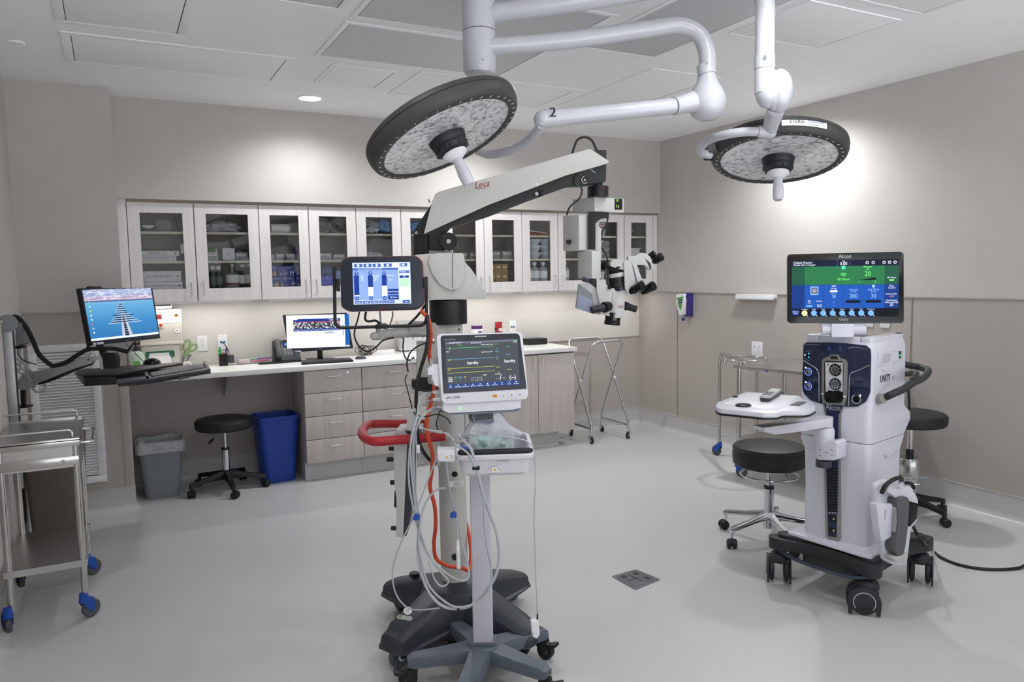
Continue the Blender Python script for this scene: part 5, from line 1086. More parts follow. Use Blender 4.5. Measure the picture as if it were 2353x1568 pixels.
r_(0.125, .558, .87, .563, AB2, 4)
t_('Default Doctor', .015, .945, .042, AT, al='l'); t_('Divide And Conquer', .015, .905, .036, AT, al='l'); t_('CDE', .49, .965, .022, AT); t_('0.00', .49, .908, .058, AT)
for a in (.43, .55): r_(a, .9, a+.002, .98, ABR, 2)
for a in (.71, .765, .865, .915, .965): d_(a, .945, .026, AT, 2); d_(a, .945, .016, AD, 3)
d_(.49, .865, .035, em('con_teal', '5fd6b6', 1), 4); t_('4D Phaco', .49, .64, .042, AL_, 4); m.arc(SF2, x0+.49*(x1-x0), y0+.745*(y1-y0), .006, .0075, 0, 360, .0024, AL_); m.arc(SF2, x0+.475*(x1-x0), y0+.745*(y1-y0), .004, .0052, 0, 360, .0024, AL_); m.arc(SF2, x0+.505*(x1-x0), y0+.745*(y1-y0), .004, .0052, 0, 360, .0024, AL_)
t_('Power', .715, .855, .042, AL_, 4); t_('(%)', .715, .815, .03, AL_, 4); t_('20', .715, .71, .085, AL_, 4); m.flat(SF2, [(x0+.635*(x1-x0), y0+.64*(y1-y0)), (x0+.79*(x1-x0), y0+.64*(y1-y0)), (x0+.79*(x1-x0), y0+.685*(y1-y0))], .0024, AK); t_('0', .64, .6, .025, AL_, 4); t_('20', .785, .6, .025, AL_, 4)
r_(.18, .385, .255, .535, AC, 3, .004); r_(.187, .4, .248, .52, mat('ui_grey', '6d7686', .5), 4, .003); t_('Insert\u2009', .217, .465, .022, AT, 6); t_('BSS', .217, .435, .022, AT, 6)
t_('PEL', .17, .26, .03, AT, 4); t_('(cm)', .17, .23, .022, AT, 4); r_(.14, .17, .2, .205, ABR, 3); t_('-5', .17, .177, .025, AT, 5); t_('In-Flow', .265, .26, .028, AT, 4); t_('0.0', .265, .17, .05, AT, 4)
t_('IOP', .40, .52, .034, AT, 4); t_('(mmHg)', .40, .485, .024, AT, 4); r_(.365, .43, .435, .465, AT, 3); t_('38', .40, .33, .055, AC, 4); t_('Irrigation', .40, .395, .022, AC, 4); t_('+', .4, .235, .04, AC, 4); t_('-', .4, .175, .05, AC, 4)
t_('Vacuum', .585, .455, .038, AC, 4); t_('(mmHg)', .585, .425, .024, AC, 4); t_('200', .585, .325, .075, AC, 4); t_('Asp Flow', .77, .455, .038, AC, 4); t_('(cc/min)', .77, .425, .024, AC, 4); t_('30', .77, .325, .075, AC, 4); r_(.515, .24, .65, .285, AK, 3); r_(.70, .24, .84, .285, AK, 3); d_(.77, .53, .026, AC, 4)
for s_, y, sz in (('4D Phaco', .665, .03), ('Flow', .52, .03), ('Control', .485, .03), ('Incision Size', .38, .03), ('Continuous', .27, .03), ('Reflux (mmHg)', .235, .028), ('20', .18, .052)): t_(s_, .935, y, sz, AT, 4)
r_(.915, .62, .955, .645, AL_, 4); d_(.922, .35, .012, em('con_red', 'ff4a5a', 1), 4); t_('2.8', .945, .342, .024, AT, 4)
r_(.005, .02, .075, .12, AB2, 3, .003); t_('Return to', .04, .075, .022, AT, 5); t_('Setup', .04, .045, .022, AT, 5)
for k, s_ in enumerate(('PrePhaco', 'Sculpt', 'Quad', 'Epi', 'Cortex', 'Polish', 'Visco', 'Diathermy')): a = .125+.089*k; d_(a, .06, .05, AY if k == 0 else ABR, 3); d_(a, .06, .032, AT if k == 0 else AC, 4); d_(a, .06, .02, AY if k == 0 else ABR, 5); t_(s_, a, .118, .022, AT, 6); m.flat(SF2, [(x0+(a+.005)*(x1-x0), y0+.05*(y1-y0)), (x0+(a+.035)*(x1-x0), y0+.008*(y1-y0)), (x0+(a+.03)*(x1-x0), y0+.003*(y1-y0))], .0034, AT)
m.go('screen', t)
m = M(); SP = mat('silver_paint', ''); a, b = SF2.ab(1941, 593.5, .0008); m.text(SF2, 'Alcon', a, b, .0185, .0008, SP); m.text(SF2, 'Alcon', a+.0004, b, .0185, .0009, SP); m.go('brand_logo', t); m = M(); a, b = SF2.ab(1939, 738, .0008); m.text(SF2, 'UNITY', a, b, .0115, .0008, SP, sx=.9); m.arc(SF2, a-.011, b+.009, .0085, .009, 20, 200, .0008, SP); m.arc(SF2, a+.006, b, .0085, .009, 200, 380, .0008, SP); m.go('model_logo', t)
m = M(); pc = SF2.px(1937, 762, -.03)
m.cyl(SF2.px(1888, 757, -.03), SF2.px(1988, 757, -.03), .026, m=CW, seg=28, bev=.004).pp(SF2, [(1911, 744), (1962, 744), (1962, 768), (1961, 775), (1912, 775), (1911, 768)], -.05, .004, CW, .004, .003, cpl=.004).pp(SF2, [(1885, 743), (1990, 743), (1988, 750), (1887, 750)], -.04, -.01, CW, .002, cpl=-.01)
m.go('screen_hinge', t)
# black handle hoop to the right/back
m = M().tube([US.px(2030, 916, .02), US.px(2050, 906, .055), US.px(2075, 895, .075), US.px(2098, 880, .08), US.px(2122, 868, .06), US.px(2133, 853, .02), US.px(2120, 846, -.04), US.px(2095, 841, -.09), US.px(2078, 838, -.12)], .0165, mat('grip_black', '2a2b2e', .5, noise=.03), 14, 6)
m.tube([US.px(2098, 880, .08)+Vector((0, 0, .008)), US.px(2105, 858, .05), US.px(2080, 860, -.05)], .013, mat('grip_black', ''), 12, 5)
m.go('handle', t)
M().cyl(US.px(2017, 918, .0), US.px(2030, 916, .03), .024, .02, TITAN, 20, .003).go('handle_mount', t)
# side lobe (rear column connector)
M().tube([US.px(2086, 884, -.1), US.px(2089, 920, -.1), US.px(2090, 955, -.1)], .006, BLACK, 8, 4).go('rear_cable', t)
# base
def gp(a, c_): return (K+ud_*a+sd_*c_)
BASEOUT = [(-.46, -.045), (-.43, -.085), (-.36, -.075), (-.27, -.035), (-.11, -.03), (-.035, -.06), (.055, -.10), (.085, -.085), (.09, -.045), (.05, .05), (.05, .28), (.10, .43), (.10, .48), (.06, .50), (-.02, .44), (-.30, .44), (-.42, .50), (-.46, .46), (-.38, .30), (-.38, .05)]
BP = Fr(K, ud_, sd_); 
m = M().prism(BP, roundpoly(BASEOUT, .02), .175, .232, CB, .012).prism(BP, roundpoly([(a*.9-.015, c_*.88+.02) for a, c_ in BASEOUT], .02), .225, .248, CB, .008)
m.go('base_frame', t)
m = M().tube([BP.P(-.40, -.06, .175), BP.P(-.30, -.075, .155), BP.P(-.15, -.085, .15), BP.P(-.02, -.085, .155), BP.P(.05, -.075, .175)], .014, mat('base_kick_bar', '3a4250', .3, noise=.03), 12, 5, flat=.5).prism(BP, rrect(-.30, -.0, -.03, .3, .03), .12, .18, CB, .01); m.go('kick_bar', t)
m = M().prism(BP, roundpoly([(-.37, -.035), (-.33, -.03), (-.02, -.055), (.045, -.06), (.045, .02), (.03, .3), (-.33, .3), (-.37, .02)], .015), .246, .262, CW, .006)
m.go('base_skirt', t)
def twin_caster(a, c_, head):
    p = BP.P(a, c_, 0); d = Vector((math.cos(R(head)), math.sin(R(head)), 0)); s_ = Vector((-d.y, d.x, 0)); r_ = .061; w_ = p+d*.018+ZA*(r_+.003)
    m = M()
    for sg in (-1, 1):
        q = w_+s_*(sg*.034)
        m.lathe([(0, -.012), (r_*.8, -.012), (r_*.97, -.008), (r_, 0), (r_*.97, .008), (r_*.8, .013), (0, .013)], q, s_*sg, CB, 32)
    o = m.go('caster', t)
    m = M()
    for sg in (-1, 1):
        F = Fr(w_+s_*(sg*.051), d*sg, ZA) if sg > 0 else Fr(w_+s_*(sg*.051), d, ZA)
        m.prism(F, [(r_*1.12*math.cos(R(k*15-10)), r_*1.12*math.sin(R(k*15-10))) for k in range(14)]+[(-r_*1.05, -r_*.9), (-r_*.8, -r_*.9), (-r_*.7, -r_*.35), (r_*.7, -r_*.35), (r_*.8, -r_*.9), (r_*1.05, -r_*.9)], -.004, .004, CB, .001)
        F2 = F if F.n.dot(s_*sg) > 0 else Fr(F.O, -F.u, F.v)
        m.arc(F2, 0, 0, r_*.70, r_*.76, -40, 220, .0045, LGREY)
    m.lathe([(0, .10), (.03, .10), (.045, .112), (.046, .13), (.034, .15), (.02, .158), (.02, .178), (0, .178)], Vector((p.x, p.y, 0)), ZA, CB, 20)
    m.prism(WORLD, [tuple((w_+d*a_+s_*b_)[:2]) for a_, b_ in ((-.05, -.05), (.03, -.05), (.03, .05), (-.05, .05))], .105, .125, CB, .006)
    m.go('caster_guard', o)
twin_caster(.03, -.045, 132); twin_caster(-.41, -.03, 46); twin_caster(.05, .45, 35); twin_caster(-.41, .44, 60)
# ---- tray arm and tray
tzp = .95
m = M().pp(UF, [(1872, 957), (1885, 953), (1905, 954), (1914, 958), (1914, 982), (1906, 984), (1872, 984)], .03, .12, CW, .01, .004, cpl=.12); 
jc = UF.px(1894, 1000, .09); z2 = UF.px(1894, 958, .09).z; z1 = UF.px(1894, 980, .09).z; z0 = UF.px(1894, 1018, .09).z
m = M().cyl((jc.x, jc.y, z1+.001), (jc.x, jc.y, z2), .036, m=CW, seg=32, bev=.003).lathe([(0, z0-.02), (.032, z0-.02), (.036, z0), (.0425, z0+.02), (.044, z1-.02), (.038, z1-.004), (.03, z1), (0, z1)], (jc.x, jc.y, 0), ZA, CW, 32)
m.go('arm_joint', t)
m = M().pp(UF, [(1874, 1018), (1917, 1014), (1923, 1020), (1922, 1056), (1918, 1059), (1880, 1058), (1874, 1050)], .03, .12, CW, .004, .004, cpl=.12)
for x, y in ((1884, 1034), (1911, 1034), (1885, 1048), (1912, 1048)): a, b = UF.ab(x, y, .121); m.rb(UF, a-.004, a+.004, b-.0012, b+.0012, .1195, .121, INK, .0005)
a, b = UF.ab(1898, 1040, .121); m.rb(UF, a-.005, a+.005, b-.002, b+.002, .1195, .121, INKG, .0005); m.cyl((jc.x, jc.y, UF.px(1894, 1073, .09).z), (jc.x, jc.y, UF.px(1894, 1058, .09).z), .034, m=DGREY, seg=26, bev=.003)
m.go('arm_clamp', t)
arm0 = Vector((jc.x, jc.y, (z2+z1)/2)); a1 = on_z(1745, 963, .885)
m = M(); d = (a1-arm0); d.z = 0; L_ = d.length; d.normalize(); AFm = Fr(arm0, d, ZA); 
m.prism(AFm, [(-.0, -.02), (L_*.55, -.022), (L_*.85, -.02), (L_, .0), (L_+.01, .02), (L_*.3, .02), (0, .022)], -.035, .035, CW, .008)
m.go('tray_arm', t)
m = M(); tp = [(1644.5, 933), (1650, 923), (1716, 899.5), (1836.4, 908.6), (1845, 918), (1858, 920), (1870, 927), (1874, 934), (1861, 941), (1848, 943.5), (1799, 943.5), (1786, 948), (1755, 948.5), (1654, 938.5)]
tq = [on_z(x, y, tzp) for x, y in tp]; tq = [(p.x, p.y) for p in tq]
m.prism(WORLD, roundpoly(tq, .008), tzp-.022, tzp-.002, CW, .006)
cx_ = sum(p[0] for p in tq)/len(tq); cy_ = sum(p[1] for p in tq)/len(tq)
m.go('tray', t)
ti = [on_z(x, y, tzp) for x, y in ((1658, 928), (1716, 903.5), (1833, 911), (1800, 937), (1760, 940))]
M().prism(WORLD, roundpoly([(p.x, p.y) for p in ti], .006), tzp-.002, tzp-.0008, mat('tray_mat_white', 'dedee4', .4), .0004).go('tray_recess', t)
M().prism(WORLD, roundpoly([(cx_+(a-cx_)*1.012, cy_+(b-cy_)*1.012) for a, b in tq], .008), tzp-.03, tzp-.021, BLACK, .002).go('tray_underside', t)
p0, p1 = on_z(1666, 935, tzp), on_z(1754, 944, tzp); off = (p0-p1).cross(ZA).normalized(); off = off if off.dot(Vector((-p0.x, -p0.y, 0))) > 0 else -off
m = M().tube(corner_path([p0-ZA*.006, p0+off*.018-ZA*.006, p1+off*.018-ZA*.006, p1-ZA*.006], .006), .003, CHROME, 8, 1); m.go('tray_rail', t)
m = M(); p = on_z(1708, 932.5, tzp); m.torus(p+ZA*.001, ZA, .028, .005, BLACK, 28, 8); m.ball(on_z(1689, 912, tzp), .012, BLACK, (1.2, .8, .5)).tube([on_z(1776, 903, tzp), on_z(1792, 902.5, tzp)+ZA*.006, on_z(1800, 905, tzp)], .004, BLACK, 6, 4); m.go('cord_clip', t)
m = M(); gq = [on_z(x, y, tzp) for x, y in ((1814, 931), (1833, 923), (1853, 924), (1838, 932))]; m.prism(WORLD, roundpoly([(p.x, p.y) for p in gq], .004), tzp-.003, tzp+.0004, BLACK, 0); m.go('tray_grip', t)
# remote on the tray
rt_ = thing('remote_control', 'silver and dark grey remote control lying on the white tray', 'remote control', tuple(on_z(1768, 920, tzp)))
p0, p1 = on_z(1756, 924, tzp), on_z(1781, 908, tzp); d = (p1-p0).normalized(); RF = Fr(p0, d, ZA.cross(d)); L_ = (p1-p0).length*1.15
hw_ = .023
M().loft([[RF.P(a, b*s_, z) for a, b in rrect(0, L_, -hw_, hw_, .018)] for s_, z in ((.85, .0), (.95, .006), (1, .016))], DGREY).go('lower_shell', rt_)
m = M().loft([[RF.P(a, b*s_, z) for a, b in rrect(0, L_, -hw_, hw_, .018)] for s_, z in ((1, .0165), (.98, .022), (.88, .025))], LGREY)
for i in range(5):
    for j in range(3): m.box((0, 0, 0), (.010, .007, .003), INK, .001, RF.sh(.035+i*.022, -.012+j*.012, .0255))
m.go('button_face', rt_)
# foot pedal hung on the right side
t3 = thing('foot_pedal', 'white and grey foot pedal hung upright on the right side of the console', 'foot pedal', tuple(at(2060, 1295, 3.22)))
QF = facing(2058, 1200, 3.22, 25)
m = M().pp(QF, [(2013, 1122), (2018, 1112), (2040, 1103), (2060, 1108), (2085, 1120), (2104, 1134), (2111, 1150), (2110, 1195), (2095, 1215), (2087, 1280), (2084, 1295), (2068, 1301), (2050, 1298), (2036, 1290), (2024, 1240), (2016, 1180)], -.05, -.02, CW, .008, .01, cpl=-.02)
m.go('body', t3)
M().pp(QF, [(2014, 1158), (2050, 1158), (2058, 1165), (2057, 1200), (2048, 1235), (2026, 1247), (2019, 1205)], -.03, .005, CW, .006, .01, cpl=.005).text(QF.roll(-90), 'Alcon', -QF.ab(2034, 1184, .006)[1], QF.ab(2034, 1184, .006)[0]-.005, .016, .0055, INKG, sx=1).go('left_wing', t3)
M().pp(QF, [(2062, 1152), (2070, 1144), (2084, 1142), (2090, 1150), (2088, 1200), (2080, 1262), (2074, 1278), (2062, 1276), (2056, 1265), (2064, 1200)], -.02, .03, mat('pedal_grey', '5b5a5c', .5, noise=.04), .006, .008, cpl=.03).go('treadle', t3)
M().pp(QF, [(2060, 1164), (2074, 1168), (2072, 1205), (2056, 1225)], -.02, .024, mat('pedal_light', '9a989c', .4), .004, .004, cpl=.024).go('side_switch', t3)
M().pp(QF, [(2089, 1152), (2110, 1158), (2108, 1192), (2090, 1212)], -.02, .012, GLOSSB, .005, .006, cpl=.012).go('right_wing', t3)
M().tube([QF.px(2026, 1134, .0), QF.px(2034, 1117, .01), QF.px(2050, 1104, .015), QF.px(2068, 1098, .01), QF.px(2072, 1104, .0)], .009, BLACK, 10, 5).go('carry_handle', t3)
m = M().cyl(QF.px(2044, 1122, .01), QF.px(2044, 1128, .03), .010, m=CW, seg=14, bev=.002).cyl(QF.px(2071, 1112, .01), QF.px(2071, 1118, .03), .008, m=CW, seg=14, bev=.002).pp(QF, [(2036, 1128), (2090, 1118), (2098, 1126), (2098, 1145), (2062, 1150), (2054, 1140)], -.03, .012, CW, .005, .004, cpl=.012).tube([QF.px(2082, 1110, 0), QF.px(2094, 1112, 0), QF.px(2100, 1122, 0)], .008, BLACK, 8, 4).go('hook', t3)
M().pp(QF, [(2052, 1284), (2062, 1280), (2078, 1275), (2086, 1270), (2086, 1285), (2075, 1294), (2060, 1294)], -.02, .03, LGREY, .008, .006, cpl=.03).go('heel_rest', t3)
# power cord on the floor
cab = [(3.30, 2.55, .06), (3.42, 2.42, .03), (3.52, 2.30, .008)]+[tuple(on_z(x, y, .008)) for x, y in ((2140, 1262), (2160, 1280), (2200, 1297), (2250, 1307), (2300, 1309), (2340, 1306), (2365, 1298))]+[(4.2, 2.0, .008), (4.5, 1.7, .008)]
M().tube([at(2098, 1210, 3.5), at(2108, 1228, 3.5), at(2125, 1250, 3.5)]+[Vector(q) for q in cab[3:]], .0075, CABLEB, 10, 6).go('power_cord', CONSOLE)
# ================================================================== STOOLS, TABLES, HAMPER, BINS
def stool(name, label, loc, seat_z, seat_r, seat_h, angs, reach, style, pole_r=.0125, rotz=0):
    t = thing(name, label, 'stool', loc, 0, 'round rolling stools', local=False); x, y, _ = loc; O = Vector((x, y, 0))
    h_ = seat_h
    M().lathe([(0, seat_z-h_), (seat_r*.93, seat_z-h_), (seat_r*.985, seat_z-h_+.012), (seat_r, seat_z-h_*.5), (seat_r*.985, seat_z-.02), (seat_r*.95, seat_z-.006), (seat_r*.85, seat_z), (0, seat_z+.004)], O, ZA, VINYL, 48).tube([O+Vector((math.cos(k*math.pi/24)*seat_r*.992, math.sin(k*math.pi/24)*seat_r*.992, seat_z-.02)) for k in range(48)], .0028, VINYL, 6, 1, closed=True).go('seat', t)
    chrome = style != 'black'; lm = CHROME if style == 'chrome' else BLACK
    if style == 'pneumatic':
        M().cyl(O+ZA*.42, O+ZA*(seat_z-h_-.001), .021, m=STEELT, seg=18).cyl(O+ZA*.30, O+ZA*.42, .022, m=BLACK, seg=18).lathe([(0, .10), (.035, .10), (.040, .14), (.05, .2), (.053, .24), (.062, .245), (.065, .26), (.065, .35), (.06, .365), (0, .37)], O, ZA, STEELT, 30).go('column', t)
        m = M().torus(O+Vector((.0, -.0, .235)), ZA, .13, .006, CHROME, 36, 8, 120, 330); m.tube([O+Vector((-.02, .0, .235)), O+Vector((.10, -.05, .237))], .005, CHROME, 8, 1); m.go('foot_loop', t)
    else:
        hubz = .13
        M().cyl(O+ZA*hubz, O+ZA*.30, .0255, m=CHROME, seg=22, bev=.002).cyl(O+ZA*.295, O+ZA*.31, .028, m=BLACK, seg=22, bev=.002).cyl(O+ZA*.30, O+ZA*(seat_z-h_-.012), .014, m=CHROME, seg=18).cyl(O+ZA*(seat_z-h_-.014), O+ZA*(seat_z-h_-.0005), .06, .09, BLACK, 20).go('column', t)
        if style == 'black': M().tube([O+Vector((-.02, -.01, seat_z-h_-.01)), O+Vector((-.07, -.05, seat_z-h_-.045)), O+Vector((-.095, -.07, seat_z-h_-.065))], .004, CHROME, 8, 3).tube([O+Vector((-.085, -.062, seat_z-h_-.058)), O+Vector((-.115, -.085, seat_z-h_-.08))], .009, BLACK, 10, 1).go('height_lever', t)
        else:
            zz = seat_z-h_-.045
            m = M().torus(O+ZA*(zz-.01), ZA, .155, .0055, CHROME, 44, 8); 
            for k in range(3): a = k*2.09+.4; m.tube([O+Vector((math.cos(a)*.155, math.sin(a)*.155, zz-.01)), O+Vector((math.cos(a)*.135, math.sin(a)*.135, zz+.015)), O+Vector((math.cos(a)*.12, math.sin(a)*.12, seat_z-h_))], .004, CHROME, 6, 3)
            m.go('height_ring', t)
    for a in angs:
        d = Vector((math.cos(R(a)), math.sin(R(a)), 0)); s_ = Vector((-d.y, d.x, 0)); rings = []
        prof = [(.02, .145, .085, .024), (.06, .138, .085, .022), (reach*.55, .118, .088, .018), (reach*.95, .098, .072, .016), (reach, .094, .06, .012)]
        if style == 'chrome': prof = [(.02, .165, .12, .02), (.06, .155, .118, .016), (reach*.5, .135, .108, .013), (reach*.95, .115, .092, .0145), (reach, .11, .08, .012)]
        for q, zt, zb_, w_ in prof: rings.append([O+d*q+s_*(k*w_)+ZA*(zb_+(zt-zb_)*b) for k, b in ((-1, 0), (-1, .7), (-.6, 1), (.6, 1), (1, .7), (1, 0))])
        M().loft(rings, lm).go('leg', t)
        p = O+d*(reach-.012); hd = a+55; h2 = Vector((math.cos(R(hd)), math.sin(R(hd)), 0)); s2 = Vector((-h2.y, h2.x, 0)); w_ = p+h2*.012+ZA*.027
        m = M()
        for sg in (-1, 1): m.lathe([(0, -.01), (.022, -.01), (.026, -.006), (.027, 0), (.026, .006), (.02, .011), (0, .012)], w_+s2*(sg*.016), s2*sg, BLACK, 22)
        m.lathe([(0, -.008), (.02, -.008), (.02, .008), (0, .008)], w_+ZA*.004, s2, BLACK, 16).cyl(p+ZA*.04, p+ZA*(.075 if style != 'chrome' else .09), .008, m=BLACK if style != 'chrome' else CHROME, seg=10); m.go('caster', t)
    M().cyl(O+ZA*(.08 if style != 'chrome' else .07), O+ZA*(.15 if style != 'chrome' else .172), .03 if style != 'chrome' else .027, m=lm, seg=24, bev=.003).go('hub', t)
    return t
s1 = on_z(524, 1085, .12)
stool('rolling_stool', 'black round stool with black star base under the desk between the two bins', (.665, 5.69, 0), .525, .198, .075, (200, 272, 344, 56, 128), .27, 'black')
stool('rolling_stool', 'round black stool with polished chrome base and ring, in front of the steel table', (3.20, 3.0, 0), .545, .20, .115, (178, 250, 322, 34, 106), .28, 'chrome')
stool('rolling_stool', 'black round stool with a thick steel lift column behind the white console', (4.235, 2.865, 0), .645, .2, .075, (-20, 52, 124, 196, 268), .24, 'pneumatic')
def bcaster(parent, x, y, head, top, r=.042, w=.026): return caster(parent, x, y, r, w, head, RUBBER, BLUE, top, BLUE)
def blue_cast(parent, x, y, head, top):
    o = bcaster(parent, x, y, head, top); d = Vector((math.cos(R(head)), math.sin(R(head)), 0)); c = Vector((x, y, 0))
    M().loft([[c-d*.03+d*(k*math.cos(R(a)))+Vector((-d.y, d.x, 0))*(k*math.sin(R(a)))+ZA*z for a in range(0, 360, 36)] for k, z in ((.0175, top+.02), (.018, .11), (.021, .09), (.022, .078))], BLUE).go('caster_socket', o)
# ---- steel table by the right wall
t = thing('steel_table', 'low stainless steel table with lower shelf and blue casters against the right wall', 'table', (4.2, 3.65, 0))
A = Vector((3.97, 4.08, 0)); ex = Vector((.996, .083, 0)).normalized(); ey = Vector((-.083, -.996, 0)).normalized(); TFm = Fr(A, ex, ey)
TZ = .84
def tpz(a, b, z): p = A+ex*a+ey*b; return Vector((p.x, p.y, z))
W_, Ln = .58, .92
m = M().prism(Fr(A, ex, -ey), [(0, 0), (W_, 0), (W_, -Ln), (0, -Ln)], TZ-.03, TZ, STEEL, .003); m.go('table_top', t)
M().prism(Fr(A, ex, -ey), [(.02, -.02), (W_-.02, -.02), (W_-.02, -Ln+.02), (.02, -Ln+.02)], .275, .30, STEEL, .002).go('shelf', t)
for a, b in ((.035, .035), (W_-.035, .035), (.035, Ln-.035), (W_-.035, Ln-.035)):
    p = tpz(a, b, 0); M().cyl(tpz(a, b, .10), tpz(a, b, TZ-.031), .0155, m=STEELT, seg=18).go('leg', t); blue_cast(t, p.x+.02, p.y-.015, -50, .10)
F = Fr(A+ey*.35+ZA*(TZ-.016), ey, ZA); F = F if F.n.x < 0 else Fr(F.O, -F.u, ZA); M().rb(F, -.012, .012, -.006, .006, 0, .001, mat('blue_sticker', '2a6cc0', .4), .002).go('sticker', t)
# ---- ring stand (basin stand)
t = thing('basin_stand', 'tubular steel ring stand with an empty round hoop between wall and table', 'ring stand', (4.35, 4.45, 0))
rc = at(1715, 824.5, 5.42); bx_, by_ = 4.335, 4.60
leg2 = on_x(1716, 1000, 4.44)
M().torus(rc, ZA, .152, .007, STEELT, 48, 8).go('hoop', t)
lp = Vector((bx_, by_, 0)); top = rc.z-.025
tg = Vector((rc.x, rc.y, top))
M().tube(corner_path([Vector((bx_, by_, .10)), Vector((bx_, by_, top)), (tg-Vector((bx_, by_, top)))*.95+Vector((bx_, by_, top))], .12, 7), .0125, STEELT, 14, 1).go('leg', t)
l2 = Vector((4.50, 4.36, 0))
M().tube(corner_path([Vector((l2.x, l2.y, .10)), Vector((l2.x, l2.y, top-.06)), Vector((tg.x+.04, tg.y, top-.06))], .10, 7), .0125, STEELT, 14, 1).go('leg', t)
M().cyl((bx_, by_, .165), (l2.x, l2.y, .165), .006, m=CHROME, seg=10).go('cross_bar', t)
M().cyl((tg.x-.03, tg.y+.03, top-.02), (tg.x-.03, tg.y+.03, rc.z), .012, m=STEELT, seg=12).cyl((rc.x-.1, rc.y+.115, rc.z-.03), (rc.x-.1, rc.y+.115, rc.z-.004), .012, m=STEELT, seg=12).go('hoop_bracket', t)
blue_cast(t, bx_+.0, by_+.03, 100, .10); blue_cast(t, l2.x+.02, l2.y, 30, .10)
# ---- chrome folding hamper frame
t = thing('hamper_stand', 'empty chrome folding hamper frame on casters beside the base cabinet', 'hamper stand', (3.9, 5.72, 0))
yf, yb = 5.52, 5.90; xl, xr = 3.70, 4.10; zt = .905; r_t = .0115
def loop(y_foot, y_top, dx=0, nm='frame_tube'):
    pts = [Vector((xl+dx, y_foot, .10)), Vector((xl+dx, y_foot, .17)), Vector((xl+dx-.0, y_top, zt)), Vector((xr-dx-.02, y_top, zt)), Vector((xr-dx, y_foot, .17)), Vector((xr-dx, y_foot, .10))]
    M().tube(corner_path(pts, .07, 6), r_t, CHROME, 14, 1).go(nm, t)
loop(yf, yb, .0); loop(yb, yf, .026)
for x in (xl+.013, xr-.02): M().cyl((x-.03, (yf+yb)/2, .545), (x+.03, (yf+yb)/2, .545), .006, m=CHROME, seg=10).cyl((x-.014, (yf+yb)/2, .545), (x+.016, (yf+yb)/2, .545), .014, m=WHITE, seg=16, bev=.002).go('pivot', t)
m = M()
for k in range(7): y = yf+.03+(yb-yf-.06)*k/6; m.tube([Vector((xl+.01, y, .135)), Vector((xr-.01, y, .135))], .003, CHROME, 6, 1)
for x in (xl+.008, xr-.008): m.bx(x-.0025, x+.0025, yf+.005, yb-.005, .122, .14, ALU)
m.go('wire_shelf', t)
for x, y, h in ((xl, yf, 265), (xr, yf, 205), (xl+.026, yb, 80), (xr-.026, yb, 265)): caster(t, x, y, .031, .02, h, BLACK, CHROME, .10, CHROME)
# ---- bins
def bin_(name, label, x, y, w1, d1, w0, d0, h_, mt, rot=0, rim=None, cat='bin', liner=False):
    t = thing(name, label, cat, (x, y, 0)); q = Matrix.Rotation(R(rot), 3, 'Z'); O = Vector((x, y, 0)); rim = rim or mt
    def rg(w_, d_, z, r_=.05): return [O+q @ Vector((a, b, 0))+ZA*z for a, b in rrect(-w_/2, w_/2, -d_/2, d_/2, r_, 5)]
    n = 6
    m = M().loft([rg(w0, d0, 0), rg(w1, d1, h_-.03), rg(w1+.004, d1+.004, h_-.028), rg(w1+.016, d1+.016, h_-.026), rg(w1+.02, d1+.02, h_-.002), rg(w1+.012, d1+.012, h_), rg(w1-.004, d1-.004, h_), rg(w1-.01, d1-.01, h_-.03), rg(w0-.01, d0-.01, .006)], mt)
    m.go('body', t)
    if liner:
        rnd = random.Random(3); ls = []
        LN = mat('bin_liner', 'c6cace', .3, noise=.1, alpha=.7, bump=.4, bscale=30)
        for z, k in ((h_-.06, .026), (h_-.02, .034), (h_+.012, .03), (h_+.022, .0), (h_-.03, -.02), (h_-.12, -.04)):
            ls.append([p+ (p-O-ZA*z).normalized()*rnd.uniform(-.005, .005)+ZA*rnd.uniform(-.008, .012) for p in rg(w1+k, d1+k, z)])
        M().loft(ls, LN, cap=False).go('liner', t)
    return t
bin_('waste_bin', 'grey plastic waste bin with a clear liner folded over its rim, under the desk', .245, 5.78, .285, .21, .22, .16, .385, mat('bin_grey', '7e848a', .5, noise=.03), 0, liner=True)
bin_('recycling_bin', 'tall blue plastic recycling bin beside the drawer cabinet', 1.038, 5.79, .30, .26, .235, .2, .50, mat('bin_blue', '1d3f9c', .42, noise=.04), 4)
t = thing('waste_bin', 'large brown grey bin with two paper strips on its front, behind the steel cart', 'bin', (-.29, 4.98, 0))
BR = mat('bin_taupe', '6b645c', .5, noise=.03); q = lambda w_, d_, z: [Vector((-.33+a, 4.98+b, z)) for a, b in rrect(-w_/2, w_/2, -d_/2, d_/2, .035, 4)]
M().loft([q(.24, .26, 0), q(.25, .27, .02), q(.30, .32, .60), q(.31, .33, .605), q(.315, .335, .64), q(.305, .325, .645)], BR).go('body', t)
F = Fr((-.345, 4.98-.163, .5), (1, 0, 0), (0, .045, 1)); m = M()
for k, (b, s_) in enumerate(((.075, 'NOT A TRASH CAN'), (.05, 'DO NOT THROW AWAY'))): m.rb(F, -.05-.008*k, .075, b-.008, b+.008, -.004, .0035, PAPER, .001); m.text(F, s_, .012-.004*k, b-.004, .008, .0042, INK)
m.go('paper_strip', t)
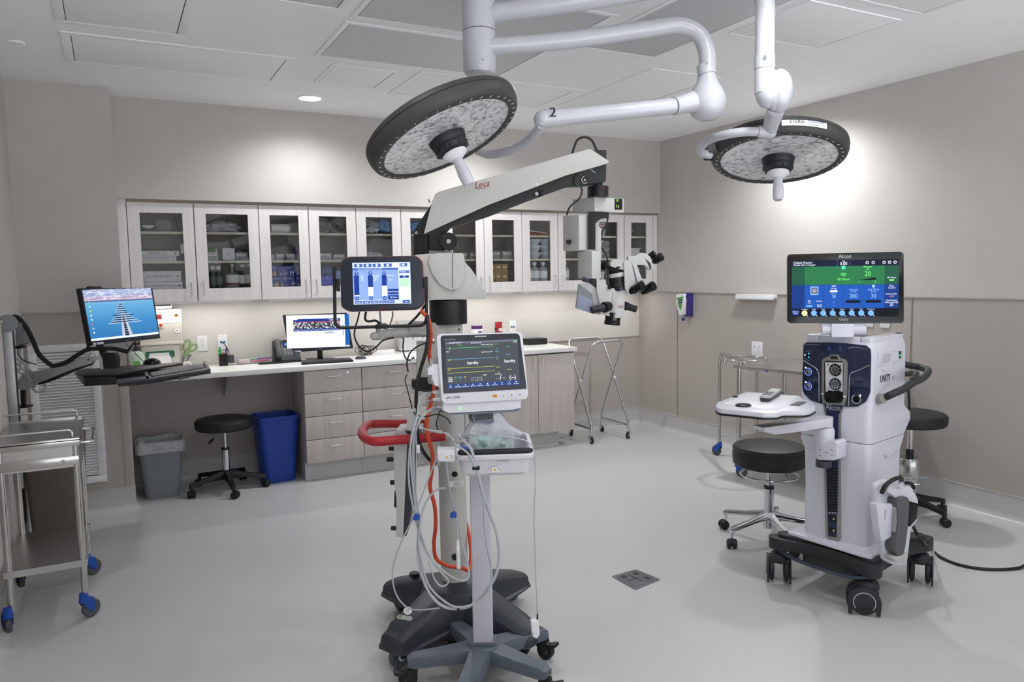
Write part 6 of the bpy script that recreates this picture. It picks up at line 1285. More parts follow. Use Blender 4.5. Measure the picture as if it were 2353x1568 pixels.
# ================================================================== LEFT WALL ARM WORKSTATION
t = thing('wall_arm_workstation', 'wall mounted arm on a steel track carrying a screen, keyboard tray and black cable sleeve', 'workstation arm', (XL+.05, 4.6, .9))
yt_ = 4.62
M().bx(XL+.005, XL+.045, yt_-.035, yt_+.035, .45, 1.33, ALU, .003).bx(XL+.045, XL+.05, yt_-.012, yt_+.012, .46, 1.32, INK).go('track', t)
p = on_y(10, 738, yt_-.036); M().cyl((XL+.03, yt_-.045, 1.31), (XL+.03, yt_-.036, 1.31), .045, m=MGREY, seg=24, bev=.002).go('track_cap', t)
AF2 = facing(120, 840, 4.05, 0)
m = M().pp(AF2, [(35, 739), (51, 743), (55, 790), (36, 797)], -.03, .03, MGREY, .003, .003, cpl=.03); a, b = AF2.ab(45, 787, .031); m.disc(AF2, a, b, .003, .031, LGREY, 10); m.go('power_module', t)
m = M().pp(AF2, [(4, 783), (7, 780), (33, 779), (36, 783), (35, 795), (31, 798), (8, 798), (5, 795)], -.02, .035, LGREY, .003, .003, cpl=.035); 
for x in (15, 26): a, b = AF2.ab(x, 788.5, .036); m.disc(AF2, a, b, .0045, .0356, MGREY, 12)
m.go('outlet_box', t)
M().pp(AF2, [(27, 797), (51, 795), (51, 801), (28, 803)], -.02, .02, BLACK, .002, cpl=.02).go('clamp', t)
m = M().pp(AF2, [(28, 896), (50, 861), (60, 857), (68, 874), (66, 895)], -.03, .03, ALU, .003, .004, cpl=.03); m.go('arm_base', t)
m = M().pp(AF2, [(55, 866), (60, 858), (120, 845), (205, 816), (210, 819), (209, 836), (170, 848), (90, 880), (70, 884), (60, 878)], -.022, .022, ALU, .003, .004, cpl=.022); a, b = AF2.ab(76, 867, .023); m.arc(AF2, a, b, .008, .0095, 0, 360, .0226, INK).disc(AF2, a, b, .004, .0226, MGREY, 12); a, b = AF2.ab(203, 827, .023); m.disc(AF2, a, b, .005, .0226, INK, 12); m.pp(AF2, [(80, 884), (172, 848), (209, 836), (206, 840), (176, 851), (117, 877), (90, 885)], -.016, .016, BLACK, .001, cpl=.016); m.go('lower_arm', t)
M().tube([AF2.px(208, 827, 0), AF2.px(222, 824, 0), AF2.px(232, 824, 0), AF2.px(236, 848, 0)], .010, LGREY, 10, 4).go('elbow', t)
m = M().pp(AF2, [(46, 897), (55, 897), (56, 938), (48, 938)], -.01, .01, BLACK, .001, cpl=.01).pp(AF2, [(24, 934), (60, 934), (61, 938), (24, 940)], -.03, .03, BLACK, .001, cpl=.03); m.go('height_stop', t)
SLV = mat('cable_sleeve', '1b1c1e', .8, noise=.15, nscale=200, bump=.5, bscale=300)
M().tube([AF2.px(27, 757, .01), AF2.px(23, 740, .01), AF2.px(30, 729, .01), AF2.px(42, 731, .01), AF2.px(60, 752, .02), AF2.px(75, 782, .02), AF2.px(88, 812, .02), AF2.px(105, 830, .02), AF2.px(121, 842, .02)], .0115, SLV, 10, 6).tube([AF2.px(121, 842, .02), AF2.px(150, 834, .03), AF2.px(180, 815, .03), AF2.px(205, 803, .04), AF2.px(245, 801, .04), AF2.px(270, 803, .04), AF2.px(293, 809, .04)], .0115, SLV, 10, 6).tube([AF2.px(293, 808, .04), AF2.px(300, 798, .06), AF2.px(311, 786, .08)], .005, CABLEB, 8, 4).tube([AF2.px(197, 808, .03), AF2.px(204, 795, .03), AF2.px(206, 785, .03)], .0085, SLV, 8, 4).go('cable_sleeve', t)
m = M()
for pts in ([(22, 832), (28, 824), (40, 825), (48, 838), (44, 850), (34, 846), (28, 836)], [(25, 840), (40, 838), (55, 850), (72, 858)], [(30, 846), (45, 856), (60, 862)], [(70, 880), (74, 892), (85, 901), (100, 899), (106, 890), (100, 884)], [(46, 800), (48, 822), (60, 842), (74, 856)]):
    m.tube([AF2.px(x, y, -.03) for x, y in pts], .006, CABLEW, 8, 5)
m.go('white_cable_bundle', t)
m = M().pp(AF2, [(24, 818), (30, 816), (30, 858), (27, 862), (25, 858)], -.04, -.036, PAPER, 0, cpl=-.036); m.go('cable_label', t)
m = M().tube([AF2.px(41, 802, 0), AF2.px(42, 815, 0), AF2.px(55, 829, 0), AF2.px(83, 838, 0)], .003, CABLEB, 6, 4).go('cable', t)
m = M().pp(AF2, [(232, 812), (262, 812), (268, 825), (267, 847), (238, 848), (236, 830)], -.03, .01, mat('black_cloth', '202124', .8, noise=.1), .006, .004, cpl=.01); m.go('lower_cover', t)
# screen
O = at(185, 662, 4.1); u_ = Vector((.707, .707, 0)); nn = u_.cross(ZA); MFa = Fr(O, u_, ZA*math.cos(R(8))-nn*math.sin(R(8)))
def flat_screen(F, outl, scr, parent, chin_logo, thick=.03):
    M().pp(F, outl, -thick, -.004, BLACK, .004, .002, cpl=0).go('screen_back', parent)
    M().pp(F, outl, -.005, 0, mat('screen_frame', '1d2130', .35, noise=.03), .0008, .001, cpl=0).go('screen_frame', parent)
    q = [F.ab(x, y, .001) for x, y in scr]; return (q[0][0]+q[3][0])/2, (q[1][0]+q[2][0])/2, (q[0][1]+q[1][1])/2, (q[2][1]+q[3][1])/2
x0, x1, y0, y1 = flat_screen(MFa, [(184, 662.5), (350, 661.5), (368.5, 777.5), (209, 794.5)], [(209, 785.5), (365, 767), (346.5, 663.5), (190, 664.5)], t, None)
m = M(); r_, t_, d_ = UI(m, MFa, x0, y0, x1-x0, y1-y0, .0005)
def sea_mat():
    mm = bpy.data.materials.new('wallpaper_sea'); mm.use_nodes = True; nt = mm.node_tree; b = nt.nodes['Principled BSDF']; L = nt.links.new
    tc = nt.nodes.new('ShaderNodeTexCoord'); sp = nt.nodes.new('ShaderNodeSeparateXYZ'); L(tc.outputs['Generated'], sp.inputs[0])
    cr = nt.nodes.new('ShaderNodeValToRGB'); e = cr.color_ramp; e.elements[0].position = 0; e.elements[0].color = (*hexc('1a6fb0'), 1); e.elements[1].position = 1; e.elements[1].color = (*hexc('3d6fb5'), 1)
    for p_, c_ in ((.35, '2b86c4'), (.70, '5ea9d8'), (.742, '7db6dc'), (.748, '3f68a0'), (.775, '4a6fa8'), (.785, 'e2a9b4'), (.84, 'cfa6c4'), (.88, '7fa0dc'), (.94, 'a9c2ee')):
        k = e.elements.new(p_); k.color = (*hexc(c_), 1)
    n = nt.nodes.new('ShaderNodeTexNoise'); n.inputs['Scale'].default_value = 9; n.inputs['Detail'].default_value = 5; mp = nt.nodes.new('ShaderNodeMapping'); mp.inputs['Scale'].default_value = (1.2, 1.2, 4.5); L(tc.outputs['Generated'], mp.inputs[0]); L(mp.outputs[0], n.inputs['Vector'])
    mr = nt.nodes.new('ShaderNodeValToRGB'); mr.color_ramp.elements[0].position = .42; mr.color_ramp.elements[0].color = (.25, .3, .5, 1); mr.color_ramp.elements[1].position = .66; mr.color_ramp.elements[1].color = (1.0, .95, 1.0, 1)
    gt = nt.nodes.new('ShaderNodeMath'); gt.operation = 'GREATER_THAN'; gt.inputs[1].default_value = .79; L(sp.outputs['Z'], gt.inputs[0])
    ml = nt.nodes.new('ShaderNodeMath'); ml.operation = 'MULTIPLY'; ml.inputs[1].default_value = .65; L(gt.outputs[0], ml.inputs[0])
    mx = nt.nodes.new('ShaderNodeMix'); mx.data_type = 'RGBA'; L(ml.outputs[0], mx.inputs[0]); L(cr.outputs['Color'], mx.inputs[6]); L(n.outputs['Fac'], mr.inputs[0]); L(mr.outputs['Color'], mx.inputs[7])
    L(sp.outputs['Z'], cr.inputs['Fac']); b.inputs['Base Color'].default_value = (.02, .02, .02, 1); L(mx.outputs[2], b.inputs['Emission Color']); b.inputs['Emission Strength'].default_value = 1.0; return mm
SEA = sea_mat(); PW = em('pier_light', 'c3c9dc', .9); PD = em('pier_dark', '1c2a44', .7)
m.rect(MFa, x0, x1, y0, y1, .0005, SEA); m.go('wallpaper', t)
m = M(); r_, t_, d_ = UI(m, MFa, x0, y0, x1-x0, y1-y0, .0007)
w_, h_ = x1-x0, y1-y0
P2 = lambda a, b: (x0+a*w_, y0+b*h_)
m.flat(MFa, [P2(.44, .04), P2(.60, .04), P2(.52, .50), P2(.475, .50)], .0011, PW); m.flat(MFa, [P2(.485, .04), P2(.545, .04), P2(.505, .48), P2(.49, .48)], .0014, PD)
rnd = random.Random(2)
for k in range(19):
    b = .30+.42*k/19; half = .19*(1-k/19)**1.5+.03; a = .497+rnd.uniform(-.03, .03)-.01*k/19; q_ = rnd.uniform(.7, 1.2)*half
    m.flat(MFa, [P2(a-q_, b), P2(a+q_*.95, b+.004), P2(a+q_*.95, b+.018), P2(a-q_, b+.015)], .0017+.00002*k, PD if k % 2 else PW)
for k in range(14): b = .06+.024*k; m.flat(MFa, [P2(.487, b), P2(.543-.002*k, b), P2(.543-.002*k, b+.008), P2(.487, b+.008)], .0017, PW if k % 2 else PD)
r_(0, 0, 1, .045, em('task_bar', 'dfeaf6', 1.05), 1)
for k in range(10): d_(.055+.0, .92-.085*k, .018, (em('ico_y', 'f0d060', 1), em('ico_w', 'e8f2ff', 1), em('ico_g', '58c8a0', 1), em('ico_r', 'e46060', 1))[k % 4 if k % 3 else 1], 3, 10)
m.go('screen_picture', t)
m = M(); a, b = MFa.ab(294, 785, .0005); m.text(MFa, 'ASUS', a, b, .009, .0006, mat('silver_ink', '')); a, b = MFa.ab(226, 789.5, .0005); m.rect(MFa, a-.035, a+.035, b-.006, b+.006, .0005, PAPER).rect(MFa, a-.018, a-.008, b-.005, b+.005, .0008, mat('blue_sticker', '')); m.text(MFa, 'POS0628EA', a+.012, b-.003, .006, .0008, INK); m.text(MFa, '<>', a-.027, b-.003, .007, .0008, INK); m.go('screen_sticker', t)
M().pp(MFa, [(204, 658), (232, 658), (238, 664), (204, 664)], -.05, -.03, BLACK, .004, .004, cpl=-.03).go('webcam_shelf', t)
M().tube([MFa.px(228, 790, -.02), MFa.px(240, 815, -.03), MFa.px(250, 840, -.05)], .02, BLACK, 10, 4).go('screen_post', t)
for pts in ([(289, 786, 4.25), (296, 798, 4.2), (306, 806, 4.2), (318, 820, 4.2), (330, 831, 4.2)], [(222, 792, 4.1), (228, 805, 4.1), (240, 826, 4.1)]): M().tube([at(*q) for q in pts], .002, CABLEB, 6, 5).go('cable', t)
# keyboard tray
zt = 1.0
def zp(pix, z): return [(lambda p: (p.x, p.y))(on_z(x, y, z)) for x, y in pix]
m = M().prism(WORLD, zp([(171, 857), (243, 849), (282, 840.5), (415, 832.5), (420, 835), (262, 860), (190, 862)], zt), zt-.012, zt, mat('tray_black', '232427', .45, noise=.03), .003); m.go('mouse_platform', t)
m = M().prism(WORLD, zp([(176, 866), (262, 858), (268, 882), (194, 886)], zt-.055), zt-.06, zt-.014, BLACK, .004); m.go('tray_box', t)
m = M().prism(WORLD, zp([(262, 858), (300, 850), (420, 836), (473, 832.5), (484, 851), (344, 874), (272, 881)], zt-.02), zt-.04, zt-.03, BLACK, .002)
m.prism(WORLD, zp([(268, 880), (344, 873), (484, 851), (481, 846), (344, 867), (268, 874)], zt-.02), zt-.03, zt-.014, DGREY, .002).prism(WORLD, zp([(478, 852), (484, 851), (473, 832.5), (467, 833.5)], zt-.02), zt-.03, zt-.012, DGREY, .002).prism(WORLD, zp([(335, 873), (344, 873), (338, 851), (330, 852)], zt-.02), zt-.03, zt-.014, DGREY, .002).prism(WORLD, zp([(408, 864), (437, 859), (434, 865), (410, 870)], zt-.03), zt-.04, zt-.03, DGREY, .002)
m.go('keyboard_tray', t)
kq = zp([(347, 869), (470, 848), (462, 839), (343, 858)], zt-.018); kb = thing('keyboard', 'black computer keyboard lying in the arm mounted tray', 'keyboard', (kq[0][0], kq[0][1], zt-.03))
M().prism(WORLD, kq, zt-.0295, zt-.014, BLACK, .002).go('case', kb)
m = M(); c0, c1, c2, c3 = [Vector((*q, zt-.0135)) for q in kq]
for i in range(18):
    for j in range(5):
        a0, a1_ = (i+.12)/18*.94+.03, (i+.88)/18*.94+.03; b0, b1 = (j+.12)/5*.86+.07, (j+.88)/5*.86+.07
        f = lambda a, b: (c0*(1-a)+c1*a)*(1-b)+(c3*(1-a)+c2*a)*b
        q = [f(a0, b0), f(a1_, b0), f(a1_, b1), f(a0, b1)]; m.prism(WORLD, [(p.x, p.y) for p in q], zt-.014, zt-.010, MGREY, 0)
m.go('keys', kb)
p = on_z(349, 836, zt); ms = M(); ms.ball(p+ZA*.002, .034, GLOSSB, (1.5, .95, .95)); o = ms.go('computer_mouse', label='glossy black computer mouse on the arm mounted mouse platform', cat='mouse')
# ---- steel cart at the left edge
t = thing('steel_cart', 'stainless steel two tier cart with guard rails and blue casters at the left edge', 'cart', (-.325, 4.09, 0))
xa, xb, ya, yb2 = -.478, -.155, 3.80, 4.40; ZT = .825
m = M().bx(xa, xb, ya, yb2, ZT-.006, ZT-.002, STEEL).bx(xa, xb, ya, ya+.004, ZT-.03, ZT+.006, STEELT, .001).bx(xb-.004, xb, ya, yb2, ZT-.03, ZT+.006, STEELT, .001).bx(xa, xb, yb2-.004, yb2, ZT-.03, ZT+.006, STEELT, .001); m.go('top_tray', t)
m = M().bx(xa+.01, xb-.015, ya+.012, ya+.016, ZT-.125, ZT-.03, STEEL).bx(xa+.01, xb-.01, ya+.004, ya+.012, ZT-.115, ZT-.075, STEELT, .001).bx(xb-.012, xb-.008, ya+.02, yb2-.02, ZT-.16, ZT-.03, STEEL).cyl((xb-.07, ya-.004, ZT-.095), (xb-.07, ya+.004, ZT-.095), .008, m=ALU, seg=14, bev=.001).cyl((xa+.02, ya-.002, ZT-.1), (xa+.02, ya+.004, ZT-.1), .005, m=ALU, seg=12); m.go('drawer_band', t)
m = M().bx(xa+.004, xb-.004, ya+.01, yb2-.01, .268, .272, STEEL).bx(xa+.004, xb-.004, ya+.006, ya+.01, .245, .275, STEELT).bx(xb-.008, xb-.004, ya+.01, yb2-.01, .245, .275, STEELT); m.go('lower_shelf', t)
for x, y in ((xb-.022, ya+.022), (xb-.022, yb2-.022), (xa+.022, yb2-.022), (xa+.022, ya+.022)):
    M().cyl((x, y, .10), (x, y, ZT-.007), .0145, m=STEELT, seg=18).go('leg', t)
    blue_cast(t, x+(.018 if x > -.3 else -.018), y+.01, 35 if x > -.3 else 100, .10)
for y, h in ((ya+.02, .04), (yb2-.03, .045)): M().tube(corner_path([(xa-.018, y, ZT+h), (xb-.03, y, ZT+h), (xb-.03, y, ZT)], .02, 5), .0048, CHROME, 10, 1).go('guard_rail', t)
M().tube(corner_path([(xb, ya+.12, ZT-.04), (xb+.045, ya+.12, ZT-.04), (xb+.045, yb2-.12, ZT-.04), (xb, yb2-.12, ZT-.04)], .03, 5), .007, CHROME, 10, 1).go('push_handle', t)
# ---- floor box
fx = [(2.291, 3.023), (2.318, 2.861), (2.137, 2.823), (2.134, 3.012)]
t = thing('floor_box', 'square grey metal floor outlet cover set in the floor, right of centre', 'floor box', (2.22, 2.93, 0))
FB = mat('floor_box_metal', '74777b', .4, .6, noise=.04)
M().prism(WORLD, roundpoly(fx, .006), .0, .004, FB, .0015).go('frame', t)
fc = Vector((2.22, 2.93, 0)); sm_ = [(fc.x+(a-fc.x)*.84, fc.y+(b-fc.y)*.84) for a, b in fx]
M().prism(WORLD, roundpoly(sm_, .004), .004, .0052, mat('floor_box_lid', '66696e', .5, .5, noise=.05), .0005).go('lid', t)
m = M(); u1 = (Vector((*fx[1], 0))-Vector((*fx[0], 0))).normalized(); v1 = u1.cross(ZA); G = Fr(fc+ZA*.0052, u1, v1)
for a0, a1_, b0, b1 in ((-.05, .05, -.004, .004), (-.004, .004, 0, .055), (-.06, -.03, .02, .05), (.02, .055, -.055, -.03), (-.055, -.02, -.055, -.03)): m.rect(G, a0, a1_, b0, b1, .0006 if G.n.z > 0 else -.0006, INK)
for a, b in ((-.068, -.068), (.068, -.068), (.068, .068), (-.068, .068)): m.disc(G, a, b, .004, .0006 if G.n.z > 0 else -.0006, ALU, 10)
m.go('slots', t)
# ================================================================== WALL FITTINGS
def plate(F, kind, label, cat='outlet', w=.07, h=.115, mt=WHITE, grp=None):
    t = thing('wall_outlet' if kind != 'data' else 'data_outlet', label, cat, tuple(F.O), group=grp)
    m = M().rb(F, -w/2, w/2, -h/2, h/2, 0, .006, mt, .004, .0015); m.go('face_plate', t)
    m = M()
    cs = [(0, .019), (0, -.019)] if kind in ('duplex', 'data1') else ([(-.023, .02), (.023, .02), (-.023, -.02), (.023, -.02)] if kind == 'quad' else [(-.011, 0), (.011, 0)])
    for a, b in cs:
        if kind == 'data': m.rb(F, a-.0075, a+.0075, b-.007, b+.007, .0055, .0085, mat('data_blue', '22568a', .4), .001, .0005)
        else:
            m.cyl(F.P(a, b, .0055), F.P(a, b, .0075), .0165, m=mt, seg=22)
            for q in (-.006, .006): m.rect(F, a+q-.001, a+q+.001, b+.001, b+.008, .0078, INK)
            m.disc(F, a, b-.007, .0024, .0078, INK, 10)
    m.go('socket', t); return t
Yw = YB-.0005
plate(Fr((.587, Yw, 1.036), (1, 0, 0)), 'duplex', 'white double power socket on the wall right of the green scissors')
dp = plate(Fr((.731, Yw, 1.038), (1, 0, 0)), 'data', 'white data plate with blue jacks above the black pen cup', 'data outlet')
M().tube([(.725, Yw-.01, 1.036), (.735, Yw-.03, 1.03), (.752, Yw-.04, 1.00), (.765, Yw-.05, .96), (.762, Yw-.06, .92)], .003, CABLEB, 8, 5).go('data_cable', label='short black cable dropping from the data plate beside the pen cup', cat='cable')
plate(Fr((3.082, Yw, 1.03), (1, 0, 0)), 'duplex', 'red emergency socket plate on the back wall with a white plug in it', mt=mat('red_plate', 'b0262c', .4))
p = Vector((3.092, Yw-.008, 1.015)); M().cyl(p, p-Vector((0, .04, 0)), .017, .012, WHITE, 18, .003).tube([p-Vector((0, .035, 0)), p-Vector((-.02, .05, .005)), p-Vector((-.035, .05, .04)), p-Vector((-.03, .04, .09)), p-Vector((-.03, .04, .14))], .005, WHITE, 8, 5).go('power_plug', label='white plug and cord in the red wall socket', cat='plug')
plate(Fr((3.224, Yw, 1.035), (1, 0, 0)), 'data', 'white data plate with two dark jacks right of the red socket', 'data outlet')
RWF = Fr((XR-.0045, 4.51, .872), (0, -1, 0))
plate(RWF, 'quad', 'white four socket plate on the right wall above the steel table', w=.115, h=.115)
plate(Fr((XR-.0045, 3.485, 1.165), (0, -1, 0)), 'duplex', 'white socket plate on the right wall, mostly hidden behind the console screen, left one')
plate(Fr((XR-.0045, 3.358, 1.165), (0, -1, 0)), 'duplex', 'white socket plate on the right wall, mostly hidden behind the console screen, right one')
t = M().bx(XR-.05, XR-.004, 4.306, 4.715, 1.288, 1.318, WHITE, .003).bx(XR-.054, XR-.046, 4.306, 4.715, 1.276, 1.300, WHITE, .002).go('chart_rail', label='short white horizontal holder rail on the right wall', cat='wall rail')
# hand sanitiser dispenser
t = thing('sanitizer_dispenser', 'white and purple hand sanitizer dispenser on the right wall near the corner', 'dispenser', (XR, 5.345, 1.08))
PUR = mat('purple_plastic', '3a2f78', .35, noise=.02); DF = Fr((XR-.005, 5.345, 1.2), (0, -1, 0))
M().prism(Fr((XR-.005, 5.345-.058, 1.2), (-1, 0, 0)), roundpoly([(0, -.095), (0, .115), (.06, .12), (.085, .09), (.06, -.05), (.05, -.095)], .01), -.0, .03, PUR, .003).rb(DF, -.055, .055, -.09, .115, 0, .035, PUR, .01, .003).go('bracket', t)
m = M().prism(DF, roundpoly([(-.068, .06), (-.05, .11), (.045, .115), (.06, .06), (.02, -.085), (-.012, -.085)], .015), .03, .105, WHITE, .008); m.go('bottle', t)
m = M().prism(DF, roundpoly([(-.035, .075), (.045, .09), (.02, -.03), (.0, -.035)], .003), .1045, .1058, mat('green_label', '4d9a3a', .5), 0).rb(DF, -.01, .035, .03, .06, .1058, .1065, PUR, .002); m.text(DF, '3M', -.042, .06, .02, .1066, INKR); m.text(DF, 'Avagard', .012, .04, .012, .107, PAPER)
for k in range(4): m.rect(DF, -.035, -.012, .03-.012*k, .034-.012*k, .1058, INKG)
m.go('label', t)
M().cyl(DF.P(.02, -.08, .06), DF.P(.02, -.1, .06), .008, m=PUR, seg=12).ball(DF.P(.022, -.118, .085), .022, PUR, (.5, 1, .8)).go('push_lever', t)
# sharps box, glove box holder, lower dispenser on the back wall (left)
t = thing('sharps_cabinet', 'cream lockable sharps cabinet with red window and hazard label on the back wall', 'sharps cabinet', (.31, YB-.1, 1.055))
CRM = mat('cream_plastic', 'd6d1c6', .4, noise=.01); SFb = Fr((.31, YB-.125, 1.05), (1, 0, 0))
M().rb(SFb, -.145, .135, .008, .255, -.12, 0, CRM, .012, .006).prism(SFb, [(-.15, -.0), (.145, -.0), (.14, .02), (-.145, .02)], -.12, .008, CRM, .003).go('housing', t)
m = M().rb(SFb, -.10, .015, .12, .23, 0, .004, mat('cream_light', 'dfd9d0', .4), .008, .001).rb(SFb, -.09, .004, .13, .22, .004, .006, mat('dark_red', '8e3238', .3), .006); m.rb(SFb, -.05, .003, .13, .185, .006, .007, PAPER, .001).disc(SFb, -.006, .143, .012, .0075, mat('hazard_red', 'c8401e', .5)); m.go('window', t)
m = M().rb(SFb, .022, .122, .155, .228, 0, .0012, PAPER, .002).disc(SFb, .1, .21, .014, .0016, mat('hazard_orange', 'e88a28', .5))
for k in range(3): a = R(90+120*k); m.disc(SFb, .1+.005*math.cos(a), .21+.005*math.sin(a), .0042, .002, INK, 12)
for k in range(7): m.rect(SFb, .028, .028+.035+.01*(k % 3), .218-.0085*k, .2195-.0085*k, .0016, INKG)
m.go('label', t)
M().cyl(SFb.P(.1, .098, 0), SFb.P(.1, .098, .008), .013, m=CHROME, seg=20, bev=.002).cyl(SFb.P(.1, .098, .008), SFb.P(.1, .098, .009), .005, m=INK, seg=12).go('lock', t)
t = thing('glove_tray', 'open white wire tray standing on the sharps cabinet', 'tray', (.24, YB-.08, 1.306)); G = Fr((.24, YB-.13, 1.306), (1, 0, 0))
m = M().rb(G, -.16, .145, 0, .006, -.12, 0, WHITE).rb(G, -.16, .145, 0, .022, -.003, 0, WHITE, 0, .001).rb(G, .139, .145, 0, .05, -.12, 0, WHITE, 0, .001).rb(G, -.16, -.154, 0, .05, -.12, 0, WHITE, 0, .001).rb(G, -.16, .145, .044, .05, -.12, -.115, WHITE).rb(G, -.15, .135, .046, .050, -.004, 0, WHITE); m.go('shell', t)
m = M(); m.rect(G, -.13, .06, .009, .0125, .0006, INKG).rect(G, -.14, .1, .0035, .0045, .0006, INKG); m.go('label', t)
t = thing('wipe_dispenser', 'cream dispenser with green edged slot and white sheet, below the sharps cabinet', 'dispenser', (.295, YB-.06, .90)); G = Fr((.295, YB-.105, .90), (1, 0, 0))
M().rb(G, -.125, .125, -.025, .145, -.10, 0, CRM, .006, .004).go('housing', t)
m = M().rb(G, -.10, .09, .055, .105, 0, .003, mat('green_trim', '2f7a62', .4), .01, .001).rb(G, .082, .09, .062, .098, .003, .0036, INK, .003); m.go('slot_trim', t)
m = M().rb(G, -.075, .055, .062, .092, .003, .012, PAPER, .003).prism(G, [(-.08, .07), (.06, .07), (.075, -.02), (-.085, -.02)], .004, .016, mat('paper_sheet', 'eceaea', .7, bump=.3, bscale=40), .002); m.go('sheet', t)
# grey wall rack behind the screen arm
t = thing('wall_rack', 'pale grey wall mounted bin rack behind the touch screen arm', 'rack', (2.27, YB-.06, .89)); G = Fr((2.27, YB-.10, .89), (1, 0, 0))
M().rb(G, -.16, .02, 0, .25, -.095, -.09, LGREY, .01).rb(G, -.165, -.145, .02, .25, -.095, 0, LGREY, .006, .002).rb(G, -.15, .16, .165, .175, -.09, 0, LGREY).rb(G, -.15, .16, .11, .165, -.006, 0, LGREY, 0, .002).rb(G, -.15, .16, 0, .1, -.09, -.02, WHITE, .006, .003).go('shell', t)
m = M()
for k, (a, c_) in enumerate(((-.09, mat('orange_button', '')), (.0, BLUE), (.09, mat('orange_button', '')))): m.rb(G, a-.035, a+.035, .1, .165, -.03, .004, PAPER, .002).disc(G, a-.008, .13, .024, .0045, c_).disc(G, a-.008, .13, .015, .005, BLUE)
m.go('supply_packets', t)
# ================================================================== THINGS ON THE WORKTOP
ZC = ZW1
def bottle(name, label, x, y, z, r_, h_, mt, capm, cap_r=.5, neck=.7, cat='bottle', grp=None, lab=None):
    t = thing(name, label, cat, (x, y, z), group=grp)
    M().lathe([(0, z), (r_*.95, z), (r_, z+.004), (r_, z+h_*neck*.86), (r_*.8, z+h_*neck*.96), (r_*cap_r*.8, z+h_*neck*1.05), (r_*cap_r*.8, z+h_*.9), (0, z+h_*.9)], (x, y, 0), ZA, mt, 20).go('body', t)
    M().cyl((x, y, z+h_*.86), (x, y, z+h_), r_*cap_r, m=capm, seg=16, bev=.001).go('cap', t)
    if lab: M().lathe([(r_+.0006, z+h_*.2), (r_+.0006, z+h_*.55)], (x, y, 0), ZA, lab, 20).go('label', t)
    return t
# soap pump at the far left
x, y = .135, 5.92; t = thing('pump_bottle', 'clear pump bottle of pale green sanitizer beside the wipe dispenser', 'bottle', (x, y, ZC))
GEL = mat('pale_green_gel', 'c4d8cb', .15, noise=.02, trans=.3, ior=1.3)
M().lathe([(0, ZC), (.05, ZC), (.052, ZC+.006), (.052, ZC+.11), (.045, ZC+.135), (.02, ZC+.148), (0, ZC+.148)], (x, y, 0), ZA, GEL, 24).go('body', t)
M().cyl((x, y, ZC+.145), (x, y, ZC+.175), .017, m=BLACK, seg=16).cyl((x, y, ZC+.17), (x, y, ZC+.2), .005, m=BLACK, seg=8).tube([(x-.02, y, ZC+.2), (x+.03, y-.01, ZC+.198)], .006, BLACK, 8, 1).go('pump', t)
F = Fr((x, y-.0525, ZC+.03), (1, 0, 0)); M().rb(F, -.02, .02, 0, .05, 0, .001, mat('green_label', '4d9a3a', .5), .002).go('label', t)
# scissors standing in a small clear holder, roll of tape
t = thing('scissors', 'green and white handled scissors standing upright by the dispenser', 'scissors', (.465, 6.0, ZC)); GS = mat('green_handle', '8fab78', .4, noise=.02); IV = mat('ivory', 'e2dfd2', .4)
SFm = Fr((.47, 6.0, ZC), (1, 0, 0)); c_ = SFm
m = M()
def oval(F, a, b, ra, rb_, rot, r_, mt, c=0): 
    pts = []
    for k in range(20): q = 2*math.pi*k/20; X, Y = ra*math.cos(q), rb_*math.sin(q); pts.append(F.P(a+X*math.cos(R(rot))-Y*math.sin(R(rot)), b+X*math.sin(R(rot))+Y*math.cos(R(rot)), c))
    return m.tube(pts, r_, mt, 8, 2, closed=True)
oval(c_, .005, .165, .019, .037, -18, .009, GS); oval(c_, .045, .145, .019, .028, -40, .009, GS, .006)
m.tube([c_.P(.0, .135), c_.P(-.01, .11), c_.P(-.02, .08)], .009, GS, 8, 4).tube([c_.P(.03, .12, .006), c_.P(.005, .105, .006), c_.P(-.015, .08, .006)], .008, GS, 8, 4); m.go('handle', t)
m = M(); oval(c_, -.04, .145, .021, .023, 0, .0075, IV, -.012); m.tube([c_.P(-.025, .125, -.012), c_.P(-.02, .1, -.012)], .008, IV, 8, 1); m.go('white_handle', t)
M().pp(SFm, [(433, 815), (441, 815), (430, 832), (427, 830)], -.004, .0, MGREY, 0).prism(SFm, [(-.03, .09), (-.012, .085), (-.028, .04), (-.036, .04)], -.004, .0, MGREY).prism(SFm, [(-.02, .09), (-.008, .088), (-.03, .03), (-.034, .032)], .001, .004, MGREY).go('blade', t)
m = M().rb(Fr((.45, 5.985, ZC), (1, 0, 0)), -.03, .12, 0, .055, -.03, -.028, CLEAR).rb(Fr((.45, 5.985, ZC), (1, 0, 0)), -.03, .12, 0, .055, .028, .03, CLEAR).rb(Fr((.45, 5.985, ZC), (1, 0, 0)), -.03, .12, 0, .003, -.03, .03, CLEAR); m.go('acrylic_holder', label='low clear acrylic holder under the green scissors', cat='holder')
p = on_y(431, 832, 5.78); M().torus(Vector((p.x, 5.82, ZC+.031)), (0, 1, 0), .024, .0085, IV, 28, 10).torus(Vector((p.x, 5.82, ZC+.031)), (0, 1, 0), .016, .003, WHITE, 24, 8).go('tape_roll', label='upright roll of white tape in front of the scissors', cat='tape roll')
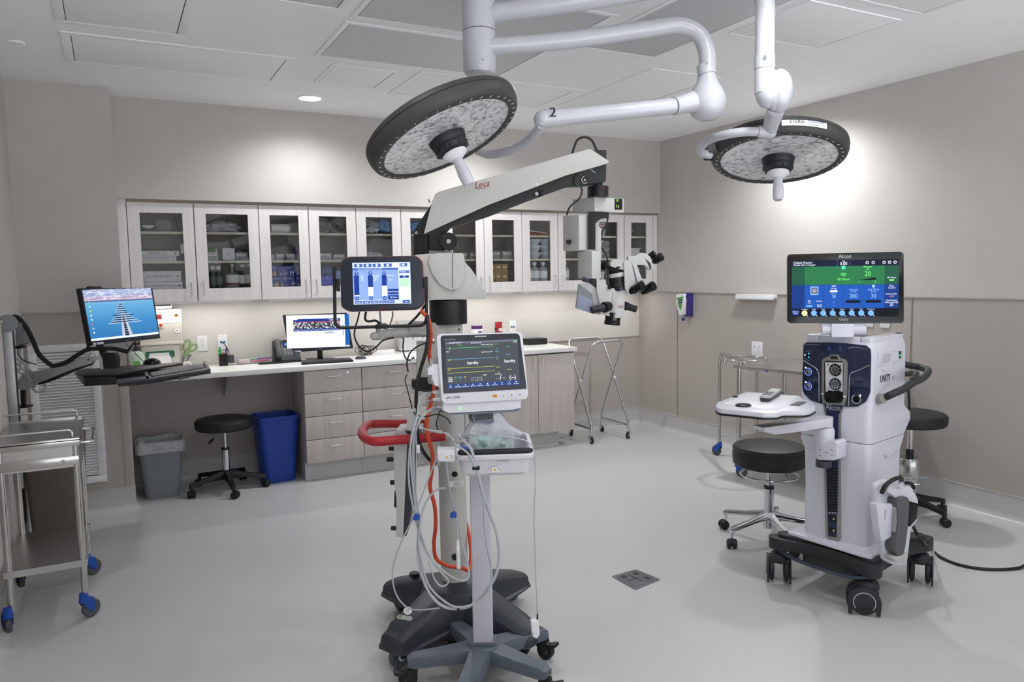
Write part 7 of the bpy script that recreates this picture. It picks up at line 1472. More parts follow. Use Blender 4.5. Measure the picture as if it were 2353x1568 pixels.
# pen cup, adapter, marker tray
x, y = .712, 5.95; t = thing('pen_cup', 'square black pen cup holding green and purple pens', 'pen cup', (x, y, ZC))
m = M().bx(x-.03, x+.03, y-.03, y-.027, ZC, ZC+.088, GLOSSB).bx(x-.03, x+.03, y+.027, y+.03, ZC, ZC+.088, GLOSSB).bx(x-.03, x-.027, y-.027, y+.027, ZC, ZC+.088, GLOSSB).bx(x+.027, x+.03, y-.027, y+.027, ZC, ZC+.088, GLOSSB).bx(x-.027, x+.027, y-.027, y+.027, ZC, ZC+.003, GLOSSB); m.go('cup', t)
for dx, tp, c_, lb in ((-.012, (-.028, .125), mat('lime_pen', '46c23a', .35), 'lime green highlighter leaning in the black pen cup'), (-.004, (-.022, .14), mat('dark_green_pen', '1f9a68', .35), 'teal green marker leaning in the black pen cup'), (.014, (.022, .115), mat('purple_pen', '7f58b0', .35), 'purple pen in the black pen cup'), (.006, (.002, .1), mat('coral_pen', 'd87a60', .35), 'short coral pen in the middle of the pen cup'), (.020, (.027, .135), INK, 'dark pen at the right of the black pen cup')):
    M().cyl((x+dx, y, ZC+.004), (x+tp[0], y-.01, ZC+tp[1]), .0065, m=c_, seg=10, bev=.001).go('pen', label=lb, cat='pen')
M().bx(.752, .788, 5.95, 5.985, ZC, ZC+.018, CLEAR).bx(.75, .79, 5.945, 5.985, ZC+.018, ZC+.075, DGREY, .003).go('power_adapter', label='small black power adapter block right of the pen cup', cat='adapter')
x0_, x1_ = .81, 1.14; t = thing('acrylic_tray', 'long clear acrylic tray holding markers and a pink box', 'tray', (.975, 5.97, ZC))
m = M().bx(x0_, x1_, 5.93, 6.03, ZC, ZC+.003, CLEAR).bx(x0_, x1_, 5.93, 5.932, ZC, ZC+.055, CLEAR).bx(x0_, x1_, 6.028, 6.03, ZC, ZC+.055, CLEAR).bx(x0_, x0_+.002, 5.932, 6.028, ZC, ZC+.055, CLEAR).bx(x1_-.002, x1_, 5.932, 6.028, ZC, ZC+.055, CLEAR); m.go('shell', t)
M().bx(.822, .90, 5.95, 5.99, ZC+.0035, ZC+.035, mat('pink_box', 'ddc6c4', .5), .001).go('small_box', label='small pink and white carton at the left end of the acrylic tray', cat='carton')
for k, (a, b, z, c_, lb) in enumerate(((.915, 1.05, .018, mat('pink_marker', 'c93a6e', .4), 'pink marker lying in the acrylic tray'), (.96, 1.08, .034, mat('purple_pen', ''), 'purple capped marker on top in the acrylic tray'), (.905, .99, .03, mat('teal_marker', '8fc0b0', .4), 'pale teal marker behind the pink one in the tray'), (1.0, 1.1, .03, PAPER, 'white marker at the right end of the acrylic tray'))):
    M().cyl((a, 5.955+.015*k, ZC+z), (b, 5.96+.015*k, ZC+z+.002), .0065, m=c_, seg=12, bev=.001).go('marker_pen', label=lb, cat='marker')
# desk phone
t = thing('desk_phone', 'black desk phone with small lit blue display left of the computer screen', 'phone', (1.16, 5.93, ZC)); PFm = Fr((1.235, 5.87, ZC+.012), (1, .06, 0), (0, .62, .78))
M().prism(Fr((1.168, 5.87, ZC), (0, 1, 0), ZA), [(-.02, 0), (.14, 0), (.12, .13), (.10, .165), (.085, .165), (-.02, .018)], -.095, .095, BLACK, .004).go('base', t)
PF2 = Fr(Vector((1.168, 5.852, ZC+.022)), (1, 0, 0), (0, .58, .81))
m = M().rb(PF2, -.02, .06, .115, .155, .0, .004, GLOSSB, .003).rect(PF2, -.012, .05, .121, .15, .0045, em('phone_blue', '4a7be0', 1))
for i in range(3):
    for j in range(4): m.rb(PF2, -.022+i*.022, -.008+i*.022, .04+j*.016, .051+j*.016, .0, .003, MGREY, .002)
for j in range(5): m.rb(PF2, .056, .07, .03+j*.016, .04+j*.016, 0, .003, DGREY if j != 3 else RED, .002)
m.go('keypad', t)
M().tube([PF2.P(-.068, .155, .03), PF2.P(-.068, .14, .034), PF2.P(-.068, .03, .034), PF2.P(-.068, .01, .028)], .022, DGREY, 12, 4, flat=.7).go('handset', t)
m = M(); m.tube([Vector((1.09, 5.86, ZC+.01)), Vector((1.08, 5.84, ZC+.008)), Vector((1.05, 5.83, ZC+.008)), Vector((.98, 5.835, ZC+.008)), Vector((.95, 5.85, ZC+.009)), Vector((1.0, 5.868, ZC+.009)), Vector((1.05, 5.868, ZC+.009)), Vector((1.09, 5.88, ZC+.012))], .0065, BLACK, 8, 6).go('phone_cord', label='coiled black phone cord bunched on the worktop left of the phone', cat='cord')
# computer screen
t = thing('computer_monitor', 'wide black framed computer monitor showing a web page, standing on the worktop', 'monitor', (1.62, 5.88, ZC))
Oc = on_y(727, 768, 5.86); DFm = Fr(Oc, (.955, -.296, 0)); nn = DFm.n; DFm = Fr(Oc, DFm.u, ZA*math.cos(R(7))-nn*math.sin(R(7)))
x0, x1, y0, y1 = flat_screen(DFm, [(649, 724.5), (797, 719), (811.5, 800.5), (664, 810.5)], [(665, 805.5), (809, 792), (796, 721), (652, 727)], t, None, .028)
m = M(); r_, t_, d_ = UI(m, DFm, x0, y0, x1-x0, y1-y0, .0005)
PGW = em('page_white', 'f6f8fc', 1.05); PGB = em('page_blue', '1c3c94', .9); PGS = em('page_side', '1b62b4', .9); PGR = em('page_red', 'd8484a', .9); PGG = em('page_grey', 'b9c4d4', .9); PGN = em('page_ink', '56617a', .8)
r_(0, 0, 1, 1, PGW, 0); r_(.93, 0, 1, 1, PGS); r_(0, 0, 1, .045, em('task_bar', '')); r_(.11, .80, .86, .86, PGB); r_(.18, .86, .86, .885, PGB); r_(.11, .785, .86, .80, PGR); r_(.11, .51, .86, .58, PGB)
def crowd_mat():
    mm = bpy.data.materials.new('photo_banner'); mm.use_nodes = True; nt = mm.node_tree; b = nt.nodes['Principled BSDF']; L = nt.links.new
    tc = nt.nodes.new('ShaderNodeTexCoord'); vo = nt.nodes.new('ShaderNodeTexVoronoi'); vo.inputs['Scale'].default_value = 110; L(tc.outputs['Object'], vo.inputs['Vector'])
    cr = nt.nodes.new('ShaderNodeValToRGB'); cr.color_ramp.interpolation = 'CONSTANT'; sp = nt.nodes.new('ShaderNodeSeparateColor'); L(vo.outputs['Color'], sp.inputs[0]); L(sp.outputs[0], cr.inputs['Fac'])
    cr.color_ramp.elements[0].color = (*hexc('141a28'), 1)
    for p_, c_ in ((.3, '3a4256'), (.48, 'd8dde6'), (.62, 'a98a78'), (.72, '1e2c4c'), (.85, 'e8ecf2')): k = cr.color_ramp.elements.new(p_); k.color = (*hexc(c_), 1)
    L(cr.outputs['Color'], b.inputs['Emission Color']); b.inputs['Emission Strength'].default_value = .9; b.inputs['Base Color'].default_value = (.02, .02, .02, 1); return mm
CRW = crowd_mat(); r_(.11, .58, .86, .785, CRW)
t_('TidalHealth', .75, .815, .05, PGW, 5); t_('Serving our communities for more than 75 years', .33, .53, .03, PGW, 5); t_('Dedicated to preserving a lifetime of health', .7, .535, .026, PGW, 5)
r_(.60, .42, .76, .48, PGG, 3); t_('More', .68, .435, .03, PGN, 5)
for k in range(8): r_(.6, .38-.032*k, .6+.12+.04*((k*7) % 4), .385-.032*k, PGG, 3)
for k in range(4): r_(.3, .44-.06*k, .42, .445-.06*k, PGG, 3)
for y in (.66, .53, .46, .39): d_(.9, y, .022, PGS, 3)
for k in range(6): t_('Menu', .2+.1*k, .485, .022, PGN, 5)
m.go('screen', t)
m = M(); a, b = DFm.ab(737, 803.5, .0005); m.text(DFm, 'ASUS', a, b, .009, .0006, mat('silver_ink', '')); a, b = DFm.ab(678, 808, .0005); m.rect(DFm, a-.03, a+.045, b-.0045, b+.0055, .0006, PAPER).rect(DFm, a-.012, a-.003, b-.004, b+.005, .0009, mat('blue_sticker', '')); m.text(DFm, 'POS0612EA', a+.022, b-.003, .006, .0009, INK); m.go('screen_sticker', t)
sc_ = DFm.px(735, 806, -.03); M().prism(Fr((sc_.x, sc_.y, 0), DFm.u, DFm.u.cross(ZA)*-1), rrect(-.02, .02, -.012, .012, .004), ZC+.012, sc_.z+.04, BLACK, .002).go('stand_post', t)
M().prism(Fr((sc_.x, sc_.y, 0), DFm.u, DFm.u.cross(ZA)*-1), rrect(-.11, .11, -.09, .07, .02), ZC, ZC+.012, BLACK, .002).go('stand_foot', t)
kq = zp([(693, 836), (812, 829), (806, 823.5), (692, 829.5)], ZC+.01); kb = thing('keyboard', 'black computer keyboard on the worktop in front of the web page screen', 'keyboard', (kq[0][0], kq[0][1], ZC))
M().prism(WORLD, kq, ZC, ZC+.014, BLACK, .003).go('case', kb)
m = M(); c0, c1, c2, c3 = [Vector((*q, 0)) for q in kq]
for i in range(18):
    for j in range(5):
        a0, a1_ = (i+.12)/18*.95+.02, (i+.88)/18*.95+.02; b0, b1 = (j+.12)/5*.84+.08, (j+.88)/5*.84+.08
        q = [(c0*(1-a)+c1*a)*(1-b)+(c3*(1-a)+c2*a)*b for a, b in ((a0, b0), (a1_, b0), (a1_, b1), (a0, b1))]; m.prism(WORLD, [(p.x, p.y) for p in q], ZC+.013, ZC+.019, DGREY, 0)
m.go('keys', kb)
p = on_z(829, 825, ZC); M().ball((p.x, p.y, ZC+.001), .034, DGREY, (1.3, .9, .75)).go('computer_mouse', label='dark grey computer mouse on the worktop right of the keyboard', cat='mouse')
rnd = random.Random(5); m = M()
for k in range(7):
    cx_, cz_ = 1.80+rnd.uniform(-.03, .05), ZC+.045; m.tube([Vector((cx_+math.cos(q*.9)*rnd.uniform(.035, .06), 5.965+.008*k, max(ZC+.004, cz_+math.sin(q*.9)*rnd.uniform(.03, .042)))) for q in range(7)], .0026, CABLEB, 6, 4, closed=True)
m.go('cable_coil', label='bundle of coiled black cables behind the keyboard', cat='cables')
M().bx(1.86, 2.06, 5.98, 6.04, ZC, ZC+.035, WHITE, .005).go('power_strip', label='white power strip lying against the wall behind the mouse', cat='power strip')
M().tube([Vector((2.06, 6.01, ZC+.012)), Vector((2.12, 6.0, ZC+.006)), Vector((2.18, 5.96, ZC+.006)), Vector((2.24, 5.97, ZC+.006)), Vector((2.2, 6.01, ZC+.006)), Vector((2.3, 6.02, ZC+.006)), Vector((2.45, 6.02, ZC+.006))], .005, WHITE, 8, 6).go('extension_cord', label='white cord running from the power strip along the wall', cat='cord')
# right part of the worktop
t = bottle('wipes_canister', 'white wipes canister with purple lid behind the patient monitor', 2.81, 5.97, ZC, .05, .20, WHITE, mat('purple_lid', '5b2a6a', .4), .98, .98, 'canister')
F = Fr((2.81, 5.919, ZC+.10), (1, 0, 0)); m = M().rb(F, -.012, .022, .03, .055, -.001, .001, mat('purple_lid', '')); m.text(F, 'Sani', .005, .037, .012, .0016, PAPER); m.go('label', t)
x, y = 2.985, 5.95; M().lathe([(0, ZC), (.03, ZC), (.03, ZC+.1), (.012, ZC+.12), (.012, ZC+.135), (0, ZC+.135)], (x, y, 0), ZA, GLOSSB, 18).cyl((x, y, ZC+.13), (x, y, ZC+.165), .005, m=BLACK, seg=8).tube([(x-.012, y, ZC+.166), (x+.022, y-.005, ZC+.163)], .0055, BLACK, 8, 1).go('pump_bottle', label='small black pump bottle right of the purple lidded canister', cat='bottle')
b0 = on_z(1203, 790, ZC); M().bx(3.30, 3.50, 5.93, 6.05, ZC, ZC+.055, BLACK, .003).go('storage_box', label='flat black box on the worktop near its right end', cat='box')
# ================================================================== CONTENTS OF THE WALL CABINETS
YI0, YI1 = YD+.035, YB-.012     # inside depth
z1, z2, z3 = SH1, SH2, ZD0+.083
BIND = mat('binder_white', 'd9d9dc', .4, noise=.01)
def binder(x0, x1, z, h_, txt, label):
    t = thing('ring_binder', label, 'binder', ((x0+x1)/2, YI0+.1, z), group='white ring binders lying in the first cabinet')
    M().bx(x0, x1, YI0+.012, YI0+.225, z, z+h_, BIND, .003).go('cover', t)
    F = Fr(((x0+x1)/2, YI0+.012, z+h_/2), (1, 0, 0)); m = M(); m.text(F, txt, .0, -.006, .015, .0006, INK); m.disc(F, (x1-x0)/2-.025, 0, .006, .0006, INKG, 12); m.go('spine_print', t)
binder(.185, .435, z2, .036, 'IMPLANT LOG'[:11], 'ring binder lettered IMPLANT LOG, upper of two') if False else None
binder(.175, .425, z2, .035, 'VITRECTOMY LOG', 'white ring binder lettered VITRECTOMY LOG, lower of the pair on the middle shelf')
binder(.160, .445, z2+.036, .035, 'IMPLANT LOG', 'white ring binder lettered IMPLANT LOG, upper of the pair on the middle shelf')
binder(.165, .455, z3+.001, .058, 'PHYSICIAN PREFERENCE CARDS OR 4', 'white ring binder lettered PHYSICIAN PREFERENCE CARDS, lower of the pair at the cabinet bottom')
binder(.160, .450, z3+.060, .075, 'OR LENS LOG OR 4', 'thick white ring binder lettered OR LENS LOG, upper of the pair at the bottom')
CLR2 = mat('clear_bin', 'c8cccf', .1, noise=0, alpha=.35)
GB = 'clear labelled supply bins in the wall cabinets'
def cbin(x, z, w_, h_, label, fill=None, y=YI0+.02, d_=.16):
    t = thing('supply_bin', label, 'bin', (x, y+d_/2, z), group=GB); w2 = w_/2
    m = M().bx(x-w2, x+w2, y, y+.002, z, z+h_, CLR2).bx(x-w2, x-w2+.002, y+.002, y+d_, z, z+h_, CLR2).bx(x+w2-.002, x+w2, y+.002, y+d_, z, z+h_, CLR2).bx(x-w2, x+w2, y+d_-.002, y+d_, z, z+h_, CLR2).bx(x-w2+.002, x+w2-.002, y+.002, y+d_-.002, z, z+.003, CLR2); m.go('tub', t)
    F = Fr((x, y-.0005, z+h_*.55), (1, 0, 0)); m = M().rb(F, -w_*.36, w_*.36, .0, .016, 0, .0008, PAPER); m.rect(F, -w_*.28, w_*.24, .0085, .011, .0012, INKG).rect(F, -w_*.2, w_*.28, .0045, .0062, .0012, INKG); m.go('label', t)
    if fill:
        mt, k, lb = fill; rnd = random.Random(int(x*1000)); m = M()
        for i in range(k): a = x+rnd.uniform(-w2*.6, w2*.6); yy = y+.03+rnd.uniform(0, d_*.6); q = rnd.uniform(-.5, .5); m.box((0, 0, 0), (w_*.45, .005, h_*.8), mt, 0, Fr((a, yy, z+.008+h_*.42), (math.cos(q), 0.2, 0)))
        m.go('contents', label=lb, cat='supplies', kind='stuff')
    return t
SIL = mat('sachet', 'c9ccd2', .35, noise=.1, nscale=60)
def carton(name, x0, x1, z, h_, mt, label, cat='box', txt=None, tm=PAPER, y=YI0+.025, d_=.14, grp=None, extra=None):
    t = thing(name, label, cat, ((x0+x1)/2, y+d_/2, z), group=grp)
    M().bx(x0, x1, y, y+d_, z, z+h_, mt, .001).go('carton', t)
    if txt:
        F = Fr(((x0+x1)/2, y-.0004, z), (1, 0, 0)); m = M(); m.text(F, txt, 0, h_*.74, min(.014, h_*.24), .0004, tm) if txt != '-' else m.rect(F, -(x1-x0)*.3, (x1-x0)*.3, h_*.55, h_*.72, .0004, tm)
        if extra: extra(m, F, (x1-x0)/2, h_)
        m.go('print', t)
    return t
# cabinet 1 top: dark bin, bag; lanyard card
DB = mat('dark_carton', '3b3432', .5); carton('small_box', .225, .292, z1, .04, DB, 'dark carton with a white strip on top shelf of the first cabinet', txt='-'); M().bx(.222, .293, YI0+.02, YI0+.022, z1+.03, z1+.042, PAPER).go('shelf_tag', label='white paper strip above the dark carton in the first cabinet', cat='tag')
crumple('plastic_bag', Vector((.36, YI0+.10, z1+.034)), .042, (1.25, 1.1, 1.25), FILM, 11, 'crumpled clear plastic bag on the top shelf of the first cabinet', 'bag', 3)
m = M().bx(.455, .485, YI0+.0, YI0+.003, 1.70, 1.765, PAPER).tube([(.47, YI0+.002, 1.765), (.45, YI0+.002, 1.83), (.425, YI0+.002, 1.95), (.415, YI0+.002, 2.02)], .002, CABLEB, 6, 3).tube([(.47, YI0+.002, 1.765), (.455, YI0+.004, 1.83), (.43, YI0+.004, 1.95), (.425, YI0+.004, 2.02)], .002, CABLEB, 6, 3).go('badge_lanyard', label='white badge card hanging on a black lanyard inside the first cabinet door', cat='badge')
# cabinet 1 right door (x .55-.985)
crumple('white_bag', Vector((.75, YI0+.11, z1+.03)), .05, (2.6, 1.4, 1.0), mat('white_film', 'c6c8ce', .3, noise=.1, alpha=.85, bump=.4, bscale=40), 4, 'long white plastic wrapped pack on the top shelf behind the second glass door', 'pack', 3)
t = cbin(.665, z2, .075, .065, 'clear bin packed with green discs on the middle shelf')
gd = mat('green_disc', '6fae5a', .4, noise=.05)
for k in range(6): M().cyl((.632+.0125*k, YI0+.1, z2+.048), (.641+.0125*k, YI0+.1, z2+.048), .043, m=gd if k < 5 else PAPER, seg=22, bev=.001).go('green_disc', label='%s disc standing in the clear bin behind the second glass door' % ('pale green striped', 'bright green', 'middle green', 'fourth green', 'fifth green', 'end white')[k], cat='disc', group='discs in a clear bin')
t = thing('wrapped_pack', 'square white wrapped gauze pack behind the second glass door', 'pack', (.775, YI0+.09, z2)); M().bx(.735, .82, YI0+.03, YI0+.12, z2+.002, z2+.092, PAPER, .006).go('pack_body', t); F = Fr((.7775, YI0+.0295, z2+.047), (1, 0, 0)); M().tube([F.P(-.04, .042), F.P(0, .0), F.P(.04, .042)], .0012, LGREY, 5, 1).tube([F.P(-.04, -.042), F.P(0, 0), F.P(.04, -.042)], .0012, LGREY, 5, 1).go('folds', t)
cbin(.865, z2, .09, .06, 'clear bin with pale teal sachets right of the wrapped pack', fill=(mat('teal_sachet', '9fc0bf', .4), 5, 'pale teal sachets filling the clear bin behind the second door')); carton('small_box', .83, .925, z2, .09, mat('navy_carton', '3c4152', .5), 'dark blue carton behind the teal sachet bin', txt='ESD', y=YI0+.185, d_=.06)
DG = mat('dark_green_bottle', '3c5048', .25, noise=.03); BRN = mat('amber_bottle', '2e2826', .2)
for x, lb in ((.665, 'dark green bottle with white cap, left of the pair'), (.705, 'dark green bottle with white cap, right of the pair')): bottle('bottle', lb+' behind the second glass door', x, YI0+.07, z3, .026, .165, DG, WHITE, .62, .85, grp='bottles at the cabinet bottom', lab=mat('green_grey_label', '5f766d', .5))
t = bottle('bottle', 'large clear flask with red striped label behind the second glass door', .805, YI0+.10, z3, .05, .185, CLR2, WHITE, .25, .62, grp='bottles at the cabinet bottom', lab=PAPER)
M().lathe([(.0508, z3+.035), (.0508, z3+.042)], (.805, YI0+.10, 0), ZA, INKR, 20).go('red_stripe', t)
for x, dy, lb in ((.885, .12, 'amber bottle with white cap, smaller one behind the second glass door'), (.925, .06, 'amber bottle with wide white label and cap behind the second glass door')): bottle('bottle', lb, x, YI0+dy, z3, .036, .18, BRN, WHITE, .6, .86, grp='bottles at the cabinet bottom', lab=PAPER)
# glove boxes
GBL = mat('glove_box_blue', '32459a', .45, noise=.02); GOR = mat('glove_size_tag', 'e0a02c', .5)
def gex(sz, tagm):
    def f(m, F, hw, h_): m.rect(F, hw-.03, hw-.004, .006, h_*.42, .0006, tagm); sz and m.text(F, sz, hw-.017, .012, .03, .001, PAPER); m.disc(F, -hw+.018, h_*.25, .007, .0006, PAPER, 12); m.rect(F, -hw+.03, hw-.045, h_*.3, h_*.33, .0006, PAPER).rect(F, -hw+.03, hw-.05, h_*.2, h_*.23, .0006, PAPER)
    return f
GG = 'blue glove boxes in the second cabinet'
for x0, x1, z, s_, lb in ((.99+.075, 1.125, z3, 'S', 'blue glove box marked S, lower left of the stack'), (1.06, 1.112, z3+.083, 'S', 'blue glove box marked S, upper left of the stack'), (1.130, 1.245, z3, 'M', 'blue glove box marked M, bottom of the middle stack'), (1.122, 1.238, z3+.083, 'M', 'blue glove box marked M, top of the middle stack'), (1.25, 1.33, z3, 'L', 'blue glove box at the right, bottom of its stack'), (1.25, 1.33, z3+.083, 'L', 'blue glove box at the right, top of its stack')):
    carton('glove_box', x0, x1, z, .082, GBL, lb+' in the second cabinet', 'glove box', 'SensiCare', PAPER, grp=GG, extra=gex(s_ if s_ != 'L' else '', GOR if s_ == 'S' else GBL))
cbin(1.075, z2, .05, .045, 'narrow clear bin of sachets at the left of the second cabinet middle shelf', fill=(SIL, 5, 'white sachets in the narrow bin of the second cabinet'))
cbin(1.14, z2, .065, .05, 'clear bin of needles with white tags, second from left on the middle shelf', fill=(SIL, 7, 'silver needle packets in the second bin of the second cabinet'))
cbin(1.215, z2, .065, .05, 'clear bin with a tilted white packet on the middle shelf of the second cabinet', fill=(PAPER, 6, 'white packets leaning in the third bin of the second cabinet'))
carton('purple_box', 1.262, 1.315, z2, .10, mat('purple_carton', '8a4fae', .45), 'tall purple and white carton on the second cabinet middle shelf'); F = Fr((1.29, YI0+.0246, z2), (1, 0, 0)); M().rect(F, -.016, .022, .006, .085, 0, PAPER).go('carton_label', label='white label face of the tall purple carton', cat='label')
t = thing('paper_roll', 'white roll pack lying on the top shelf of the second cabinet', 'roll', (1.16, YI0+.1, z1)); M().cyl((1.09, YI0+.08, z1+.036), (1.22, YI0+.08, z1+.036), .035, m=PAPER, seg=26, bev=.003).go('body', t); M().cyl((1.2, YI0+.12, z1+.037), (1.245, YI0+.12, z1+.037), .036, m=LGREY, seg=26, bev=.003).go('end_cap', t)
# door 4 region 1.35-1.71
for x in (1.475, 1.60): M().lathe([(.012, .0), (.04, .002), (.055, .012), (.058, .03), (.0575, .035)], (x, YI0+.10, z1+.058), (0, -1, .12), mat('clear_cup', 'a9a0a6', .15, alpha=.45, noise=0), 32).torus((x, YI0+.065, z1+.0615), (0, 1, -.12), .0575, .0016, PAPER, 36, 6).go('round_dish', label='clear round dish standing on edge on the top shelf, %s of two' % ('left' if x < 1.5 else 'right'), cat='dish', group='clear round dishes')
cbin(1.475, z2, .105, .055, 'clear bin of folded white packets on the middle shelf behind the fourth door', fill=(PAPER, 9, 'folded white packets in the wide bin behind the fourth door'))
cbin(1.59, z2, .10, .045, 'clear bin with two line label behind the fourth door, right of the wide bin', fill=(SIL, 6, 'small silver packets in the right bin behind the fourth door'))
BLP = mat('blue_pack', '2448c8', .35, noise=.1, nscale=20); carton('glove_box', 1.44, 1.535, z3, .085, BLP, 'bright blue pack marked XL at the bottom behind the fourth door', 'glove box', 'XL', PAPER); carton('glove_box', 1.54, 1.63, z3, .12, mat('pale_blue_pack', '6f9ccc', .4, noise=.1), 'pale blue clear pack right of the bright blue pack', 'box'); crumple('blue_bag', Vector((1.50, YI0+.1, z3+.115)), .05, (1.2, .9, .8), mat('blue_film', '6f86b4', .3, noise=.15, alpha=.8), 21, 'crumpled pale blue bag lying on the bright blue pack', 'bag', 3)
# cabinet 3 top shelf: caps
WCL = mat('white_cloth', 'd6dae2', .8, noise=.06, bump=.4, bscale=20); BCL = mat('blue_cloth', '5f98cc', .75, noise=.1, nscale=14, bump=.5, bscale=18)
crumple('folded_cloth', Vector((1.86, YI0+.10, z1+.075)), .05, (1.25, 1.3, .8), mat('grey_cloth', '8e929c', .8, noise=.08, bump=.4, bscale=20), 31, 'grey folded cloth heap at the upper left of the third cabinet top shelf', 'cloth', 3)
crumple('folded_cloth', Vector((1.86, YI0+.08, z1+.026)), .05, (1.3, 1.4, .62), WCL, 33, 'white folded cloth under the grey one on the third cabinet top shelf', 'cloth', 3)
crumple('blue_cloth_heap', Vector((1.98, YI0+.08, z1+.055)), .055, (.95, 1.2, 1.1), BCL, 34, 'heap of blue caps at the right of the top shelf behind the fifth door', 'caps', 3)
crumple('blue_cloth_heap', Vector((2.22, YI0+.08, z1+.05)), .055, (1.2, 1.2, 1.0), BCL, 36, 'heap of blue caps on the top shelf behind the sixth door', 'caps', 3)
crumple('white_bag', Vector((1.87, YI0+.09, z2+.024)), .05, (1.7, 1.4, .8), WCL, 38, 'white and pale blue cloth pack on the third cabinet middle shelf', 'pack', 3)
# cabinet 4
cbin(2.62, z2, .12, .055, 'clear empty bin on the middle shelf above the microscope cover, left one'); cbin(2.745, z2, .08, .055, 'clear narrow bin right of the empty bin above the microscope cover')
for k, x in enumerate((2.945, 3.065)): cbin(x, z2, .105, .07, ('clear bin with one white tag on the middle shelf behind the eighth door, left', 'clear bin with two white tags on the middle shelf behind the eighth door, right')[k])
TAN = mat('tan_carton', '9c8452', .5, noise=.08, nscale=60)
for j in range(2):
    for k in range(3): carton('tan_box', 2.885+.062*k, 2.885+.062*k+.060, z3+.082*j, .081, TAN, '%s tan carton in the %s row at the bottom behind the eighth door' % (('left', 'middle', 'right')[k], ('lower', 'upper')[j]), 'carton', '-', mat('tan_ink', 'd9cfa6', .5), grp='tan cartons')
# cabinet 5
for k in range(4):
    F = Fr((3.36, YI0+.1, z1+.001), (1, 0, 0)); hh = [.0, .011, .022, .034][k]
    M().loft([[(3.24, YI0+.02, z1+.002+hh*1.2), (3.24, YI0+.2, z1+.002+hh*1.2), (3.24, YI0+.2, z1+.010+hh*1.2), (3.24, YI0+.02, z1+.010+hh*1.2)], [(3.475, YI0+.02, z1+.001+hh*.5), (3.475, YI0+.2, z1+.001+hh*.5), (3.475, YI0+.2, z1+.005+hh*.5), (3.475, YI0+.02, z1+.005+hh*.5)]], mat('brown_folder_%d' % (k % 2), ('8c4a2c', 'a5623e')[k % 2], .6) if k < 3 else PAPER).go('folder', label='%s folder in the flat stack above the white basins' % ('lowest brown', 'second brown', 'third brown', 'topmost white')[k], cat='folder', group='flat folders')
BAS = mat('basin_blue_white', 'd3dbe8', .35, noise=.01)
bproto = None; proto_x = 0
def basin(x, z, label):
    global bproto, proto_x
    if bproto is None:
        m = M().lathe([(0, .0), (.035, .0), (.04, .006), (.056, .035), (.06, .037), (.062, .046), (.066, .048), (.067, .056), (.065, .056), (.058, .048), (.036, .008), (0, .006)], (0, 0, 0), ZA, BAS, 32)
        bproto = m.go('basin', label=label, cat='basin', group='stacked white basins'); bproto.location = (x, YI0+.09, z); return
    o = bproto.copy(); COL.objects.link(o); o.location = (x, YI0+.09, z); o['label'] = label
for j in range(3):
    for k, x in enumerate((3.225, 3.365, 3.49)): basin(x, z2+.001+.0585*j, '%s white basin in the %s tier of the basin stack' % (('left', 'middle', 'right')[k], ('bottom', 'middle', 'top')[j]))
for j in (1, 2): M().bx(3.20, 3.53, YI0+.02, YI0+.17, z2+.0572+.0585*(j-1), z2+.0592+.0585*(j-1), PAPER).go('divider_sheet', label='thin white divider sheet between the %s basin tiers' % ('lower', 'upper')[j-1], cat='sheet')
CBT = mat('frosted_bottle', 'b4bcbe', .3, noise=.02, alpha=.8)
for k, (x, dy, lb) in enumerate(((3.285, .06, 'frosted bottle cut by the left edge of the ninth door glass'), (3.345, .05, 'frosted bottle in the middle behind the ninth door'), (3.435, .05, 'frosted bottle at the right behind the ninth door'), (3.39, .15, 'frosted bottle in the back row behind the ninth door'), (3.66, .05, 'frosted bottle alone behind the tenth door, left of the microscope'))):
    bottle('bottle', lb, x, YI0+dy, z3, .044, .175, CBT, WHITE, .5, .72, grp='frosted saline bottles', lab=PAPER)
# cabinet 6 bins: white bins with red / violet tags
WBN = mat('white_bin', 'd0d0d4', .35, noise=.01)
def wbin(x, z, w_, h_, tagm, label):
    t = thing('lidded_bin', label, 'bin', (x, YI0+.1, z), group='white lidded bins in the corner cabinet')
    M().loft([[(x+a, YI0+.03+b, zz) for a, b in rrect(-w_/2*k, w_/2*k, 0, .15, .01, 3)] for k, zz in ((.86, z), (1, z+h_-.006))], WBN).bx(x-w_/2-.006, x+w_/2+.006, YI0+.024, YI0+.186, z+h_-.006, z+h_, WHITE, .001).go('tub', t)
    if tagm: F = Fr((x, YI0+.0285, z+h_*.45), (1, 0, 0)); M().rb(F, -.018, .018, -.018, .018, -.002, .003, tagm, .002).rect(F, -.011, .011, -.005, .012, .0034, PAPER).go('tag', t)
VT = mat('violet_tag', 'a58fc8', .5); RT = mat('red_tag', 'c03038', .5)
for j in range(2): wbin(3.975+.08, z1+.064*j, .10, .06, RT, 'white lidded bin with red tag, %s one, behind the eleventh door' % ('lower', 'upper')[j]); wbin(4.365, z1+.064*j, .10, .06, VT, 'white lidded bin with violet tag, %s one, in the corner cabinet' % ('lower', 'upper')[j])
for j in range(3): wbin(4.03, z2+.056*j, .09, .053, LGREY, 'small white drawer bin, %s of three, behind the eleventh door' % ('lowest', 'middle', 'topmost')[j])
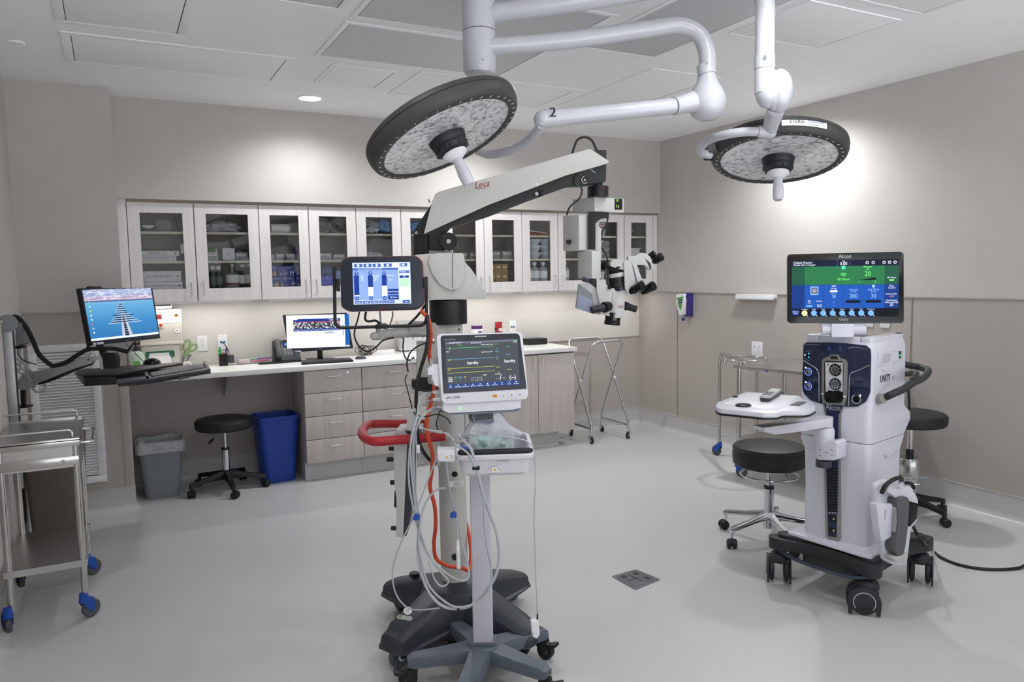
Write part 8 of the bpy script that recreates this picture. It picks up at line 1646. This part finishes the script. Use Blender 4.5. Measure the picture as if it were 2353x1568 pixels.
for j in range(3): M().lathe([(0, z2+.056*j), (.036, z2+.056*j), (.04, z2+.056*j+.05), (.038, z2+.056*j+.05), (.034, z2+.056*j+.003), (0, z2+.056*j+.003)], (4.145, YI0+.09, 0), ZA, CLR2, 20).go('clear_cup', label='clear cup, %s of three stacked tiers, behind the eleventh door' % ('lowest', 'middle', 'topmost')[j], cat='cup', group='clear cups')
wbin(4.43, z2, .15, .095, None, 'wide pale lidded bin on the middle shelf of the corner cabinet')
wbin(4.04, z3, .11, .08, LGREY, 'white bin at the bottom behind the eleventh door'); wbin(4.43, z3, .13, .05, LGREY, 'low white bin at the bottom of the corner cabinet'); wbin(4.43, z3+.052, .13, .05, LGREY, 'white bin stacked on the low one in the corner cabinet')
# shelf edge tags
m = M()
for x, z, w_ in ((.86, z1, 'upper shelf edge behind the second'), (.80, z2, 'middle shelf edge behind the second'), (.93, z2, 'middle shelf edge behind the right side of the second'), (1.17, z1, 'upper shelf edge behind the third'), (1.53, z1, 'upper shelf edge behind the fourth'), (1.90, z1, 'upper shelf edge behind the fifth'), (3.0, z1, 'upper shelf edge behind the eighth'), (2.72, z1, 'upper shelf edge behind the seventh'), (4.10, z1, 'upper shelf edge behind the eleventh'), (4.4, z1, 'upper shelf edge behind the twelfth')): M().bx(x-.033, x+.033, YD+.028, YD+.0295, z-.014, z-.002, PAPER).go('shelf_label', label='white strip on the '+w_+' glass door', cat='label', group='shelf edge labels')
# ---- strip lights under the wall cabinets
UCL = em('under_cabinet', 'fff4e2', 3)
for i in range(6):
    x0, x2 = edges[2*i]+.06, edges[2*i+2]-.06
    t = thing('strip_light', 'slim lit strip light under the %s wall cabinet from the left' % ('first', 'second', 'third', 'fourth', 'fifth', 'sixth')[i], 'strip light', ((x0+x2)/2, YD+.1, ZD0-.018), group='strip lights under the cabinets')
    M().bx(x0, x2, YD+.08, YD+.12, ZD0-.018, ZD0-.0005, WHITE, .002).go('housing', t)
    o = area('lamp', (0, .0, -.004), x2-x0-.02, .025, UC_W*(x2-x0), (1, .96, .9), t)
